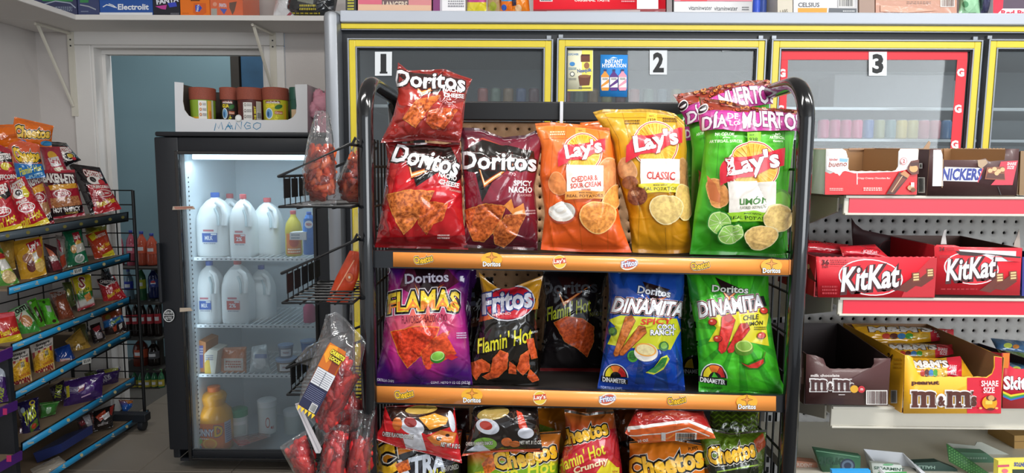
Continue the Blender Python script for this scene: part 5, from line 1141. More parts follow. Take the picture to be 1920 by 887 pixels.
low_bag('dark red bag in shadow behind the leftmost lower tier bags', Outline([(715, 766), (880, 766)], [(712, 900), (880, 900)]), 1.30, 112, '#4a1a18', None, D=.03)
# ================================================================== THINGS IN AND ON THE MILK FRIDGE
def solid(name, mb, m, parent, smooth=True, deg=40, **k):
    o = mb.build(name, m, parent, **k)
    return autosmooth(o, deg) if smooth else o
MILK = mat('milky_plastic', '#e9eff0', .35, var=.02)
def wrap_label(name, c, r, z0, z1, t0, t1, color, parent, art=None, m=None, n=18, sq=0.):
    """a label bent around a round body; art is drawn in 0..100 units"""
    V = []; F = []
    if sq < 1: sh_ = math.degrees(math.atan2(CAM[1]-c[1], CAM[0]-c[0]))+90; t0 += sh_; t1 += sh_      # printed front turned to the aisle
    def pos(u, z, off):
        t = math.radians(t0+(t1-t0)*u); q = (abs(math.cos(t))**(2+sq)+abs(math.sin(t))**(2+sq))**(-1/(2+sq)) if sq else 1.
        return (c[0]+(r*q+off)*math.cos(t), c[1]+(r*q+off)*math.sin(t), z)
    for i in range(n+1):
        for z in (z0, z1): V.append(pos(i/n, z, .0006))
    for i in range(n): F.append((2*i, 2*i+2, 2*i+3, 2*i+1))
    ink = np.tile(lin(color), (len(V), 1))
    if art is not None:
        for k, (tri, cc) in enumerate(art.ops):
            t2, c2 = split(tri/8., cc, 1, 0); t2 = t2*8; b = len(V); q = t2.reshape(-1, 2)
            V += [pos(x/100, z1-(z1-z0)*y/100, .0009+.0001*k) for x, y in q]; F += [tuple(x+b for x in (3*i, 3*i+1, 3*i+2)) for i in range(len(q)//3)]; ink = np.concatenate([ink, c2.reshape(-1, 4)])
    return meshobj(name, np.array(V), F, m or PAPER, parent, ink=ink)
def milk_jug(px0, px1, ytop, ybot, Y, label, cap, lab, group='milk jugs in the fridge', big=False):
    a, b = P(px0, ybot, Y), P(px1, ybot, Y); t = P((px0+px1)/2, ytop, Y); w_ = (b[0]-a[0])/2; x = (a[0]+b[0])/2; z = a[2]; H = t[2]-z; y = Y+w_*.9
    e = empty('milk_jug', (x, y, z), label, 'milk jug', group)
    pr = [(w_*.90, 0), (w_*.98, H*.02), (w_, H*.08), (w_, H*.52), (w_*.97, H*.62), (w_*.78, H*.76), (w_*.45, H*.87), (w_*.22, H*.91), (w_*.2, H*.93)]
    mb = MB().lathe(pr, (x, y, z), 24, sq=1.6)
    # handle on the right shoulder
    mb.tube([(x+w_*.40, y-w_*.7, z+H*.86), (x+w_*.80, y-w_*.82, z+H*.80), (x+w_*.95, y-w_*.86, z+H*.66), (x+w_*.88, y-w_*.86, z+H*.5)], w_*.17, 10)
    solid('body', mb, MILK, e)
    solid('cap', MB().lathe([(w_*.25, H*.925), (w_*.26, H*.93), (w_*.26, H*.995), (w_*.23, H)], (x, y, z), 18), cap, e)
    mb = MB().tube([(x+w_*.33, y-w_*.78, z+H*.76), (x+w_*.55, y-w_*.93, z+H*.66), (x+w_*.58, y-w_*1.0, z+H*.5)], w_*.09, 8); solid('handle_shade', mb, mat('milk_shadow_plastic', '#bccdd2', .5), e)  # raised strip in darker milk colour, painting the shade by the handle
    if lab:
        A = Art().rect(0, 28, 100, 85, lab).txt('MILK' if lab[1] in '2' else '2%', 45, 58, 55, 26, '#e8eef6', b=.05).rect(8, 6, 80, 18, '#c87a86').fine(8, 88, 92, 98, 1, '#8a95a8', 2).rect(60, 30, 96, 40, '#dfe6ee')
        wrap_label('label', (x, y), w_*1.012, z+H*.20, z+H*.45, 248, 296, '#e6ecef', e, A, sq=1.6)
    return e
def flatmat(n, c, r=.4): return mat(n, c, r, var=.03)
BCAP, RCAP = flatmat('blue_cap_plastic', '#2c5fb0'), flatmat('red_cap_plastic', '#c65a5e')
milk_jug(364, 426, 362, 482, YFS+.03, 'milk jug with blue label and blue cap, upper fridge shelf', BCAP, '#2a62b8')
milk_jug(428, 474, 365, 484, YFS+.03, 'milk jug with red label in the middle of the upper fridge shelf', RCAP, '#cc5a58')
milk_jug(468, 522, 372, 482, YFS+.11, 'milk jug without visible label, right end of the upper shelf row', RCAP, None)
milk_jug(400, 450, 364, 478, YFS+.24, 'milk jug at the back of the upper fridge shelf, between the front two', RCAP, None)
milk_jug(362, 411, 492, 607, YFS+.03, 'milk jug with blue label, left on the middle fridge shelf', BCAP, '#2a62b8')
milk_jug(412, 466, 490, 608, YFS+.03, 'milk jug with red label, on the middle fridge shelf', RCAP, '#cc5a58')
milk_jug(462, 508, 500, 604, YFS+.14, 'milk jug set back on the right of the middle fridge shelf', BCAP, None)
def bottle(name, px0, px1, ytop, ybot, Y, label, cat, body, capm, prof, capw=.35, cap_h=.07, group=None, lab=None, labc='#f1f1f1', z01=(.2, .6), n=20, arc=(215, 325), sq=0.):
    a, b = P(px0, ybot, Y), P(px1, ybot, Y); t = P((px0+px1)/2, ytop, Y); w_ = (b[0]-a[0])/2; x = (a[0]+b[0])/2; z = a[2]; H = t[2]-z; y = Y+w_
    e = empty(name, (x, y, z), label, cat, group)
    solid('body', MB().lathe([(w_*r, H*h) for r, h in prof], (x, y, z), n, sq=sq), body, e)
    hc = prof[-1][1]
    if capm: solid('cap' if capw < .8 else 'lid', MB().lathe([(w_*capw*.96, H*(hc-.01)), (w_*capw, H*hc), (w_*capw, H*(hc+cap_h*.9)), (w_*capw*.9, H*(hc+cap_h))], (x, y, z), n), capm, e)
    if lab is not None:
        mr = max(r for r, h in prof if z01[0]-.05 <= h <= z01[1]+.05) if any(z01[0]-.05 <= h <= z01[1]+.05 for r, h in prof) else 1.
        wrap_label('label', (x, y), w_*mr, z+H*z01[0], z+H*z01[1], arc[0], arc[1], labc, e, lab, sq=sq)
    return e
BOT = [(.86, 0), (.96, .02), (1, .06), (1, .34), (.95, .42), (1, .5), (1, .58), (.85, .72), (.5, .82), (.33, .87), (.33, .92)]
A = Art().rect(0, 0, 100, 100, '#e8792a').txt('SUNNY', 27, 32, 48, 26, '#f4f4fa', b=.05, ol=[(.12, '#20408c')]).txt('D', 62, 28, 20, 40, '#f3c32c', b=.08, ol=[(.13, '#20408c')]).ell(40, 72, 18, 20, '#f6c23a').ell(40, 72, 14, 15, '#ef9a2a').rect(76, 0, 100, 78, '#c9cfe2').fine(78, 6, 98, 74, 9, '#6a74a0').rect(0, 78, 22, 100, '#2a9ac0').ell(15, 60, 10, 12, '#8cc23a').fine(4, 48, 40, 54, 1, '#ffffff')
bottle('juice_bottle', 362, 422, 734, 856, YFS-.01, 'large orange juice bottle with orange cap, bottom of the fridge on left', 'juice bottle', flatmat('orange_juice_body', '#f0a81c', .2), flatmat('orange_cap_plastic', '#ef7a22'),
       [(.9, 0), (1, .03), (1, .5), (.93, .62), (.6, .72), (.66, .78), (.72, .84), (.6, .9), (.36, .93)], capw=.38, cap_h=.07, lab=A, labc='#e8792a', z01=(.08, .50), arc=(195, 330), sq=.6)
bottle('sauce_tub', 428, 459, 770, 832, YFS+.10, 'white tub with green lid, bottom of the fridge beside the juice', 'tub', flatmat('white_tub', '#d9e2df'), flatmat('green_lid', '#2f9c72'), [(.92, 0), (1, .05), (1, .78)], capw=1.04, cap_h=.2, lab=Art().rect(10, 20, 90, 80, '#cfd9d4'), z01=(.15, .65))
bottle('creamer_canister', 479, 513, 753, 816, YFS+.12, 'tall white canister with small red badge, bottom of the fridge', 'canister', flatmat('white_tub', '#d9e2df'), flatmat('white_lid', '#e9eef0'), [(.9, 0), (.96, .03), (1, .8)], capw=1.02, cap_h=.18, lab=Art().ell(50, 55, 12, 22, '#d06a60').ell(50, 55, 9, 17, '#e8ecec').txt('MILK', 76, 78, 20, 12, '#c23a3a', b=.04), labc='#e2e8e8', z01=(.05, .75))
bottle('creamer_canister', 528, 560, 772, 822, YFS+.2, 'short white canister in shadow at the bottom right of the fridge', 'canister', flatmat('white_tub', '#d9e2df'), flatmat('white_lid', '#e9eef0'), [(.9, 0), (.96, .03), (1, .8)], capw=1.02, cap_h=.18)
for i, (q, lb) in enumerate([([(432, 822), (498, 808), (509, 818), (450, 838)], 'pack of sausages with red ends, topmost in the fridge bottom'), ([(430, 836), (478, 828), (490, 842), (440, 856)], 'pack of sausages lying lowest in the fridge bottom'), ([(488, 836), (532, 818), (545, 830), (500, 850)], 'grey meat pack on the right of the sausage packs')]):
    A = Art(); x0, y0 = q[0]; x1, y1 = q[1]
    for k in range(4): A.line([(x0+8+k*3, y0+2+k*3.2), (x1-4+k*2, y1+3+k*3)], 2.4, '#b6705c' if i < 2 else '#7f8d96')
    A.poly([q[0], ((q[0][0]*2+q[1][0])/3, (q[0][1]*2+q[1][1])/3), ((q[3][0]*2+q[2][0])/3, (q[3][1]*2+q[2][1])/3), q[3]], '#a8303a' if i < 2 else '#c8d2d6')
    bag('sausage_pack', lb, 'food pack', Outline([q[0], q[1]], [q[3], q[2]]), YFS+.02+.03*i, YFS+.12+.03*i, .012, '#8a6a66' if i < 2 else '#8f9ca4', A, nu=20, nv=14, seed=200+i)
def pbox(name, label, cat, front, Y, depth, color, art=None, side=None, group=None, tip=0, m=None, th=None):
    """carton: front outline in picture units on the plane y=Y, closed body behind it"""
    pl = ypl(Y); W = pl.hit([p[0] for p in front], [p[1] for p in front]); n = len(W); base = W[np.argsort(W[:, 2])[:2]].mean(0)
    e = empty(name, (base[0], Y+depth/2, base[2]), label, cat, group)
    panel('front_panel', front, pl, .0015, color, m or CARD, e, art)
    B_ = W+np.array([0, depth, 0]); F0 = W+np.array([0, .0016, 0]); V = [*F0, *B_]; F = []
    cen = W.mean(0)
    for i in range(n):
        j = (i+1) % n; F.append((i, j, j+n, i+n))
    F.append(tuple(range(n, 2*n))); 
    meshobj('carton_body', np.array(V), F, m or CARD, e, ink=np.tile(lin(side or color), (2*n, 1)))
    return e
A = Art().rect(372, 648, 381, 690, '#5f5fa6').fine(373, 652, 381, 666, 3, '#d8d8e8').rect(359, 642, 367, 697, '#3b3a86').ell(363, 672, 3, 6, '#d8824a')
pbox('butter_box', 'orange and violet butter carton, far left of the third fridge shelf', 'carton', [(358, 641), (368, 637), (386, 642), (385, 698), (359, 697)], YFS+.02, .12, '#c47c3e', A)
A = Art().poly([(384, 664), (402, 660), (402, 700), (384, 703)], '#e3e0d2').poly([(384, 680), (392, 670), (396, 701), (384, 703)], '#e7c236').fine(386, 665, 400, 676, 3, '#8a8fa8')
pbox('butter_box', 'white and yellow butter carton, second on the third fridge shelf', 'carton', [(383, 664), (392, 655), (408, 658), (403, 702), (384, 702)], YFS+.01, .10, '#dcd9cc', A)
A = Art().rect(415, 655, 460, 672, '#c9703c').rect(420, 672, 456, 695, '#d9cfc6').fine(423, 676, 452, 690, 3, '#b8604c')
bag('cheese_pack', 'orange and white food pouch in the middle of the third fridge shelf', 'food pack', Outline([(416, 652), (462, 650)], [(414, 699), (462, 699)]), YFS+.05, YFS+.07, .02, '#c98a68', A, nu=20, nv=20, seed=210)
bag('cheese_pack', 'clear and white food pouch beside the orange one, third fridge shelf', 'food pack', Outline([(472, 650), (500, 645)], [(468, 699), (508, 699)]), YFS+.04, YFS+.07, .022, '#b9c4c8', Art().ell(486, 680, 12, 12, '#d8dde0').rect(478, 664, 500, 672, '#7d90b8'), nu=20, nv=20, seed=211)
for x0, x1, yt, yb, Y_, lb, c in ((512, 550, 672, 700, .03, 'round deli cup with white label, right on the third fridge shelf', '#8f8580'), (518, 545, 645, 672, .06, 'blue-lidded deli cup stacked on another, third fridge shelf', '#8c98a6')):
    bottle('deli_cup', x0, x1, yt, yb, YFS+Y_, lb, 'deli cup', flatmat('deli_cup_body_'+('a' if yt > 660 else 'b'), c), flatmat('pale_blue_lid', '#8fa8c8'), [(.86, 0), (1, .7)], capw=1.05, cap_h=.16, lab=Art().rect(10, 15, 90, 85, '#dfe4ea').txt('FRESH', 50, 50, 55, 30, '#8a3a3a'), z01=(.15, .6), arc=(230, 310))
for x0, x1, yt, yb, lb in ((558, 588, 668, 700, 'blue cup with lid, rightmost on the third fridge shelf'), (560, 589, 640, 667, 'blue cup with lid stacked on top of another, rightmost')):
    bottle('yogurt_cup', x0, x1, yt, yb, YFS+.05, lb, 'cup', flatmat('blue_cup', '#3f74b4'), flatmat('pale_blue_lid', '#8fa8c8'), [(.82, 0), (1, .85)], capw=1.05, cap_h=.1)
A = Art().rect(0, 0, 100, 100, '#d6762e').ell(50, 40, 30, 26, '#b8452c').fine(10, 70, 90, 95, 2, '#f2e2c8')
bottle('drink_bottle', 531, 562, 395, 481, YFS+.06, 'yellow drink bottle with orange label, right of the milk', 'bottle', flatmat('yellow_bottle', '#c9b83c'), flatmat('red_cap_plastic', '#c65a5e'), BOT, lab=A, z01=(.05, .5))
bottle('cleaner_bottle', 566, 589, 398, 478, YFS-.01, 'bright blue bottle with red and white badge, right edge of fridge', 'bottle', flatmat('bright_blue_bottle', '#2f7fd0', .25), flatmat('blue_cap_plastic', '#2c5fb0'), [(.95, 0), (1, .05), (1, .6), (.9, .8), (.5, .93)], capw=.4, lab=Art().rect(0, 0, 100, 100, '#2f7fd0').ell(46, 30, 34, 20, '#f0f2f6').txt('FRESH', 46, 30, 45, 14, '#c83038', b=.05), z01=(.4, .85))
bottle('squeeze_bottle', 566, 588, 566, 606, YFS+.03, 'pink squeeze bottle at the right end of the middle fridge shelf', 'bottle', flatmat('pink_bottle', '#c4567c'), flatmat('white_lid', '#e9eef0'), [(.95, 0), (1, .05), (1, .7), (.5, .88)], capw=.4, cap_h=.12)
A = Art().fine(546, 438, 562, 449, 2, '#8899aa')
pbox('cream_carton', 'small white carton standing in front of the yellow drink bottle', 'carton', [(543, 436), (574, 435), (574, 450), (543, 450)], YFS-.02, .05, '#e4e8ea', A)
# ------------------------------------------------------------------ white tray of spice jars on top of the fridge
YT = YF+.02
tray = empty('cardboard_tray', (P(450, 250, YT)[0], YT+.12, fz1+.0205), 'white cardboard tray marked MANGO in blue handwriting on the fridge', 'tray')
pt_ = ypl(YT); zb = fz1+.0205
yb_px = lambda x: 250+(x-330)*.006
cut = [(327, 153.5), (344, 155), (343, 190), (346, 206), (354, 217), (366, 222), (400, 223.5), (450, 224.5), (500, 225), (540, 224.5), (549, 220), (555, 212), (556, 198), (554, 172), (553, 158.5), (576, 158), (577, 252.5), (329, 251)]
A = Art(); ink = '#2f82ac'
for pts in ([(402, 245), (405, 231), (410, 241), (415, 229), (418, 243)], [(422, 244), (430, 229), (437, 243)], [(424, 238), (436, 236)], [(441, 243), (443, 230), (452, 242), (453, 228)], [(470, 232), (463, 229), (458, 236), (462, 242), (470, 240), (469, 236), (463, 236)], [(482, 230), (476, 233), (475, 239), (481, 243), (488, 239), (489, 232), (482, 230)]): A.line(pts, 1.5, ink)
A.line([(428, 234), (433, 242)], 2.2, ink)
panel('front_panel', cut, pt_, .0028, '#dedfe2', CARD, tray, A, back='#8c7458')
W = pt_.hit([p[0] for p in cut], [p[1] for p in cut]); xr_t, xl_t = W[16][0], W[0][0]; zt_t = W[15][2]; TD = .27
def quad_slab(name, pts, n_, th, color, parent, m=CARD, back=None):
    p = np.array(pts, float); nn = np.array(n_, float)*th; V = np.concatenate([p, p+nn]); k = len(p)
    F = [tuple(range(k)), tuple(range(2*k-1, k-1, -1))]+[(i, (i+1) % k, (i+1) % k+k, i+k) for i in range(k)]
    ink = np.tile(lin(color), (2*k, 1)); 
    if back: ink[k:] = lin(back)
    return meshobj(name, V, F, m, parent, ink=ink)
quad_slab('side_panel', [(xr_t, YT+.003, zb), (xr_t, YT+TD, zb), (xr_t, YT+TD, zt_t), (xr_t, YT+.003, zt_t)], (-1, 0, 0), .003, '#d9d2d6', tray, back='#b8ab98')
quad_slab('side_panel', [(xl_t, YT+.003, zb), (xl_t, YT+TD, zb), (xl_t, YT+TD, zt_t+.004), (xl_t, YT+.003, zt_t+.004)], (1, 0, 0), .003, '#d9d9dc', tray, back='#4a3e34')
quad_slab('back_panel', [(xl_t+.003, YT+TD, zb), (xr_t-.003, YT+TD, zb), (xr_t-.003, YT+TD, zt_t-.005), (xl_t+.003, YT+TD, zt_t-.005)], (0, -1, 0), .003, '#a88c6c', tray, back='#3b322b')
quad_slab('tray_floor', [(xl_t, YT+.003, zb), (xr_t, YT+.003, zb), (xr_t, YT+TD, zb), (xl_t, YT+TD, zb)], (0, 0, 1), .003, '#a88c6c', tray)
CUPM = mat('chili_powder_lid', '#934a38', .7, var=.35, scale=260)
def jar(px0, px1, dy, label, art, back, top='#b4432e', ang=(220, 320), m2=None):
    Y_ = YT+dy; a, b = P(px0, 240, Y_), P(px1, 240, Y_); w_ = (b[0]-a[0])/2; x = (a[0]+b[0])/2; y = Y_+w_; z = zb+.0035
    H = P((px0+px1)/2, 163, Y_)[2]-z
    e = empty('spice_jar', (x, y, z), label, 'jar', 'spice jars in the white tray')
    solid('body', MB().lathe([(w_*.9, 0), (w_*.95, .004), (w_, H*.718)], (x, y, z), 26), flatmat('jar_'+back.strip('#'), back, .3), e)
    solid('chili_rim', MB().lathe([(w_*1.01, H*.72), (w_*1.04, H*.725), (w_*1.06, H*.985), (w_*1.0, H)], (x, y, z), 26), m2 or CUPM, e)
    wrap_label('label', (x, y), w_*.99, z+.004, z+H*.712, ang[0], ang[1], back, e, art); return e
def jar_art(kind):
    A = Art()
    if kind == 'a': A.rect(0, 0, 100, 100, '#8aa832').rect(0, 55, 30, 100, '#d8a82a').rect(30, 2, 66, 100, '#eceae4').rect(70, 2, 88, 100, '#e2a63a').rect(90, 0, 100, 100, '#c8c8b8'); [A.ell(40, 14+i*17, 5, 5, '#c0612c').ell(40, 14+i*17, 2.5, 2.5, '#ecd9b0').fine(48, 9+i*17, 63, 18+i*17, 2, '#888') for i in range(3)]; A.txt('MANGO', 79, 52, 34, 8, '#d0582a', rot=90, b=.05)
    if kind in 'bd':
        A.rect(0, 0, 100, 100, '#2a2420' if kind == 'b' else '#c9c22a'); A.rect(0, 2, 70, 11, '#7a2a28').txt('michelada', 36, 7, 62, 8, '#f2eee6', b=.04).txt('GUA', 24, 19, 44, 12, '#f2dc2c', b=.07)
        A.ell(18, 44, 18, 18, '#e8eef4').ell(18, 44, 15, 15, '#6aa2cc').ell(14, 46, 5, 9, '#24588c').ell(62, 22, 18, 7, '#2d6b2c', 12).rect(44, 36, 80, 46, '#b8552c').txt('Clamato', 62, 41, 32, 6, '#f4e6d0').txt('SAX', 48, 62, 26, 13, '#f0e83a', b=.08, rot=50).rect(86, 12, 100, 100, '#e0b02a' if kind == 'd' else '#3a2420')
    if kind == 'c': A.rect(0, 0, 100, 100, '#54231f').rect(16, 8, 56, 100, '#e6e4de'); [A.ell(26, 16+i*19, 5, 5, '#6a5a50').ell(26, 16+i*19, 3, 3, '#e6e4de').fine(34, 11+i*19, 53, 21+i*19, 2, '#8a8a88') for i in range(3)]; A.rect(72, 4, 96, 100, '#b9b2a8'); A.bars(74, 40, 94, 60, 2).txt('THE BEST', 66, 45, 50, 8, '#f0e03a', rot=90, b=.06)
    return A
jar(349, 394, .012, 'spice jar with green and white label, leftmost in the white tray', jar_art('a'), '#8aa832')
jar(409, 441, .05, 'spice jar with black label and yellow letters, second in the white tray', jar_art('b'), '#2a2420')
jar(439, 485, .008, 'spice jar with dark red body and white panel, third in the white tray', jar_art('c'), '#6b2420')
jar(487, 533, .014, 'spice jar with yellow-green label and blue circle, fourth in the white tray', jar_art('d'), '#b8b42c')
A = Art().rect(0, 0, 100, 100, '#c9a884')
jar(541, 566, .03, 'slim dark green jar with beige band, rightmost in the white tray', Art().rect(0, 0, 100, 30, '#1f5446').rect(0, 30, 100, 75, '#cdb08c').rect(0, 75, 100, 100, '#1f5446'), '#1f5446', m2=flatmat('dark_green_lid', '#1f5446'))
A = Art().ell(447, 221, 6, 6, '#d8dcd8').ell(447, 221, 4, 4, '#eef0ee')
panel('price_dot', [(447+6*math.cos(k*math.pi/8), 222+6*math.sin(k*math.pi/8)) for k in range(16)], ypl(YT-.0045), .001, '#d8dcd8', PAPER, tray, A)
# ------------------------------------------------------------------ pink plush toy behind the tray
pink = mat('pink_plush', '#e5a3b4', .95, var=.12, scale=90, bump=.004, bscale=160)
plush = empty('plush_toy', (P(603, 215, 2.80)[0], 2.80, fz1+.021), 'fluffy pink plush toy at the right end of the fridge top', 'plush toy')
def blob(name, c, r, m, parent, sub=3, amp=.0):
    bm = bmesh.new(); bmesh.ops.create_icosphere(bm, subdivisions=sub, radius=1)
    V = []
    for v in bm.verts:
        q = Vector((v.co.x*r[0], v.co.y*r[1], v.co.z*r[2])); q += v.co*amp*noise.noise(v.co*6+Vector(c)*9); V.append((q.x+c[0], q.y+c[1], q.z+c[2]))
    F = [[v.index for v in f.verts] for f in bm.faces]; bm.free(); return meshobj(name, V, F, m, parent, smooth=True)
pc = P(606, 195, 2.80)
blob('head', pc, (.048, .05, .045), pink, plush, amp=.01); blob('ear', P(597, 180, 2.79), (.022, .018, .03), pink, plush, amp=.01); blob('ear', P(618, 174, 2.79), (.02, .018, .028), pink, plush, amp=.01)
blob('body', (pc[0]+.005, pc[1]+.02, (fz1+.021+pc[2])/2-.01), (.055, .05, (pc[2]-fz1)/2+.0), pink, plush, amp=.01); blob('paw', P(588, 206, 2.77), (.022, .02, .032), pink, plush, amp=.01)
blob('eye', P(617, 193, 2.752), (.005, .004, .006), BLACK, plush, 2)
# ================================================================== CLEAR BAGS OF CHEESE PUFFS IN THE WIRE BASKETS
def puff_mesh(name, color, seed, ln=.034, r=.0062):
    rd = random.Random(seed); bend = rd.uniform(-.5, .5); pts = []
    for k in range(6):
        t = (k-2.5)/5; pts.append((t*ln, .3*bend*ln*(4*t*t-1)*.5+rd.uniform(-.001, .001), rd.uniform(-.001, .001)))
    mb = MB().tube(pts, [r*.6, r*rd.uniform(.9, 1.15), r*rd.uniform(.9, 1.15), r*rd.uniform(.9, 1.15), r, r*.55], 7)
    me = bpy.data.meshes.new(name); me.from_pydata(mb.V, [], mb.F); me.materials.append(color); me.polygons.foreach_set('use_smooth', [True]*len(me.polygons)); return me
RPUFF = mat('red_chili_puff', '#d8262c', .55, var=.3, scale=160, bump=.0012, bscale=500)
OPUFF = mat('orange_chili_puff', '#d9481c', .6, var=.3, scale=160, bump=.0012, bscale=500)
RPUFFS = [RPUFF, mat('lit_red_chili_puff', '#f04038', .5, var=.25, scale=160, bump=.0015, bscale=500), mat('shaded_red_chili_puff', '#a81820', .55, var=.3, scale=160, bump=.0015, bscale=500)]  # lighter and darker copies paint light and shade among the puffs
OPUFFS = [OPUFF, mat('lit_orange_chili_puff', '#f06a34', .5, var=.25, scale=160, bump=.0015, bscale=500), mat('shaded_orange_chili_puff', '#a83418', .55, var=.3, scale=160, bump=.0015, bscale=500)]  # same light and shade put into the orange puff colours
RM = [puff_mesh('puff', RPUFFS[k % 3], k) for k in range(6)]; OM = [puff_mesh('puff', OPUFFS[k % 3], 9+k, .025, .0052) for k in range(6)]
def puff_bag(label, out, Yb, Yt, D, meshes, count, vmax, seed, umin=.12, umax=.88, vmin=.09, crease=1.2, group='clear bags of puffs in the wire baskets'):
    b, (front, bk, n) = bag('clear_puff_bag', label, 'snack bag', out, Yb, Yt, D, '#ffffff', None, nu=30, nv=40, seed=seed, film=CLEARF, group=group, crease=crease)
    rd = random.Random(seed); o0 = np.array(b.location); nu, nv = front.shape[0]-1, front.shape[1]-1
    mid = (front+bk)/2; gapm = np.linalg.norm(front-bk, axis=-1); made = tries = 0
    Wd, Hd = np.linalg.norm(mid[-1, nv//2]-mid[0, nv//2]), np.linalg.norm(mid[nu//2, -1]-mid[nu//2, 0]); half = .5*max(v_.co.x for v_ in meshes[0].vertices)*2
    def at(u, v): return min(max(int(u*nu+.5), 0), nu), min(max(int(v*nv+.5), 0), nv)
    while made < count and tries < count*12:
        tries += 1; u, v, th = rd.uniform(umin, umax), rd.uniform(vmin, vmax), rd.uniform(0, math.pi)
        du, dv = half*math.cos(th)/Wd, half*math.sin(th)/Hd
        ij, i1, i2 = at(u, v), at(u+du, v+dv), at(u-du, v-dv); g_ = min(gapm[ij], gapm[i1], gapm[i2])
        if g_ < .0122 or not (.03 < u+du < .97 and .03 < u-du < .97 and v-abs(dv) > .04): continue
        t_ = mid[i1]-mid[i2]; t_ = t_/(np.linalg.norm(t_)+1e-9); nn = np.array(n)-t_*np.array(n).dot(t_); nn /= np.linalg.norm(nn); bb = np.cross(nn, t_)
        p = mid[ij]+np.array(n)*rd.uniform(-.5, .5)*max(0, g_-.0125)
        o = bpy.data.objects.new('puff', meshes[rd.randrange(len(meshes))]); link(o, b)
        o.matrix_local = Matrix(((t_[0], bb[0], nn[0], p[0]-o0[0]), (t_[1], bb[1], nn[1], p[1]-o0[1]), (t_[2], bb[2], nn[2], p[2]-o0[2]), (0, 0, 0, 1))); made += 1
    return b, front, n
C1 = Outline([(592, 209), (604, 207), (616, 212)], [(568, 384), (600, 387), (630, 385)], [(568, 384), (566, 320), (577, 260), (592, 209)], [(630, 385), (630, 320), (624, 250), (616, 212)])
puff_bag('upright clear bag of orange puffs, left one in the top basket', C1, 1.16, 1.19, .036, OM, 95, .60, 301)
C2 = Outline([(668, 262), (690, 240), (700, 238)], [(622, 385), (660, 388), (694, 386)], [(622, 385), (630, 340), (650, 300), (668, 262)], [(694, 386), (700, 320), (700, 238)])
puff_bag('leaning clear bag of orange puffs, right one in the top basket', C2, 1.20, 1.23, .036, OM, 85, .72, 302)
# flat orange packet in the second basket
A = Art().ell(655, 520, 9, 10, '#c23a1c').ell(655, 520, 7, 8, '#e06a34').ell(655, 520, 2, 2.4, '#f2e2c8').line([(622, 560), (664, 488)], 2, '#f5b08a')
b, g = bag('orange_packet', 'flat orange packet with a round mark in the second basket from top', 'packet', Outline([(656, 470), (672, 472)], [(612, 566), (652, 568)], [(612, 566), (630, 520), (656, 470)], [(652, 568), (672, 520), (676, 472)]), 1.24, 1.25, .01, '#d84a24', A, nu=20, nv=24, seed=305, m=FILMM)
b, g = bag('clear_wrapper', 'limp clear wrapper with a red tip hanging between the upper two baskets', 'wrapper', Outline([(664, 392), (676, 390)], [(655, 600), (672, 605)], [(655, 600), (660, 500), (664, 392)], None), 1.27, 1.27, .006, '#ffffff', None, nu=12, nv=30, seed=306, film=CLEARF)
# big labelled bag of red puffs and its neighbours
C3 = Outline([(612, 590), (630, 585), (650, 600), (686, 640)], [(560, 762), (590, 800), (598, 842)], [(560, 762), (566, 720), (590, 660), (612, 590)], [(598, 842), (640, 780), (672, 710), (686, 640)])
bg1, fr1, n1 = puff_bag('labelled clear bag of red puffs with black nutrition panel, leaning in the third basket', C3, 1.12, 1.16, .036, RM, 120, .62, 311, umin=.35)
A = Art()
def rotlab(u, v):                                     # label frame: u across 0..1, v down 0..1
    a, b_, c = np.array([619., 642.]), np.array([649., 660.]), np.array([563., 752.]); p = a+(b_-a)*u+(c-a)*v; return (p[0], p[1])
L_ = lambda *q: [rotlab(u, v) for u, v in q]
A.poly(L_((0, 0), (1, 0), (1, .42), (0, .42)), '#c86a1c').poly(L_((.05, .03), (.5, 0), (.6, .1), (.3, .3), (.0, .2)), '#e89a24').poly(L_((.55, .2), (1, .1), (1, .4), (.6, .42)), '#8a3414')
A.poly(L_((0, .40), (1.1, .40), (1.1, .68), (0, .68)), '#1c1c34').poly(L_((.02, .41), (1.08, .40), (1.08, .66), (.02, .67)), '#d6d6da').poly(L_((0, .68), (1.1, .68), (1.1, 1.08), (0, 1.05)), '#1d2040')
for k in range(7): A.line(L_((.06, .44+k*.032), (1.02, .44+k*.032)), .9, '#55586a')
A.line(L_((.55, .42), (.55, .66)), 1, '#33364a')
for k in range(8): A.line(L_((.06, .71+k*.028), (1.0, .71+k*.028)), .7, '#8a8fb0')
A.poly(L_((.62, .92), (.98, .92), (.98, 1.05), (.62, 1.05)), '#e6e6e6')
for k in range(8): A.line(L_((.66+k*.04, .93), (.66+k*.04, 1.04)), .8, '#222')
for k in range(5): A.poly(L_((k*.22, 1.06), (k*.22+.2, 1.06), (k*.22+.1, 1.14)), '#e8c22c')
A.txt('CHURRITOS', 634, 666, 30, 9, '#f0e03a', rot=-33, b=.08, ol=[(.2, '#1c1a10')]).txt('LOCOS', 629, 675, 22, 8, '#f0e03a', rot=-33, b=.08, ol=[(.2, '#1c1a10')])
lp = Plane(P(600, 700, 1.085), np.array(n1))
panel('label', L_((.02, 0), (.98, 0), (1.05, .06), (1.1, 1.08), (0, 1.06), (-.04, .06)), lp, .0006, '#c86a1c', STRIPM, bg1, A)
cr_ = [(553, 757), (561, 755), (603, 842), (600, 850), (592, 850)]
panel('crimped_seal', cr_, Plane(P(577, 800, 1.105), np.array(n1)), .002, '#b9b3b6', STRIPM, bg1, Art().line([(557, 758), (599, 848)], 1, '#8f8a90').line([(555, 762), (595, 848)], 1, '#dcd6da'))
C4 = Outline([(650, 640), (690, 690)], [(590, 890), (650, 930)], [(590, 890), (622, 790), (650, 640)], [(650, 930), (680, 820), (690, 690)])
puff_bag('clear bag of red puffs directly behind the labelled one', C4, 1.19, 1.21, .032, RM, 85, .66, 312)
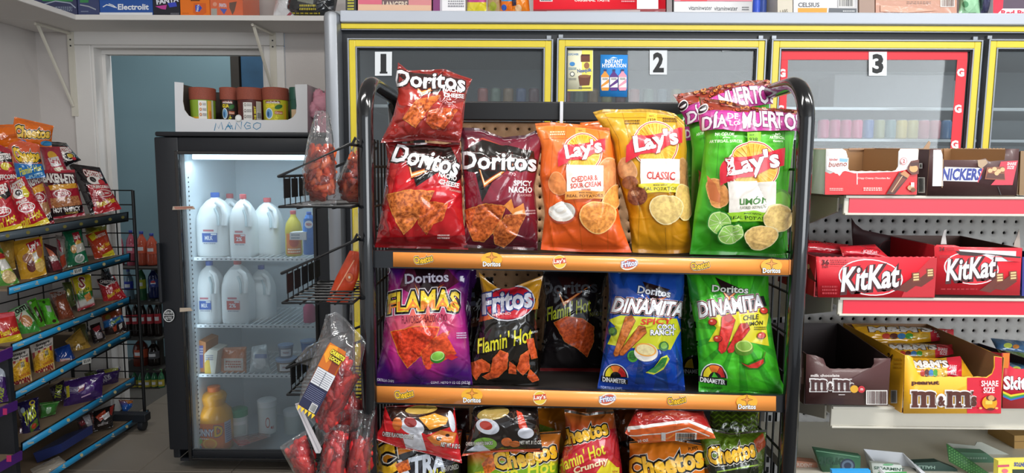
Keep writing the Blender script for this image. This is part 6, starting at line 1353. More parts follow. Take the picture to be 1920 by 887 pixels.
C5 = Outline([(660, 768), (704, 770)], [(630, 960), (700, 960)], [(630, 960), (645, 870), (660, 768)], [(700, 960), (695, 880), (704, 770)])
puff_bag('clear bag of red puffs at the lower edge beside the rack post', C5, 1.14, 1.16, .030, RM, 60, .62, 313)
C6 = Outline([(610, 790), (655, 800)], [(590, 960), (640, 960)], [(590, 960), (600, 870), (610, 790)], None)
puff_bag('clear bag of red puffs at the lower edge in the middle of the pile', C6, 1.13, 1.14, .032, RM, 65, .9, 314)
C7 = Outline([(524, 838), (548, 822), (574, 806)], [(560, 905), (580, 915), (600, 920)], [(560, 905), (540, 868), (524, 838)], [(600, 920), (590, 860), (574, 806)])
puff_bag('small clear bag of red puffs with pointed corner, leftmost low in the pile', C7, 1.15, 1.16, .030, RM, 45, .95, 315, umin=.15)
bag('clear_wrapper', 'empty clear bag mouth sticking out left of the labelled puff bag', 'wrapper', Outline([(612, 634), (625, 640)], [(553, 678), (590, 690)], [(553, 678), (575, 650), (612, 634)], None), 1.20, 1.21, .014, '#ffffff', None, nu=20, nv=20, seed=316, film=CLEARF, crease=1.6)
# ================================================================== CANDY BOXES ON THE GONDOLA
YX = YG-.012
GPL = ypl(YX)
def candy_tray(name, label, front, color, art, depth, sideL=None, lean=0, inner='#8c6a4a', backh=None, side_art=None, side='#333333', Y=None, cat='candy box', zb=None, backcol=None):
    pl = ypl(Y or YX); W = pl.hit([p[0] for p in front], [p[1] for p in front]); y0 = W[0][1]
    x0, x1 = W[:, 0].min(), W[:, 0].max(); z0 = W[:, 2].min()+.0005; zl = W[W[:, 0] < x0+.012][:, 2].max(); zr = W[W[:, 0] > x1-.012][:, 2].max()
    e = empty(name, ((x0+x1)/2, y0+depth/2, z0), label, cat)
    panel('front_panel', front, pl, .0016, color, CARD, e, art, back=inner)
    zbk = backh if backh is not None else max(zl, zr)
    xl, xr = x0+.001, x1-.001; yb = y0+depth
    quad_slab('side_panel', [(xl, y0+.002, z0), (xl, yb, z0), (xl, yb, zbk), (xl, y0+.002, zl-.001)], (.0016, 0, 0), 1., side, e, back=inner)
    quad_slab('side_panel', [(xr, y0+.002, z0), (xr, y0+.002, zr-.001), (xr, yb, zbk), (xr, yb, z0)], (-.0016, 0, 0), 1., side, e, back=inner)
    quad_slab('back_panel', [(xl+.002, yb, z0), (xr-.002, yb, z0), (xr-.002, yb, zbk), (xl+.002, yb, zbk)], (0, -.0016, 0), 1., backcol or side, e, back=inner)
    quad_slab('box_floor', [(xl+.002, y0+.002, z0), (xr-.002, y0+.002, z0), (xr-.002, yb-.002, z0), (xl+.002, yb-.002, z0)], (0, 0, .0016), 1., inner, e, back=inner)
    if side_art is not None:                             # print on the left side face
        v, t, i_ = flat_art(side_art, Plane((xl-.0002, 1, 1), (1, 0, 0))); meshobj('side_print', v, t, CARD, e, ink=i_)
    return e, (xl, xr, y0, yb, z0, zbk)
def teeth(x0, x1, y, n, amp=1.2): return [(x0+(x1-x0)*k/n, y+(amp if k % 2 else 0)) for k in range(n+1)]
# --- white and red hazelnut bar box
fr_ = [(1546, 365), (1549, 279), (1579, 279), (1586, 283), (1589, 292), (1590, 316), (1593, 320.5)]+teeth(1600, 1672, 320.5, 9, 1)+[(1680, 319), (1684, 312), (1685, 284), (1689, 279), (1721, 279), (1719, 365)]
A = Art().poly([(1547, 322), (1556, 326), (1566, 322), (1574, 330), (1582, 320), (1592, 322), (1602, 325), (1680, 322), (1700, 318), (1720, 322), (1718.5, 365), (1546.5, 365)], '#e3262c')
A.poly([(1550, 294), (1591, 296), (1590, 318), (1570, 326), (1550, 318)], '#f1f0ee').poly([(1562, 318), (1572, 318), (1569, 326), (1565, 325)], '#f1f0ee')
A.txt('kinder', 1563, 299, 16, 5, '#c33a3a', b=.05).poly([(1574, 297), (1590, 298), (1588, 304), (1574, 303)], '#8cc0e0').txt('bueno', 1571, 307.5, 34, 10, '#a8402c', b=.02, sh=.25, rot=3)
A.rect(1606, 323, 1607.5, 346, '#f6eeee').txt('Crispy Creamy Chocolate Bar', 1638, 334.5, 62, 4.5, '#f4e6e0', b=.02, sh=.2).fine(1555, 352, 1580, 358, 2, '#f2c4bc').fine(1618, 351, 1652, 358, 2, '#f6dcd4')
A.ell(1693, 302, 6.5, 6.5, '#d8505a').ell(1693, 302, 5.5, 5.5, '#f3efec').txt('2', 1693, 302, 4.5, 7, '#c83a44', b=.06)
A.poly([(1660, 364), (1685, 322), (1703, 330), (1676, 364)], '#4c241a').poly([(1665, 358), (1683, 330), (1697, 336), (1672, 362)], '#7c3c28').poly([(1686, 326), (1694, 320), (1704, 328), (1700, 334)], '#c98c5a').line([(1690, 330), (1670, 360)], 1.6, '#d8b48a')
A.poly([(1700, 312), (1706, 302), (1721, 299), (1720.5, 326), (1708, 328), (1699, 320)], '#6a3426').ell(1711, 316, 8, 7, '#d9a86c', n=16).poly([(1704, 305), (1721, 304), (1721, 310), (1706, 312)], '#4c241a').ell(1706, 352, 6.5, 5, '#caa278').ell(1710, 356, 5, 4, '#7c4c2a').rect(1706, 342, 1712, 350, '#eef0ee')
e, g = candy_tray('hazelnut_bar_box', 'open white and red box of hazelnut bars, top gondola shelf on the left', fr_, '#efeeec', A, .19, inner='#a37c55', side='#e9e8e6', backh=P(1640, 279, YX+.19)[2])
panel('torn_edge', teeth(1592, 1686, 277, 30, 1.6)+[(1686, 281), (1592, 281)], ypl(YX+.185), .0012, '#a88262', CARD, e)
A = Art().poly([(1524, 350), (1530, 346), (1536, 350), (1541, 345), (1546, 348), (1546, 365), (1526, 363)], '#b81c24')
# --- dark brown nougat bar box
fr_ = [(1738, 367), (1744, 279), (1764, 279), (1768, 296), (1766, 300), (1776, 300), (1836, 300), (1848, 297), (1854, 303), (1884, 300), (1886, 279)]+[(1911, 279), (1906, 366.5)]
A = Art().poly([(1750, 281), (1764, 281), (1767, 290), (1768, 349), (1748, 349)], '#e6e6ea')
A.poly([(1766, 346), (1771, 313), (1842, 315), (1834, 341), (1768, 339)], '#f0f0f4').txt('SNICKERS', 1799, 327, 84, 23, '#2b3a94', b=.075, rot=0, sh=.15).poly([(1749, 312), (1767.5, 312), (1767, 349), (1748, 349)], '#e8e8ec').line([(1833, 342), (1843, 315)], 2, '#d8404c').line([(1768, 298), (1766, 352)], 1.2, '#b89468')
A.poly([(1857, 347), (1866, 337), (1876, 303), (1908, 301), (1898, 347)], '#d8344a').poly([(1846, 336), (1850, 314), (1882, 312), (1884, 338)], '#8c4c2c').poly([(1848, 334), (1851, 325), (1882, 326), (1883, 336)], '#5a2a1a')
for x, y in ((1856, 320), (1864, 317), (1872, 321), (1879, 318), (1868, 325)): A.ell(x, y, 4.5, 4, '#e2b884', n=12)
A.txt('SHARE', 1896, 307, 17, 6, '#f4e6e6', b=.04, sh=.2).txt('SIZE', 1894, 314, 13, 6, '#f4e6e6', b=.04, sh=.2).poly([(1832, 300), (1848, 299), (1851, 306), (1840, 316), (1833, 312)], '#b79a7c').line([(1870, 350), (1876, 366)], 1.6, '#2a1a18')
e, g = candy_tray('nougat_bar_box', 'torn dark brown box of peanut bars, top gondola shelf on the right', fr_, '#4a2c2c', A, .19, inner='#a37c55', side='#43282a', backh=P(1800, 279, YX+.19)[2])
A = Art().bars(1722, 334, 1733, 360, 5).rect(1724, 306, 1731, 317, '#d8d4d2').rect(1726, 308, 1729, 315, '#332')
v, t, i_ = flat_art(Art().bars(1722.5, 334, 1734, 360, 5).rect(1725, 306, 1731, 316, '#d8d4d2').rect(1726.5, 308, 1729.5, 314, '#332'), Plane((g[0]-.0002, 1, 1), (1, 0, 0))); meshobj('side_print', v, t, CARD, e, ink=i_)
panel('torn_flap', [(1731, 279), (1736, 272), (1742, 264), (1745, 268), (1742, 279)], ypl(YX+.03), .001, '#a88460', CARD, e)
panel('torn_edge', teeth(1770, 1884, 277.5, 34, 1.6)+[(1884, 300), (1770, 300)], ypl(YX+.185), .0012, '#a37c55', CARD, e)
e, g = candy_tray('kraft_box', 'plain brown box cut off by the right picture edge, top gondola shelf', [(1911, 366), (1914, 283), (1990, 283), (1985, 366)], '#8a6a42', None, .19, inner='#6a5034', side='#7a5c3a')
# --- red wafer bar boxes
def kitkat(A, cx, cy, w_, h, rot):
    A.ell(cx, cy, w_*.56, h*.74, '#f4eef0', rot=-rot).ell(cx, cy, w_*.535, h*.70, '#e11f30', rot=-rot)
    A.txt('KitKat', cx+w_*.012, cy+2.5, w_, h, '#4a1418', b=.07, rot=rot, sh=.18, ol=[(.14, '#4a1418')]).txt('KitKat', cx, cy, w_, h, '#f2f3f8', b=.05, rot=rot, sh=.18)
def wafer(A, x, y, s, fl=1):
    A.poly([(x, y), (x-34*s*fl, y+26*s), (x-12*s*fl, y+30*s), (x+14*s*fl, y+12*s)], '#6a2a1c').poly([(x-2, y-8*s), (x+13*s, y-9*s), (x+15*s, y+9*s), (x, y+11*s)], '#7c3a24')
    for k in range(3): A.poly([(x+1, y-6*s+k*5.2*s), (x+12*s, y-7*s+k*5.2*s), (x+12*s, y-3.6*s+k*5.2*s), (x+1, y-2.6*s+k*5.2*s)], '#e8c88c')
A = Art().poly([(1690, 557), (1705, 525), (1745, 483), (1757, 483), (1752, 557)], '#c81c2a'); wafer(A, 1738, 511, .9); wafer(A, 1711, 519, .95)
kitkat(A, 1632, 520, 108, 46, 5)
A.txt('36', 1547, 491.5, 14, 10, '#5a1014', b=.06).txt('BARS', 1547, 500, 11, 4, '#5a1014').fine(1556, 486, 1588, 497, 3, '#a01824', 3).fine(1540, 534, 1568, 552, 3, '#b01c28', 4)
fr_ = [(1534, 557.5), (1530, 481)]+teeth(1534, 1752, 481, 40, 1.4)+[(1757, 483), (1752, 558)]
e, g = candy_tray('wafer_bar_box', 'wide red wafer bar box of 36, middle gondola shelf on left', fr_, '#e11f30', A, .17, inner='#8a1a22', side='#c01826', side_art=Art().poly([(1513, 498), (1520, 503), (1531, 530), (1516, 520)], '#5a2018').ell(1516, 500, 2.5, 5, '#d8a878'))
def wrapper(label, name, out, Yb, Yt, D, col, art, seed, group=None, **k):
    return bag(name, label, 'candy bar', out, Yb, Yt, D, col, art, nu=24, nv=14, seed=seed, group=group, crease=.7, **k)
wrapper('red wafer bar pack lying deep in the wide red box, left', 'wafer_bar', Outline([(1509, 449), (1590, 459)], [(1509, 472), (1592, 478)]), 1.24, 1.26, .008, '#b8202c', Art().fine(1514, 453, 1560, 456, 1, '#4a1014').line([(1514, 463), (1585, 470)], 1, '#e89aa0'), 401)
wrapper('red wafer bar pack lying across the wide red box, right', 'wafer_bar', Outline([(1574, 462), (1640, 458)], [(1580, 480), (1668, 484)]), 1.215, 1.235, .008, '#cf2432', Art().ell(1632, 472, 18, 6, '#8a1620').ell(1632, 472, 16, 5, '#cf2432').txt('KitKat', 1632, 472, 26, 6, '#d8a8ae', b=.05, rot=-4), 402)
e = empty('display_box_lid', P(1690, 480, 1.33), 'dark brown lid reading KING SIZE standing behind the red wafer boxes', 'box lid')
A = Art().txt('KING SIZE', 1720, 465, 40, 9, '#a89ba0', b=.04, rot=-6).ell(1668, 466, 20, 16, '#6a3438').ell(1668, 466, 18.5, 14.5, '#3e2426')
panel('lid_panel', [(1597, 409), (1604, 420), (1618, 431), (1680, 444), (1738, 456), (1745, 480), (1602, 480), (1598, 440)], ypl(1.33), .0018, '#3a2224', CARD, e, A, back='#5a4034')
A = Art().poly([(1797, 468), (1905, 471), (1904, 490), (1850, 490), (1808, 480)], '#eceaee'); kitkat(A, 1821, 503, 92, 41, 5); wafer(A, 1868, 520, .95); wafer(A, 1893, 516, .95); A.poly([(1790, 470), (1800, 478), (1830, 480), (1848, 476), (1876, 480), (1890, 488), (1913, 490), (1913, 481)], '#3a2626')
A.poly([(1850, 481), (1876, 480), (1890, 489), (1913, 491), (1913, 484), (1880, 482)], '#e11f30').txt('24', 1765, 466.5, 10, 7, '#5a1014', b=.05).fine(1774, 464, 1788, 470, 2, '#a01824').fine(1760, 478, 1780, 484, 2, '#a01824').fine(1762, 540, 1830, 543, 1, '#b01824')
fr_ = [(1754, 552.5), (1752, 463), (1757, 459), (1790, 460), (1800, 463), (1916, 465), (1912, 554)]
e, g = candy_tray('wafer_bar_box', 'torn red wafer bar box of 24, middle gondola shelf on right', fr_, '#e11f30', A, .17, inner='#5a3a30', side='#c01826')
for pts, c, lb in (([(1764, 458), (1766, 447), (1770, 432), (1775, 430), (1773, 440), (1775, 458)], '#d9d0cc', 'torn_flap'), ([(1900, 466), (1902, 455), (1908, 440), (1911, 430), (1912, 440), (1913, 466)], '#b8a89c', 'torn_flap')): panel(lb, pts, ypl(YX+.03), .0008, c, CARD, e)
e, g = candy_tray('blue_candy_box', 'blue box sliver at the right picture edge, middle gondola shelf', [(1916, 555), (1917, 482), (1990, 482), (1985, 555)], '#2c2f86', None, .17, inner='#303060', side='#2c2f86')
# --- brown and yellow button candy boxes
YM = YX-.02
def slab_mm(A, cx, cy, w_, h, c, halo, rot=0):
    """chunky slab-serif lower-case letters"""
    def m(x, ww, col, g):
        t = ww/7.; y0, y1 = cy-h/2, cy+h/2
        for k in (0, 2.5, 5): A.rect(x+k*t*1.05-g, y0+h*.1-g, x+k*t*1.05+t*1.45+g, y1+g, col)
        for k in (0, 2.5, 5): A.rect(x+k*t*1.05-t*.35-g, y1-h*.14-g, x+k*t*1.05+t*1.8+g, y1+g, col)
        A.rect(x-t*.4-g, y0-g, x+t*1.4+g, y0+h*.14+g, col); A.ell(x+t*2.5, y0+h*.22, t*1.9+g, h*.2+g, col, a0=0, a1=180).ell(x+t*5.1, y0+h*.22, t*1.9+g, h*.2+g, col, a0=0, a1=180)
        A.rect(x+t*.6-g, y0+h*.1-g, x+t*6.6, y0+h*.26+g, col)
    mw = w_*.37
    for g, col in ((2.2, halo), (0, c)):
        m(cx-w_*.49, mw, col, g); m(cx+w_*.06, mw, col, g)
        if g: A.ell(cx-w_*.035, cy+h*.08, w_*.085, h*.42, col)
        A.txt('&', cx-w_*.035, cy+h*.1, w_*.12+g, h*.62+g, col, b=.07)
        A.txt('s', cx+w_*.475, cy+h*.12, w_*.09+g, h*.62+g, col, b=.09).poly([(cx+w_*.43-g*.5, cy-h*.5-g*.6), (cx+w_*.47+g*.5, cy-h*.5-g*.6), (cx+w_*.45, cy-h*.22+g*.5)], col)
fr_ = [(1510, 757), (1512, 664), (1530, 667), (1544, 673), (1549, 686)]+teeth(1556, 1626, 691, 8, 1)+[(1634, 690), (1639, 682), (1639, 672), (1670, 672), (1665, 761)]
A = Art().txt('milk chocolate', 1547, 704, 54, 5.5, '#e6dcd8', b=.06); slab_mm(A, 1559, 722, 78, 22, '#4c2b2a', '#e9e4e2')
A.ell(1600, 728.5, 7.5, 7, '#dfa830').ell(1613.5, 729, 6.5, 6.5, '#c8303a').txt('m', 1614, 729, 5, 4, '#f2dcdc', b=.04).bars(1624, 732, 1660, 756, 9, '#4c2b2a').rect(1570, 738, 1582, 739.2, '#d8d0d0')
e, g = candy_tray('button_candy_box', 'dark brown box of chocolate buttons, third gondola shelf on the left', fr_, '#4c2b2a', A, .20, inner='#2a1c1c', side='#3a2222', Y=YM, backh=P(1560, 606, YM+.2)[2], side_art=Art().rect(1500, 690, 1508, 720, '#6a4a48'))
fr_ = [(1694, 775.5), (1697, 666), (1704, 666.5), (1711, 671), (1716, 688), (1722, 702)]+teeth(1728, 1842, 706, 13, 1.2)+[(1850, 707), (1860, 700), (1864, 688), (1864, 668), (1879, 670), (1877, 775.5)]
A = Art().poly([(1813, 708), (1842, 707.5), (1850, 708.5), (1860, 701.5), (1865, 689), (1865, 668.6), (1878.5, 670.5), (1876.5, 775), (1813, 775)], '#e0243c').txt('peanut', 1735, 718.5, 52, 10, '#5a2c20', b=.09); slab_mm(A, 1768, 748, 118, 31, '#5a2c20', '#f3eeea')
A.txt('SHARE', 1853.5, 718, 32, 11, '#f8eef0', b=.04).txt('SIZE', 1852, 730.5, 21, 11, '#f8eef0', b=.04).ell(1853, 754, 14, 13, '#e8a41c').ell(1856, 746, 10, 5, '#6a3424', rot=-10).ell(1856, 745, 6, 5, '#dba66a').rect(1845, 750, 1858, 757, '#f3d05a').ell(1855, 766, 7, 2.5, '#6a2c20').ell(1836, 764, 3, 2, '#e8b86a').ell(1866, 764, 3, 2, '#e8b86a')
for x, y in ((1797, 753), (1806, 759)): A.ell(x, y, 1.5, 1.5, '#fff')
sa = Art().bars(1671, 733, 1682, 755, 4).txt('24', 1669, 669, 11, 13, '#3a2410', b=.07, rot=-22).fine(1676, 670, 1692, 690, 3, '#b88a1c', 3)
e, g = candy_tray('button_candy_box', 'bright yellow and red box of peanut buttons, third gondola shelf', fr_, '#eeb01c', A, .23, inner='#8c6644', side='#e0a41c', Y=YM, backh=P(1700, 607, YM+.23)[2], side_art=sa)
def pack_art(x0, y0, x1, y1, sk=0):
    A = Art(); w_ = x1-x0; h = y1-y0
    A.poly([(x0+w_*.76, y0-2), (x1+3, y0-2), (x1+3, y1+4), (x0+w_*.78, y1+4)], '#d0243a'); A.txt("M&M'S", x0+w_*.48, y0+h*.30, w_*.62, h*.34, '#e8e2dc', b=.08, ol=[(.14, '#4a2a20')], sh=-.3)
    for k, c in enumerate(('#b83a2a', '#5a2c24', '#3a78b0', '#4a9a3a', '#d8b24a', '#c9a03a')): A.ell(x0+w_*(.34+k*.075), y0+h*.70, w_*.042, h*.17, c, n=14, grain=.2)
    A.txt('SHARE', x0+w_*.87, y0+h*.45, w_*.13, h*.2, '#f0d8dc', b=.04, rot=-5).txt('SIZE', x0+w_*.88, y0+h*.68, w_*.10, h*.2, '#f0d8dc', b=.04, rot=-5); return A
for k, (T_, B_, yb, yt, lb) in enumerate([([(1597, 608), (1690, 612), (1788, 618)], [(1620, 640), (1700, 645), (1788, 636)], 1.345, 1.38, 'yellow candy pack at the back of the yellow box, share size'), ([(1645, 642), (1720, 644), (1785, 646)], [(1672, 672), (1740, 674), (1788, 664)], 1.27, 1.31, 'yellow candy pack in the middle of the yellow box'), ([(1694, 670), (1760, 672), (1800, 668)], [(1716, 712), (1770, 716), (1826, 708)], 1.20, 1.235, 'yellow candy pack at the front of the yellow box, nearest')]):
    bag('button_candy_pack', lb, 'candy pack', Outline(T_, B_), yb, yt, .010, '#dfa41f', pack_art(T_[0][0], T_[0][1], T_[-1][0], B_[0][1]), nu=30, nv=16, seed=410+k, crease=.8)
fr_ = [(1880, 766), (1879, 662), (1893, 662), (1893, 686), (1904, 692), (1990, 693), (1988, 766)]
A = Art().txt('Skittles', 1922, 718, 82, 26, '#f4f2f6', b=.07, ol=[(.1, '#a01424')]).poly([(1880, 733), (1895, 740), (1920, 736), (1920, 739), (1895, 744), (1880, 737)], '#e8d02c').poly([(1880, 737), (1895, 744), (1920, 739), (1920, 742), (1895, 748), (1880, 741)], '#3a9a4a').poly([(1880, 741), (1895, 748), (1920, 742), (1920, 745), (1895, 751), (1880, 744)], '#3a6ac0').poly([(1880, 662), (1893, 662), (1890, 690), (1881, 690)], '#e07a24')
e, g = candy_tray('fruit_candy_box', 'red fruit candy box at the right picture edge, third gondola shelf', fr_, '#c81a32', A, .22, inner='#3a3440', side='#a81828', Y=YM+.006, backh=P(1900, 650, YM+.2)[2])
rd = random.Random(2)
for k in range(3):
    bag('fruit_candy_pack', ['blue and green candy pack in the red fruit candy box, back', 'green candy pack in the red fruit candy box, middle', 'blue candy pack in the red fruit candy box, nearest'][k], 'candy pack', Outline([(1858+k*12, 634+k*22), (1930, 640+k*22)], [(1870+k*14, 658+k*22), (1940, 664+k*20)]), 1.36-.06*k, 1.39-.06*k, .008, ['#3a6a9a', '#5a8a3a', '#4a7aa0'][k], Art().ell(1890+k*8, 648+k*22, 8, 5, '#c8d85a').ell(1905, 650+k*22, 6, 4, '#d88a3a'), nu=16, nv=10, seed=420+k)
# ------------------------------------------------------------------ gum and lozenges on the lowest shelf
z4s = SHELF_Z[3]
def low_box(name, label, front, Y, depth, col, art, cat='gum box', h=None, m=None):
    e = pbox(name, label, cat, front, Y, depth, col, art, m=m); return e
low_box('gum_pack', 'orange and white gum box at the foot of the rack post, lowest shelf', [(1488, 864), (1532, 868), (1536, 906), (1486, 906)], 1.26, .02, '#cf8f74', Art().txt('TRIDENT', 1506, 872, 34, 7, '#e8d8cc', b=.04, rot=-4).rect(1486, 884, 1540, 888, '#b8303a').rect(1486, 888, 1540, 906, '#e8e0dc'))
A = Art().txt('orbit', 1560, 867, 50, 20, '#1c4a36', b=.08, rot=176).ell(1589, 873, 14, 13, '#20304a').ell(1589, 873, 11, 10, '#5a7088').ell(1589, 873, 7, 6, '#20304a').line([(1530, 845), (1610, 857)], 1, '#7fae8c')
low_box('gum_box', 'green gum box with its lid lettering upside down, lowest shelf', [(1527, 842), (1614, 855), (1612, 900), (1548, 900)], 1.24, .012, '#3c6c50', A)
low_box('gum_pack', 'bright blue gum pack corner at the lower picture edge', [(1560, 882), (1632, 882), (1634, 906), (1562, 906)], 1.16, .008, '#2a9ade', None)
e = empty('open_gum_tray', P(1680, 900, 1.22), 'open white gum tray with spearmint packs, lowest gondola shelf', 'gum box')
panel('back_panel', [(1619, 842), (1692, 849), (1716, 900), (1634, 900)], ypl(1.27), .0015, '#d3d6dc', CARD, e)
W = ypl(1.27).hit([1619, 1634], [842, 900]); quad_slab('side_panel', [W[0], W[1], W[1]+np.array([.012, -.09, 0]), W[0]+np.array([.02, -.05, -.03])], (.0015, 0, 0), 1., '#e2e4ea', e)
W = ypl(1.27).hit([1692, 1716], [849, 900]); quad_slab('side_panel', [W[0], W[1], W[1]+np.array([.03, -.08, 0]), W[0]+np.array([.02, -.05, -.03])], (.0015, 0, 0), 1., '#dcdfe6', e)
low_box('gum_pack', 'white and green gum pack inside the open white tray', [(1634, 868), (1690, 872), (1700, 906), (1640, 906)], 1.235, .01, '#cfd8d2', Art().txt('SPEARMINT', 1667, 879, 58, 6, '#3a5a4c', b=.05, rot=-4).poly([(1645, 886), (1700, 884), (1700, 890), (1650, 892)], '#3a9a4c').ell(1665, 871, 10, 2, '#6aa87c'))
low_box('lozenge_pack', 'dark green lozenge pack, second from the green dotted carton', [(1714, 868), (1760, 866), (1795, 880), (1800, 906), (1722, 906)], 1.25, .015, '#24443c', Art().txt('HALLS', 1737, 876, 32, 6, '#8ca89c', b=.06, rot=178).fine(1722, 882, 1790, 888, 1, '#6a9a7c'), 'lozenge pack')
e = empty('green_carton', P(1830, 900, 1.28), 'open green dotted carton with pale inside, lowest gondola shelf', 'carton')
A = Art()
for i in range(22):
    for j in range(5): A.ell(1780+i*4.4, 839+i*3.1+j*5.2, 1.1, .9, '#6aa860', n=6)
panel('side_panel', [(1775, 832), (1850, 884), (1880, 906), (1850, 906), (1780, 866)], ypl(1.24), .0015, '#3f7a44', CARD, e, A)
panel('back_panel', [(1776, 831), (1828, 836), (1832, 829), (1840, 829), (1900, 856), (1910, 906), (1870, 906)], ypl(1.33), .0015, '#b8bcb4', CARD, e, Art().rect(1840, 852, 1862, 862, '#7a9aa0'))
low_box('lozenge_pack', 'pale green pack inside the dotted carton, lowest gondola shelf', [(1800, 848), (1850, 850), (1876, 870), (1880, 896), (1850, 896)], 1.29, .02, '#5c8c74', Art().fine(1812, 856, 1850, 862, 1, '#9cc0b0'), 'lozenge pack')
A = Art().txt('MENTOS', 1914, 871, 26, 8, '#3a4a9a', b=.08, rot=178).poly([(1870, 872), (1892, 871), (1892, 875), (1870, 876)], '#c8506a').ell(1884, 883, 6, 4, '#d86a7a').rect(1898, 880, 1925, 906, '#26382c')
low_box('mint_box', 'yellow mint box at the lower right corner of the picture', [(1872, 864), (1985, 862), (1985, 906), (1871, 906)], 1.18, .012, '#e8d85c', A, 'mint box')
low_box('kraft_box', 'small tan box behind the yellow mint box, lower right', [(1902, 817), (1985, 815), (1985, 866), (1902, 864)], 1.36, .08, '#b08a4c', Art().line([(1902, 828), (1985, 826)], 1, '#7a5c30'), 'box')

# ================================================================== CARTONS ON TOP OF THE COOLER
YTP = YC+.03
def top_box(name, label, x0, x1, yb, depth, col, art=None, h=.17, Y=None, cat='carton', m=None, side=None):
    pl = ypl(Y or YTP); a, b = pl.one(x0, yb), pl.one(x1, yb); zb_ = zt(24)+.0015
    e = empty(name, ((a[0]+b[0])/2, a[1]+depth/2, zb_), label, cat)
    yb2 = 443.5-0; top = -45
    f = [(x0, yb), (x1, yb), (x1, top), (x0, top)]
    W = pl.hit([p[0] for p in f], [p[1] for p in f]); W[0][2] = W[1][2] = zb_; F = []
    ink = np.tile(lin(col), (8, 1)); V = np.concatenate([W+[0, .0016, 0], W+[0, depth, 0]])
    meshobj('carton_body', V, [(0, 3, 2, 1), (4, 5, 6, 7), (0, 1, 5, 4), (1, 2, 6, 5), (2, 3, 7, 6), (3, 0, 4, 7)], m or CARD, e, ink=np.tile(lin(side or col), (8, 1)))
    panel('front_panel', f, pl, .0015, col, m or CARD, e, art); return e
WRAP = printed('printed_shrink_wrap', .18, .0012, 40, coat=1.)
A = Art().rect(716, -10, 766, 17, '#6f5a5c').txt('LANGERS', 741, 9, 46, 13, '#d9c8b4', b=.05).poly([(672, 8), (808, 10), (808, 24), (672, 24)], '#e0b79a').poly([(672, -5), (716, -5), (716, 8), (672, 8)], '#d86a80')
top_box('juice_carton', 'pink shrink-wrapped juice tray left end of the cooler top', 671, 809, 23, .25, '#d88c8e', A, m=WRAP)
top_box('black_carton', 'narrow black and yellow carton beside the pink juice tray', 648, 668, 22, .2, '#26282a', Art().fine(652, -8, 664, 20, 5, '#c8c03a'))
top_box('white_carton', 'white printed carton with purple edge on the cooler top', 812, 872, 24, .22, '#e6e4e6', Art().rect(812, -45, 825, 24, '#7c2a6a').rect(825, -45, 829, 24, '#b9b4bc').fine(840, 0, 870, 14, 3, '#8a8a90'))
def top_bag(label, x0, x1, yb, col, art, seed, name='snack_bag', skew=0):
    bag(name, label, 'snack bag', Outline([(x0+skew, -60), (x1+skew, -60)], [(x0, yb), (x1, yb)]), YTP+.03, YTP+.04, .03, col, art, nu=16, nv=16, seed=seed)
top_bag('yellow and pink snack bag on the cooler top beside the white carton', 876, 912, 26, '#e8d83a', Art().rect(870, -60, 918, 4, '#c84a8c').ell(920, 12, 8, 10, '#c98a6a'), 501)
top_bag('tan snack bag with a purple patch on the cooler top', 914, 938, 26, '#b89a6c', Art().ell(924, 12, 7, 9, '#a8b03c'), 502)
top_bag('orange snack bag with blue logo, left of two on the cooler top', 938, 962, 26, '#ef7a1f', Art().ell(945, 14, 5, 6, '#2a5ab8').rect(940, -60, 960, 2, '#4a9ad0'), 503)
top_bag('orange snack bag with dark stripe leaning right on the cooler top', 960, 994, 27, '#f08a24', Art().poly([(956, -20), (968, -10), (968, 10), (956, 12)], '#2c2a4a').ell(972, 16, 6, 8, '#f3c89a'), 504, skew=-8)
A = Art().txt('ORIGINAL TASTE', 1110, 0, 66, 6, '#f4e2e2', b=.05).rect(1012, -14, 1036, 3, '#e8e6e8').fine(1014, -8, 1034, 2, 3, '#2a2a2c').rect(1194, -45, 1234, 17, '#efe8ea').fine(1165, -4, 1190, 5, 2, '#f0a0a8').poly([(1000, 18), (1248, 17), (1246, 27), (1003, 26)], '#8c1c24')
A.poly([(1025, 21), (1200, 19), (1200, 25), (1025, 26)], '#b9a8a8')
top_box('cola_case', 'bright red shrink-wrapped drink case on the cooler top', 1000, 1248, 27, .28, '#e2182c', A, m=WRAP)
top_box('dark_pack', 'narrow grey pack squeezed between the red case and white carton', 1250, 1260, 27, .15, '#8c8484')
A = Art().txt('vitaminwater', 1313, 15, 44, 8, '#4a4c50', b=.02).txt('vitaminwater', 1361, 16, 44, 8, '#4a4c50', b=.02).fine(1391, 12, 1404, 20, 2, '#5a5c60').rect(1264, -45, 1410, 2.5, '#d8798c').rect(1325, 22.5, 1352, 23.5, '#77797c').poly([(1280, -10), (1330, -8), (1325, 2.5), (1275, 2.5)], '#e83a4c')
top_box('white_carton', 'white drink tray with small grey lettering and pink top, cooler top', 1264, 1410, 27, .22, '#efeff1', A)
for k, x in enumerate((1420, 1432, 1446)):
    bottle('blue_bottle', x-7, x+7, -45, 28, YTP+.04+.03*k, ['blue bottle nearest the white drink tray, cooler top', 'blue bottle in the middle of three, cooler top', 'clear blue bottle nearest the cream carton, cooler top'][k], 'bottle', flatmat('cobalt_bottle_'+str(k), ['#3c5cd0', '#5470c8', '#8aa0c8'][k], .25), BCAP, BOT, group='blue bottles on the cooler top')
top_box('cream_carton', 'cream carton with one slanted face left of the orange striped box', 1458, 1486, 28, .15, '#cfc6b4', Art().txt('LABS', 1470, 22, 14, 8, '#6a6458', b=.03, rot=10))
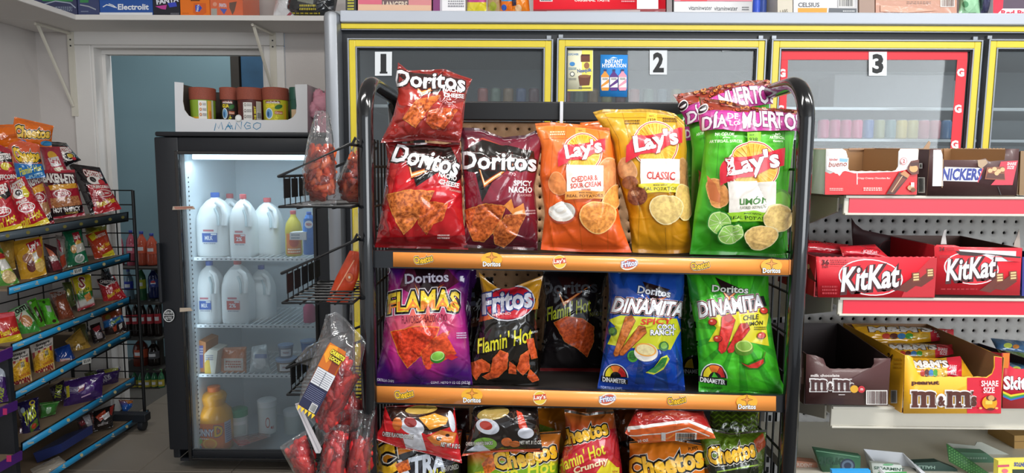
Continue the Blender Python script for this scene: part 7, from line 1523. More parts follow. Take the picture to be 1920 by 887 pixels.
A = Art().txt('CELSIUS', 1516.5, 9, 40, 8.5, '#4a4c52', b=.04).poly([(1496, 15), (1551, 15), (1550, 26), (1496, 25)], '#f39a2c').poly([(1554, 15), (1606, 16), (1606, 26), (1553, 26)], '#5c6066').bars(1573, -10, 1600, 12, 6, '#5a5a60').fine(1580, 19, 1602, 23, 1, '#c8cacc').rect(1570, -45, 1571, 14, '#9a9ca0')
top_box('energy_drink_box', 'white energy drink box with an orange stripe, cooler top', 1488, 1608, 27, .22, '#ecebee', A)
top_box('brown_box', 'dull brown box right of the orange striped box, cooler top', 1611, 1640, 26, .2, '#a08678')
A = Art().fine(1700, 2, 1745, 8, 2, '#9a7a6c').bars(1764, -6, 1788, 12, 8, '#8a7068').poly([(1650, 10), (1690, 12), (1760, 20), (1700, 24), (1650, 22)], '#d8a48c')
top_box('shrink_wrapped_case', 'peach brown shrink-wrapped case on the cooler top', 1642, 1794, 27, .25, '#c99680', A, m=WRAP)
top_bag('mint green pouch on the cooler top beside the peach case', 1798, 1838, 29, '#a8dcb0', Art().ell(1810, 8, 6, 6, '#5ca070').fine(1816, 22, 1830, 27, 1, '#5c8a68'), 506, name='green_pouch')
top_bag('navy bag between the mint pouch and the red case, cooler top', 1838, 1862, 28, '#3a3a5c', None, 507)
A = Art().poly([(1862, -45), (1990, -45), (1990, 16), (1880, 16), (1868, 6)], '#5c4c5c').txt('Red Bull', 1904, 24, 54, 10, '#d03048', b=.07).poly([(1862, 0), (1882, -10), (1880, 16), (1866, 30), (1862, 30)], '#e03048').rect(1925, -40, 1930, 30, '#e8e6ea')
top_box('energy_drink_case', 'red and white energy drink case, right end of cooler top', 1862, 1990, 30, .2, '#efe9ee', A, m=WRAP)
# ================================================================== THINGS ON THE WALL SHELF (upper left)
YW = 3.11; ztw = ZS+.0255
def shelf_box(name, label, x0, x1, col, art, depth=.2, Y=YW, top=-60, cat='carton', m=None):
    pl = ypl(Y); a, b = pl.one(x0, 10), pl.one(x1, 10); t = pl.one((x0+x1)/2, top)[2]
    e = empty(name, ((a[0]+b[0])/2, Y+depth/2, ztw), label, cat)
    MB().box((a[0], Y+.0016, ztw), (b[0], Y+depth, t)).build('carton_body', m or CARD, e, ink=col)
    V, F = [(a[0], Y, ztw), (b[0], Y, ztw), (b[0], Y, t), (a[0], Y, t)], [(0, 1, 2, 3)]; ink = np.tile(lin(col), (4, 1))
    v, tt, i_ = flat_art(art, pl) if art is not None else (np.zeros((0, 3)), [], np.zeros((0, 4)))
    meshobj('front_panel', np.concatenate([np.array(V), v]), [tuple(f) for f in F]+[tuple(x+4 for x in q) for q in tt], m or CARD, e, ink=np.concatenate([ink, i_])); return e
navy = lambda x0, x1: Art().poly([(x0+10, -5), (x1-4, -8), (x1-8, 3), (x0+16, 2)], '#2c8a4c').line([(x0+18, 8), ((x0+x1)/2, 2), (x1-12, 6), (x1-2, 15)], 2, '#a8b4c8').fine(x0+40, 12, x1-8, 22, 3, '#8c98b0')
shelf_box('water_case', 'navy shrink-wrapped case with green marks, leftmost on the wall shelf', 64, 144, '#26305c', navy(64, 144), m=WRAP, depth=.22)
shelf_box('water_case', 'navy shrink-wrapped case standing beside the bright blue carton', 146, 186, '#2b3a6c', Art().rect(150, -10, 166, 5, '#2c8a4c').line([(150, 9), (166, 12), (180, 18)], 2.2, '#a8aeb8').fine(152, 20, 166, 23, 1, '#8c98b0'), m=WRAP)
A = Art().txt('Electrolit', 250, 13, 58, 11, '#f0f3f8', b=.05).line([(193, 13), (200, 9), (208, 11), (216, 14)], 2, '#e8eef4').line([(204, 7), (212, 10), (219, 15)], 1.6, '#e8eef4').rect(187, 23.5, 286, 30, '#eef0f2').rect(187, -60, 286, -1, '#e9edf0')
shelf_box('electrolyte_carton', 'bright blue drink carton with white lettering on the wall shelf', 187, 286, '#2456a8', A)
A = Art().txt('FANTA', 314, 1, 42, 10, '#e8ecf6', b=.08, rot=8).poly([(291, 12), (313, 9), (311, 18), (303, 17)], '#c8409c').poly([(314, 6), (330, 4), (332, 12), (318, 14)], '#3a4cc8').fine(320, 24, 336, 28, 2, '#8c8c96')
shelf_box('soda_carton', 'black soda carton with purple and blue splash on the wall shelf', 287, 337, '#1c1e2a', A)
A = Art().poly([(363, 6), (386, 6), (387, 24), (380, 28), (368, 28), (362, 24)], '#e0641a').poly([(366, 10), (374, 9), (379, 15), (374, 22), (367, 22)], '#2c4cc0').txt('FANTA', 371, 15, 14, 4, '#f4f4f8', rot=80, b=.05).fine(342, 24, 354, 26, 1, '#c25a10').fine(358, -5, 375, 4, 1, '#3a2010')
shelf_box('soda_carton', 'plain orange soda carton with a small blue can picture, wall shelf', 338, 393, '#f47a14', A, m=CARD)
A = Art().txt('FANTA', 418, 10, 14, 7, '#d8dcec', b=.06, rot=-4).poly([(412, 16), (426, 17), (420, 27)], '#4c5cb8').rect(396, 16, 407, 29, '#a8a49c').poly([(430, 5), (444, 3), (440, 20), (436, 28), (430, 14)], '#6a4c40').ell(403, 8, 4, 4, '#e89a7c')
shelf_box('soda_case', 'orange shrink-wrapped soda case at the right of the cartons, wall shelf', 394, 455, '#e2683c', A, m=WRAP)
bag('white_pouch', 'white pouch standing on the wall shelf left of the black one', 'pouch', Outline([(525, -40), (560, -40)], [(512, 30), (552, 32)]), YW+.03, YW+.06, .03, '#dcdcde', Art().poly([(536, 30), (544, 22), (548, 26), (542, 31)], '#a8505c'), nu=16, nv=16, seed=520)
A = Art().fine(562, 7, 592, 20, 2, '#c8b838', 3).poly([(560, -14), (590, -14), (587, 8), (558, 2)], '#8a8c80').fine(548, 22, 600, 32, 2, '#c8b838', 5)
bag('black_pouch', 'large black pouch with yellow print at the right end of the wall shelf', 'pouch', Outline([(545, -40), (640, -40)], [(556, 31), (606, 35)], [(556, 31), (536, 15), (545, -40)], [(606, 35), (628, 24), (640, -40)]), YW+.02, YW+.03, .05, '#24272b', A, nu=24, nv=20, seed=521)
# ================================================================== GOODS INSIDE THE COOLER
rd = random.Random(12); kinds = []
CZ = [zt(188), zt(330)]
palette = ['#c8503c', '#3a5c9a', '#b8ac3c', '#4c7a4a', '#9a9ca0', '#7a2c34', '#c98a3a', '#5a7c98']
def drink(kind, c, x, y, z, label, group):
    e = empty('soda_can' if kind == 'can' else 'drink_bottle', (x, y, z), label, kind, group)
    if kind == 'can':
        solid('body', MB().lathe([(.016, 0), (.0195, .004), (.0195, .060), (.016, .065)], (x, y, z), 14), flatmat('can_'+c[1:], c, .3), e); solid('lid', MB().lathe([(.0162, .0655), (.0155, .067)], (x, y, z), 14), ALU, e)
    else:
        solid('body', MB().lathe([(.03, 0), (.034, .01), (.034, .12), (.03, .15), (.013, .19), (.013, .2)], (x, y, z), 14), flatmat('soda_'+c[1:], c, .15), e)
        solid('cap', MB().lathe([(.0145, .201), (.0145, .218)], (x, y, z), 12), flatmat('cap_'+c[1:], '#c8ccd0'), e); solid('label', MB().lathe([(.0348, .06), (.0348, .11)], (x, y, z), 14), flatmat('label_band', '#c9c4bc'), e)
nm_ = {'#c8503c': 'red', '#3a5c9a': 'blue', '#b8ac3c': 'olive yellow', '#4c7a4a': 'green', '#9a9ca0': 'silver', '#7a2c34': 'maroon', '#c98a3a': 'amber', '#5a7c98': 'slate'}
def pxx(px): return P(px, 180, YC+.25)[0]
# low shelf seen just above the rack: doors 1 and 2
ORD = ['leftmost', 'second from the left', 'third from the left', 'fourth from the left', 'fifth from the left', 'sixth from the left', 'seventh from the left', 'eighth from the left', 'ninth from the left', 'tenth from the left', 'eleventh from the left', 'twelfth from the left', 'rightmost']
cnt = {1: 0, 2: 0}
for i, px in enumerate(list(range(905, 1010, 24))+list(range(1060, 1420, 26))):
    c = ['#8a4a44', '#4a5a7c', '#7c7a4c', '#5a6a5c', '#77797c', '#5c3a40', '#7c6448', '#56646c'][(i*3+i//4) % 8]; di = 1 if px < 1040 else 2  # muted colours put the dimness behind the glass into the cans
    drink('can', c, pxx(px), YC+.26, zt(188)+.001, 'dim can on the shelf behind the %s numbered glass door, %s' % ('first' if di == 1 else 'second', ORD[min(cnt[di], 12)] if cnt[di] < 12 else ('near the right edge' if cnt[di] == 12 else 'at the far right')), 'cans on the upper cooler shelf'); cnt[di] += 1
zc3 = P(1650, 262, YC+.25)[2]
MB().box((pxx(1450), YC+.16, zc3-.012), (x1c-.01, YC+.5, zc3-.001), .002).build('cooler_shelf', MATS['cooler_shelf_wire'], cool)
cs3 = [('#c8507a', 'pink'), ('#c8507a', 'pink'), ('#c8507a', 'pink'), ('#d2567e', 'rose'), ('#3a5c9a', 'blue'), ('#8c8c5c', 'khaki'), ('#5c7a7a', 'grey-green'), ('#c9b04a', 'yellow'), ('#b8a850', 'mustard'), ('#b8606c', 'dusty red'), ('#b8606c', 'dusty red'), ('#3a6a9a', 'blue'), ('#d8b83a', 'yellow')]
for i, (c, n_) in enumerate(cs3):
    drink('can', c, pxx(1535+i*20.5), YC+.2, zc3+.001, n_+' can in the row behind door 3, '+ORD[i], 'cans behind door three')
# pale carton wall hanging behind door 3
e = empty('stacked_cartons', (P(1670, 160, YC+.7)[0], YC+.7, zc3), 'large pale grey carton stack at the back behind door 3', 'carton stack')
MB().box((P(1565, 150, YC+.6)[0], YC+.6, zc3), (P(1790, 150, YC+.6)[0], YC+.75, P(1670, 140, YC+.6)[2]), .004).build('carton', mat('pale_carton', '#9c9c9e', .7), e)
MB().box((P(1555, 80, YC+.8)[0], YC+.8, zt(100)-.1), (P(1800, 80, YC+.8)[0], YC+.88, zt(84)), .004).build('evaporator', mat('evaporator_white', '#d8d8d6', .5), cool)
# ================================================================== SODA BOTTLES STACKED IN THE BACK ROOM
def sodab(px, wd, yb, yt, Y, label, c, cap, lab, wm=None, labart=None):
    return bottle('soda_bottle', px-wd/2, px+wd/2, yt, yb, Y, label, 'bottle', flatmat('soda_'+c[1:], c, .1), flatmat('cap_'+cap[1:], cap), BOT, capw=.36, cap_h=.07, group='soda bottles stacked in the back room', lab=labart or Art().rect(5, 30, 60, 70, '#d8d8dc'), labc=lab, z01=(.36, .62), n=14)
ZR = lambda y, Y: P(260, y, Y)[2]
zf_ = lambda Y: 443.5
tier_y = {}
for i in range(6): sodab(238+i*12.5, 12, 747-i*1.0, 694, 3.78, 'green soda bottle in the floor pack behind the left rack, %s from the rack' % ['first', 'second', 'third', 'fourth', 'fifth', 'sixth'][i], '#2c6a44', '#5c9a5c', '#b8a83c')
sodab(258, 27, 693, 634, 3.85, 'large dark orange soda bottle above the green floor pack', '#5a2418', '#8a8c90', '#b04a2c')
sodab(284, 22, 692, 640, 3.86, 'dark cola bottle beside the large orange bottle', '#1c1614', '#3a3c40', '#4c4c50')
for i in range(5): sodab(238+i*14, 13.5, 632, 566+i*-1, 3.82, 'cola bottle with red label in the middle pack, %s from the left rack' % ['first', 'second', 'third', 'fourth', 'fifth'][i], '#201614', '#4c5054', '#a82430')
sodab(262, 17, 565, 500, 3.84, 'green soda bottle with yellow cap and label behind the wire rack', '#2f5c3c', '#b9b83c', '#a8b02c')
sodab(284, 19, 560, 502, 3.83, 'navy cola bottle with round emblem beside the green bottle', '#16204a', '#2c3c7c', '#1c2c6c', labart=Art().rect(0, 0, 100, 100, '#1c2c6c').ell(45, 50, 22, 36, '#e8e8ec').ell(45, 34, 20, 18, '#b83038').ell(45, 66, 20, 18, '#2c4c9c').rect(22, 44, 68, 56, '#e8e8ec'))
sodab(238, 17, 566, 505, 3.86, 'clear water bottle with a blue label behind the wire rack', '#6c8494', '#3a4c9a', '#2c3ca8')
for i, x in enumerate((219, 243)): sodab(x, 17, 500, 432, 3.85, ['pink soda bottle directly behind the rack grid', 'pink soda bottle just right of the rack grid'][i], '#9a4a58', '#2c3c8c', '#c8687c')
for i, x in enumerate((262, 281)): sodab(x, 20, 498, 434+i*4, 3.83, ['red-orange soda bottle with blue cap, top of the back room stack', 'orange soda bottle with blue cap, nearest the fridge'][i], '#a84c38', '#2c3c8c', '#c9583c')
e = empty('soda_shelf', (-2.3, 4.0, 0), 'dark crates and boards carrying the bottles in the back room', 'crates')
for y, Y in ((693, 3.77), (633, 3.77), (566, 3.77), (500, 3.77)):
    a, b = P(205, y, Y), P(298, y, Y); MB().box((a[0], Y, a[2]-.016), (b[0], Y+.3, a[2]-.006)).build('board', mat('dark_board', '#33302c', .8), e)
for x in (P(205, 700, 3.9)[0], P(301, 700, 3.9)[0]): MB().box((x-.012, 3.9, 0), (x+.012, 3.93, P(250, 495, 3.9)[2])).build('post', mat('dark_board', '#33302c', .8), e)
MB().box((P(205, 747, 3.77)[0], 3.77, 0), (P(300, 747, 3.77)[0], 4.1, P(250, 748, 3.77)[2]-.004)).build('crate', mat('dark_board', '#33302c', .8), e)
# ================================================================== BAGS ON THE LEFT RACK AND THE PURPLE DISPLAY
def lbag(label, q, base, ops, seed, name='snack_bag', dx=.06, D=.028, yaw=.62, cat='snack bag', m=None, w=.02, lean=.02, L=None, R=None, group=None):
    T, B = (q[0], q[1]), (q[3], q[2]); o = Outline(T, B, L, R, waist=w); A = Art(); bm_ = o.B(.5); tm_ = o.T(.5)
    for s in ops:
        k = s[0]; a = s[1:]
        getattr(A, k)(*[x for x in a if not isinstance(x, dict)], **(a[-1] if isinstance(a[-1], dict) else {}))
    X = LX-dx; Yb = Plane((X, 1, 0), (1, 0, 0)).one(bm_[0], bm_[1])[1]
    b, g = bag(name, label, cat, o, Yb, Yb+lean, D, base, A, ref=UNIT, yaw=yaw, nu=22, nv=28, seed=seed, crease=1.2, m=m, group=group); return b
W_ = '#ece6e0'; Yl = '#e8cf2c'; K = '#181416'
def flames(n, y0, c1='#e8c82c'):
    rd = random.Random(n); return [('poly', [(x, y0+18), (x+5, y0-rd.random()*12), (x+11, y0+18)], c1) for x in range(0, 96, 12)]
che = [('poly', [(12, 8), (92, 4), (96, 30), (60, 42), (14, 36)], K), ('txt', 'CHESTERS', 52, 16, 76, 18, W_, {'b': .08, 'rot': 6, 'ol': [(.14, '#b82430')]}), ('ell', 48, 36, 20, 9, '#d8b83c'), ('ell', 62, 40, 12, 8, '#b8323a')]
two = lambda y: [('ell', 56, y, 28, 10, '#f0ece8'), ('ell', 56, y, 25, 8, '#b81c2c'), ('txt', '2 FOR $2', 56, y, 42, 10, W_, {'b': .06})]
hot = [('txt', "Flamin' Hot", 50, 84, 84, 18, Yl, {'b': .05, 'rot': 14, 'sh': .2})]
che0 = lambda t='CHEETOS': [('txt', 'Cheetos', 50, 46, 88, 44, '#e8be4a', {'b': .08, 'rot': 5, 'ol': [(.2, W_), (.16, K)], 'wave': [4, 1, 0, 0, 1, 4]})]
# back rows first
lbag('orange puff bag at the left picture edge, top of the left rack', [(-45, 236), (30, 233), (40, 275), (-45, 278)], '#df6a16', [('poly', [(0, 60), (100, 40), (100, 60), (0, 80)], '#c25612')], 600, dx=.17)
lbag('orange puff bag lying highest on the left rack with gold lettering', [(27, 219), (101, 236), (97, 276), (14, 272)], '#dc6a18', che0()+[('ell', 30, 88, 12, 12, '#3a8ac0'), ('ell', 88, 84, 14, 12, '#3a8ac0')], 601, dx=.105)
lbag('black snack bag with red-edged lettering above the pork rind bags', [(78, 264), (124, 268), (152, 300), (112, 318)], '#1b181c', [('txt', 'CHESTERS', 60, 36, 72, 26, W_, {'b': .08, 'rot': 0, 'ol': [(.15, '#b82430')]}), ('ell', 66, 66, 26, 20, W_), ('ell', 70, 66, 20, 15, K), ('ell', 74, 66, 12, 10, '#d8b83c'), ('ell', 80, 82, 8, 8, '#c8323a')], 602, dx=.12)
lbag('rose-red potato chip bag upright on the top shelf of the left rack', [(72, 272), (112, 276), (132, 335), (88, 332)], '#b23044', [('ell', 52, 30, 22, 14, '#e8b03a'), ('poly', [(26, 40), (78, 30), (82, 58), (34, 66)], '#e0dad8'), ('txt', "Lay's", 56, 48, 42, 20, '#b8283c', {'b': .06}), ('poly', [(40, 70), (84, 62), (84, 98), (50, 100)], '#d8ccb0')], 603, dx=.10)
lbag('red snack bag with white lettering at the left edge, top shelf', [(-20, 262), (22, 282), (33, 338), (-18, 346)], '#a81c2c', [('poly', [(0, 20), (90, 16), (94, 40), (0, 50)], K), ('txt', 'CHESTERS', 56, 30, 74, 18, W_, {'b': .08, 'rot': 14}), ('ell', 66, 56, 24, 11, '#d8c03a'), ('ell', 86, 66, 14, 10, '#c8323a'), ('txt', 'PUFFCORN', 58, 86, 84, 15, W_, {'b': .07})], 604, dx=.09)
lbag('orange and blue puff bag with gold lettering, top shelf of the left rack', [(4, 250), (74, 272), (86, 332), (30, 338)], grad([(0, '#1c6ab0'), (.36, '#2a7ac0'), (.40, '#cf5a2c'), (1, '#d0583a')]), [('txt', 'Cheetos', 56, 42, 80, 34, '#e8be2c', {'b': .1, 'rot': 5, 'ol': [(.22, W_), (.17, K)], 'wave': [4, 1, 0, 0, 1, 4]}), ('poly', [(6, 70), (98, 58), (100, 100), (20, 100)], '#2272b8'), ('txt', "Flamin' Hot", 56, 76, 76, 18, '#d8d83a', {'b': .04, 'rot': 10, 'sh': .2}), ('txt', 'PUFFS', 70, 92, 50, 9, '#9cc8d8', {'b': .05, 'rot': 10})], 605, dx=.075)
lbag('dark red pork rind bag on the top shelf, left of its twin', [(38, 326), (76, 324), (103, 420), (60, 426)], '#9a2030', [('txt', 'BAKEN-ETS', 58, 14, 86, 18, W_, {'b': .07, 'rot': 8, 'ol': [(.12, K)]}), ('poly', [(40, 28), (98, 20), (98, 34), (44, 40)], '#d89a2c'), ('ell', 66, 46, 26, 9, W_), ('ell', 66, 46, 23, 7.5, '#9a2030'), ('txt', '$2', 62, 46, 18, 9, W_, {'b': .05}), ('poly', [(22, 58), (96, 56), (98, 84), (30, 92)], '#b8845c', .5), ('poly', [(54, 84), (100, 76), (100, 92), (58, 96)], K), ('txt', 'HOT', 80, 84, 34, 11, W_, {'b': .08, 'rot': 10})], 606, dx=.065)
lbag('dark red pork rind bag with hot and spicy band, right of its twin', [(72, 319), (140, 318), (160, 404), (92, 412)], '#a11e30', [('poly', [(0, 8), (100, 6), (100, 30), (10, 34)], '#4a1420'), ('txt', 'BAKEN-ETS', 50, 18, 88, 20, W_, {'b': .07, 'rot': -3, 'ol': [(.12, K)]}), ('poly', [(16, 32), (96, 29), (98, 39), (20, 42)], '#d89a2c'), ('ell', 52, 50, 24, 9, W_), ('ell', 52, 50, 22, 7.5, '#a11e30'), ('txt', '$2 ONLY', 54, 50, 32, 9, W_, {'b': .05}), ('poly', [(14, 58), (94, 56), (98, 78), (12, 82)], '#b5744c', .6), ('poly', [(8, 78), (100, 76), (98, 93), (10, 96)], '#221418'), ('txt', "HOT 'N SPICY", 54, 83, 76, 10, W_, {'b': .07}), ('txt', 'FLAVORED', 66, 91, 34, 4, '#c8a83a')], 607, dx=.055)
lbag('red bag of fries snack with yellow corners, nearest the left edge', [(-36, 350), (16, 338), (42, 428), (-30, 440)], '#b3202c', che+two(60)+hot+[('poly', [(0, 94), (100, 90), (100, 100), (0, 100)], Yl)], 608, dx=.055)
lbag('red bag of fries snack with yellow corners, right of its twin', [(14, 336), (46, 330), (94, 418), (20, 434)], '#b8202c', [('poly', [(40, 0), (70, 0), (86, 36), (60, 30)], Yl), ('txt', 'CHESTERS', 40, 16, 84, 16, W_, {'b': .08, 'rot': 8, 'ol': [(.14, '#b82430')]}), ('ell', 42, 32, 24, 10, W_), ('ell', 42, 30, 14, 6, K), ('ell', 70, 34, 12, 8, '#d8c83a'), ('txt', 'FRIES', 46, 47, 40, 6, W_, {'b': .06, 'rot': 6})]+two(60)+hot+[('poly', [(0, 93), (60, 95), (100, 88), (100, 100), (0, 100)], Yl)], 609, dx=.05)
lbag('black and red puffcorn bag standing alone at the right end of the top shelf', [(127, 306), (187, 314), (228, 392), (170, 404)], '#1d191c', [('poly', [(34, 12), (96, 8), (98, 40), (60, 44), (40, 34)], '#2a2024'), ('txt', 'CHESTERS', 66, 18, 56, 15, W_, {'b': .07, 'rot': -4, 'ol': [(.14, '#b82430')]}), ('ell', 62, 32, 24, 9, W_), ('ell', 58, 30, 10, 6, K), ('ell', 82, 36, 10, 7, '#c8303a'), ('poly', [(30, 42), (100, 38), (100, 100), (18, 100)], '#a92630', .25), ('poly', [(26, 42), (50, 52), (100, 38), (100, 46), (56, 56)], '#c8283a'), ('txt', 'PUFFCORN', 72, 46, 50, 7, W_, {'b': .07}), ('ell', 74, 60, 24, 8, W_), ('ell', 74, 60, 22, 6.5, '#b0242e'), ('txt', '$2', 64, 60, 16, 8, W_, {'b': .06}), ('txt', 'ONLY', 82, 60, 16, 5, W_, {'b': .05}), ('poly', [(16, 86), (100, 84), (100, 100), (14, 100)], '#c0202c'), ('txt', "Flamin' Hot", 64, 79, 62, 12, Yl, {'b': .06, 'rot': 6, 'sh': .2})], 610, dx=.05)
# second shelf
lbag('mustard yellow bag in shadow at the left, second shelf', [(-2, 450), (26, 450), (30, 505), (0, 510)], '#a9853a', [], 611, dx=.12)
lbag('lime green potato chip bag at the left edge, second shelf', [(-28, 462), (3, 466), (37, 530), (-22, 546)], '#4f8a3a', [('ell', 80, 24, 16, 12, '#e0a83a'), ('poly', [(58, 16), (98, 14), (98, 26), (60, 30)], '#b83034'), ('poly', [(56, 32), (92, 30), (98, 56), (56, 62)], '#e0dcd4'), ('poly', [(52, 60), (98, 56), (98, 64), (52, 68)], '#b4c83a'), ('ell', 76, 78, 24, 18, '#d8bc84', {'grain': .3})], 612, dx=.06)
lbag('yellow bag of classic potato chips, second shelf of the left rack', [(18, 454), (79, 443), (88, 514), (40, 528)], '#c9962a', [('poly', [(46, 12), (90, 4), (96, 26), (58, 38)], '#b0242e'), ('txt', "Lay's", 70, 21, 34, 22, W_, {'b': .06, 'rot': 12}), ('poly', [(60, 40), (80, 36), (84, 60), (66, 64)], '#b9b4a8'), ('ell', 42, 48, 18, 12, '#a06a4c', {'grain': .3}), ('ell', 86, 38, 10, 16, '#a8643c'), ('ell', 50, 70, 17, 15, '#6a3430', {'grain': .4}), ('ell', 80, 72, 18, 18, '#d8b46a', {'grain': .3}), ('poly', [(66, 60), (86, 56), (86, 62), (68, 66)], '#c8c83a')], 613, dx=.05)
lbag('dark snack bag with red and orange stripes beside the yellow chips', [(82, 456), (106, 464), (119, 510), (90, 518)], '#3c2226', [('poly', [(10, 10), (60, 20), (90, 40), (40, 50)], '#c0684c'), ('poly', [(20, 40), (80, 34), (96, 60), (40, 66)], '#cfc4bc'), ('poly', [(30, 56), (90, 52), (98, 86), (40, 88)], '#7c2c34')], 614, dx=.055)
lbag('grey and red snack bag leaning beside the green chips', [(104, 440), (122, 444), (126, 500), (112, 510)], '#8a827c', [('poly', [(0, 10), (40, 16), (50, 50), (10, 40)], '#8c2434'), ('poly', [(20, 60), (90, 56), (90, 90), (20, 96)], '#a8402c')], 615, dx=.07)
lbag('green bag of jalapeño potato chips, second shelf of the left rack', [(117, 434), (152, 430), (166, 490), (127, 502)], '#1f6a48', [('poly', [(48, 8), (84, 6), (90, 34), (54, 38)], '#b02a3a'), ('txt', "Lay's", 70, 22, 30, 16, W_, {'b': .06}), ('ell', 72, 40, 16, 10, '#d8a84a'), ('poly', [(50, 44), (96, 40), (98, 64), (54, 68)], '#c6c2b6'), ('ell', 42, 54, 15, 12, '#c99a5c'), ('ell', 62, 84, 24, 13, '#c2c6c0'), ('ell', 62, 84, 18, 9, '#8c9c90')], 616, dx=.05)
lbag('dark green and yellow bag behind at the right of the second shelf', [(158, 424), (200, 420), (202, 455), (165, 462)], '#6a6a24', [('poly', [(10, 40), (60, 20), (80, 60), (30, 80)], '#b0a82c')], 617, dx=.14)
lbag('red hot fries bag with yellow base, right end of the second shelf', [(160, 441), (199, 430), (216, 478), (178, 486)], '#b03c22', [('poly', [(10, 8), (40, 0), (52, 20), (20, 30)], '#d8c02c'), ('txt', 'CHESTERS', 66, 16, 50, 12, '#d8c4bc', {'b': .06, 'rot': 6}), ('txt', "Flamin' Hot", 62, 58, 66, 16, '#e0b82c', {'b': .05, 'rot': 14, 'sh': .2}), ('poly', [(40, 90), (100, 78), (100, 100), (40, 100)], '#cdbb2c')], 618, dx=.05)
# third shelf
lbag('red and yellow hot fries bag at the left edge, third shelf', [(-24, 590), (27, 584), (43, 638), (-18, 650)], '#b02a2a', [('poly', [(30, 4), (98, 2), (98, 14), (30, 18)], '#c85a64'), ('txt', "Flamin' Hot", 66, 62, 60, 20, '#e0c82c', {'b': .05, 'rot': 12}), ('poly', [(0, 82), (100, 76), (100, 100), (0, 100)], '#d8c02c')], 619, dx=.05)
lbag('green and white round-chip bag slanting on the third shelf', [(14, 583), (48, 569), (78, 622), (42, 634)], '#3f8a3a', [('poly', [(4, 4), (96, 0), (98, 20), (10, 26)], '#9ab89a'), ('txt', 'OSTI', 62, 12, 60, 16, '#141414', {'b': .09, 'rot': 4}), ('poly', [(20, 30), (80, 18), (98, 60), (44, 66)], '#c8d0bc'), ('ell', 60, 52, 28, 20, '#b87c4c', {'grain': .4}), ('line', [(20, 50), (60, 22)], 4, '#a83a44')], 620, dx=.05)
lbag('vivid green chip bag, left of two on the third shelf', [(50, 565), (67, 558), (86, 610), (71, 618)], '#4a9a24', [('poly', [(40, 30), (70, 26), (90, 80), (60, 86)], '#3a2a1c'), ('ell', 30, 10, 14, 5, '#c8d8b8')], 621, dx=.07)
lbag('vivid green chip bag, right of two on the third shelf', [(68, 563), (92, 559), (111, 605), (88, 613)], '#4fa62a', [('poly', [(50, 24), (86, 30), (80, 54), (50, 48)], '#9aa69a'), ('ell', 50, 12, 12, 6, '#2a4a1c'), ('ell', 70, 88, 16, 6, '#3a2a1c')], 622, dx=.055)
lbag('brown pork rind bag with dark lettering on the third shelf', [(92, 549), (122, 545), (141, 597), (112, 606)], '#6a3a2a', [('txt', 'RINDS', 50, 8, 90, 14, '#8c8480', {'b': .06, 'rot': 6}), ('poly', [(10, 30), (96, 26), (98, 84), (20, 90)], '#80402a', .5)], 623, dx=.05)
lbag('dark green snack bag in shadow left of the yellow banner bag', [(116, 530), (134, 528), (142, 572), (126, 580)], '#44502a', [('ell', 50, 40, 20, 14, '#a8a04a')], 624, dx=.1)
lbag('yellow, green and white snack bag with red curly letter, third shelf', [(130, 519), (170, 514), (178, 572), (146, 584)], grad([(0, '#8c1c2c'), (.06, '#a82434'), (.1, '#c4c0bc'), (.26, '#c4c4ba'), (.3, '#2a6a3a'), (.48, '#2f7a34'), (.5, '#b8a81c'), (1, '#b0a01e')]), [('txt', 'S', 52, 22, 30, 34, '#7c2c2c', {'b': .05, 'rot': -10, 'ol': [(.1, '#d8c8c0')]}), ('txt', 'Snacks', 54, 46, 60, 12, '#2a5a24', {'b': .05, 'rot': 10}), ('poly', [(50, 62), (84, 56), (90, 76), (60, 82)], '#c87c3c', .5), ('line', [(8, 2), (10, 50), (16, 98)], 4, '#8c5c6c')], 625, dx=.05)
lbag('black snack bag peeking over the red one at the right, third shelf', [(188, 500), (204, 503), (212, 524), (192, 528)], '#161618', [('poly', [(30, 30), (70, 20), (90, 70), (50, 60)], '#2e3038')], 626, dx=.1)
lbag('red puffcorn bag with yellow script at the right end of the third shelf', [(181, 524), (214, 517), (238, 558), (196, 572)], '#a8222a', [('poly', [(0, 0), (92, 0), (96, 24), (34, 34), (6, 20)], '#2a2226'), ('txt', 'CHESTERS', 50, 18, 74, 14, '#c8c0bc', {'b': .07, 'rot': -12}), ('line', [(2, 14), (32, 34), (98, 22)], 3, '#c8bcb8'), ('txt', "Flamin' Hot", 58, 66, 70, 16, '#d8b82c', {'b': .06, 'rot': 14, 'sh': .2})], 627, dx=.05)
# fourth shelf
def popc(t): return [('rect', 0, 0, 100, 22, '#cfc8c0'), ('txt', 'Smart', 55, 7, 62, 8, K, {'b': .06}), ('txt', 'Street Food', 55, 16, 76, 8, K, {'b': .06})]+[('rect', x, 22, x+11, 40, '#9c2c34') for x in (4, 30, 56, 82)]+[('poly', [(2, 40), (30, 28), (70, 30), (98, 38), (98, 70), (2, 74)], '#cf9a24', .5), ('rect', 54, 26, 82, 48, '#d8b02c'), ('rect', 60, 30, 76, 44, '#6a5a1c'), ('txt', 'CHEESE', 70, 64, 46, 6, '#9c2c24', {'b': .03}), ('txt', 'POPCORN', 50, 80, 84, 18, '#7c1c24', {'b': .1}), ('ell', 30, 96, 16, 5, '#d8b04a', {'grain': .5}), ('ell', 76, 97, 18, 4, '#d8b04a', {'grain': .5})]
lbag('white popcorn bag with red stripes, left of the pair, fourth shelf', [(8, 666), (54, 653), (62, 722), (19, 742)], '#cbb488', popc(0), 628, dx=.05, m=FILMM)
lbag('white popcorn bag with red stripes, right of the pair, fourth shelf', [(56, 648), (99, 632), (104, 698), (66, 717)], '#cbb488', popc(1), 629, dx=.05, m=FILMM)
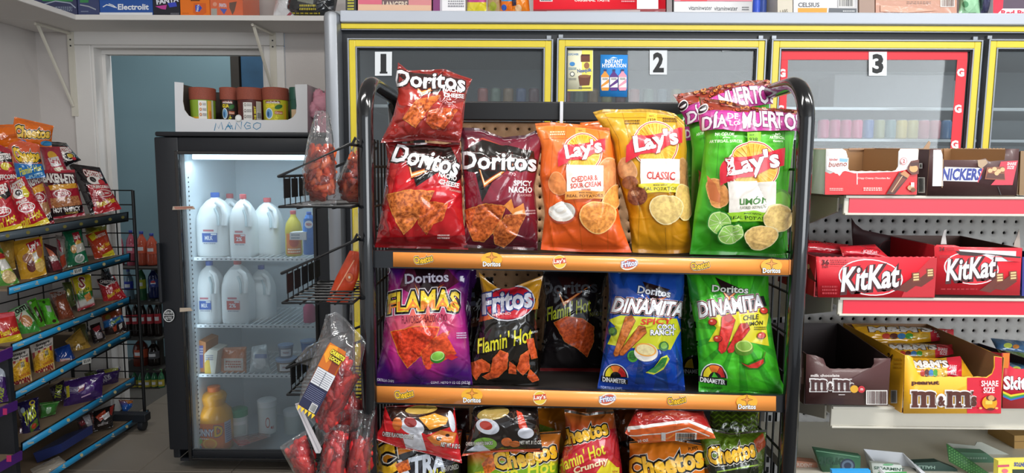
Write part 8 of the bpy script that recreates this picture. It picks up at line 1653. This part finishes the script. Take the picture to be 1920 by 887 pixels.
lbag('royal blue cookie pouch beside the popcorn, fourth shelf', [(102, 655), (130, 645), (148, 684), (104, 702)], '#183c84', [('poly', [(26, 46), (76, 58), (70, 74), (22, 62)], '#b8a8a8'), ('txt', 'Cookies', 48, 60, 46, 10, '#9c2c34', {'b': .06, 'rot': -16})], 630, dx=.05)
lbag('crumpled gold bag in the middle of the fourth shelf', [(122, 640), (150, 615), (174, 655), (142, 674)], '#a8843a', [('poly', [(10, 40), (90, 60), (80, 68), (10, 50)], '#7c6028')], 631, dx=.07)
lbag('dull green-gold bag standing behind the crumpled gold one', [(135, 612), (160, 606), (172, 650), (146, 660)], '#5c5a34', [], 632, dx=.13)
lbag('small black bag with white and red print, fourth shelf', [(164, 612), (187, 604), (198, 634), (176, 646)], '#201a1e', [('poly', [(0, 0), (20, 0), (14, 20), (2, 24)], '#c8c4c4'), ('poly', [(30, 20), (90, 14), (94, 40), (40, 50)], '#8c2c34'), ('poly', [(36, 40), (90, 60), (80, 90), (40, 84)], '#9c9498')], 633, dx=.05)
lbag('orange, blue and black puff bag at the right end of the fourth shelf', [(188, 586), (226, 574), (238, 618), (198, 634)], grad([(0, '#241a1c'), (.36, '#2a1e20'), (.4, '#1c5a9a'), (.62, '#1f68a8'), (.66, '#8c3c1c'), (1, '#7c3c1c')]), [('txt', "Flamin'", 64, 48, 54, 15, '#9cb83c', {'b': .05, 'rot': 16}), ('ell', 30, 26, 14, 9, '#7a6a2c'), ('poly', [(40, 72), (60, 66), (56, 88), (44, 90)], '#a83c24'), ('poly', [(70, 70), (88, 66), (84, 84), (70, 90)], '#c8c4bc')], 634, dx=.06)
# fifth shelf
lbag('dark purple rolled-chip bag standing with yellow lettering, fifth shelf', [(30, 757), (72, 744), (75, 806), (42, 824)], '#1f1a44', [('txt', 'TAKIS', 54, 44, 64, 40, '#b8c42c', {'b': .06, 'rot': 14, 'sh': .1}), ('ell', 70, 12, 14, 8, '#c8b03a'), ('ell', 72, 12, 8, 4, '#2c2460'), ('ell', 24, 24, 10, 8, '#8c98a8'), ('poly', [(46, 76), (90, 60), (96, 84), (50, 96)], '#4c6a24'), ('ell', 70, 80, 14, 8, '#a83c24')], 635, dx=.05)
lbag('green bag end poking out beside the standing dark purple bag', [(74, 756), (112, 752), (104, 776), (76, 784)], '#3a7a34', [('ell', 50, 60, 16, 26, '#8cae8c'), ('line', [(0, 14), (100, 10)], 6, '#7fae6c')], 636, dx=.08)
lbag('dark rolled-chip bag lying flat with yellow-green letters, fifth shelf', [(92, 728), (120, 712), (126, 748), (100, 756)], '#231c2c', [('txt', 'TAKIS', 50, 46, 76, 46, '#7f8a2c', {'b': .06, 'rot': 66})], 637, dx=.08)
lbag('purple rolled-chip bag lying across the middle of the fifth shelf', [(118, 716), (196, 698), (192, 744), (118, 768)], '#38205c', [('txt', 'TAKIS', 24, 40, 24, 44, '#8c8498', {'b': .06, 'rot': 70}), ('ell', 60, 44, 22, 24, '#4c2a74'), ('poly', [(36, 34), (54, 28), (52, 50), (38, 54)], '#7c2434'), ('poly', [(6, 20), (14, 18), (16, 60), (8, 62)], '#b8ac2c'), ('line', [(46, 76), (70, 72)], 5, '#c8a4c4')], 638, dx=.05)
lbag('purple bag with grey letters at the back right of the fifth shelf', [(180, 694), (226, 688), (222, 716), (186, 728)], '#2f1f4c', [('txt', 'TAKIS', 34, 60, 56, 34, '#8a8694', {'b': .06, 'rot': 20}), ('poly', [(30, 4), (90, 0), (94, 20), (36, 26)], '#7c7a2c')], 639, dx=.08)
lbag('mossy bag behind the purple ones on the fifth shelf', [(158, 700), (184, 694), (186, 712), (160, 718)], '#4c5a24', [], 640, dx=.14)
# bottom shelf
lbag('black snack bag with red flames lying on the bottom shelf', [(168, 775), (216, 757), (212, 800), (172, 810)], '#1a1618', [('poly', [(20, 30), (60, 10), (70, 40), (40, 60)], '#a8381c'), ('poly', [(46, 36), (76, 24), (84, 50), (60, 60)], '#b8b4b4'), ('txt', 'CHEETOS', 52, 76, 48, 10, '#b8b0b0', {'b': .06}), ('poly', [(80, 8), (96, 2), (92, 50), (82, 40)], '#8c2c24')], 641, dx=.06)
lbag('grey and red snack bag beside the black one, bottom shelf', [(140, 784), (174, 772), (178, 806), (150, 808)], '#46363a', [('poly', [(40, 10), (80, 4), (90, 70), (60, 90)], '#a8a4a8'), ('poly', [(8, 40), (40, 30), (50, 56), (20, 70)], '#7c2c34')], 642, dx=.07)
lbag('blue and orange packet at the far right of the bottom shelf', [(222, 750), (250, 750), (248, 762), (232, 778)], grad([(0, '#1c5ab0'), (.5, '#2060b8'), (1, '#8a4a1c')]), [('poly', [(40, 0), (100, 10), (100, 50), (60, 40)], '#a8642c')], 643, dx=.08, D=.015)
e = pbox('snack_carton', 'blue cardboard snack box lying at the front of the bottom shelf', 'carton', [(62, 850), (115, 832), (116, 848), (70, 868)], 2.62, .2, '#1f2c62', None)
bag('brown_packet', 'clear and brown packet at the near end of the bottom shelf', 'packet', Outline([(56, 880), (110, 855)], [(70, 900), (124, 866)]), 2.45, 2.5, .012, '#8c8478', None, nu=16, nv=10, seed=644)
# bags on the purple display
lbag('purple snack bag with silver tag at the left edge, purple display', [(-30, 682), (12, 684), (16, 752), (-26, 762)], '#3c1c60', [('poly', [(60, 4), (92, 6), (96, 34), (64, 30)], '#b4bcc8'), ('txt', 'TAKIS', 70, 80, 40, 20, '#8c9a2c', {'b': .06, 'rot': 70})], 645, dx=0, yaw=.4)
lbag('dark tag hanging on the purple display edge near the bottom', [(36, 802), (42, 800), (42, 812), (36, 814)], '#3a2030', [('ell', 50, 50, 30, 30, '#c8c4c4')], 646, name='display_tag', dx=-.06, D=.004, cat='tag')
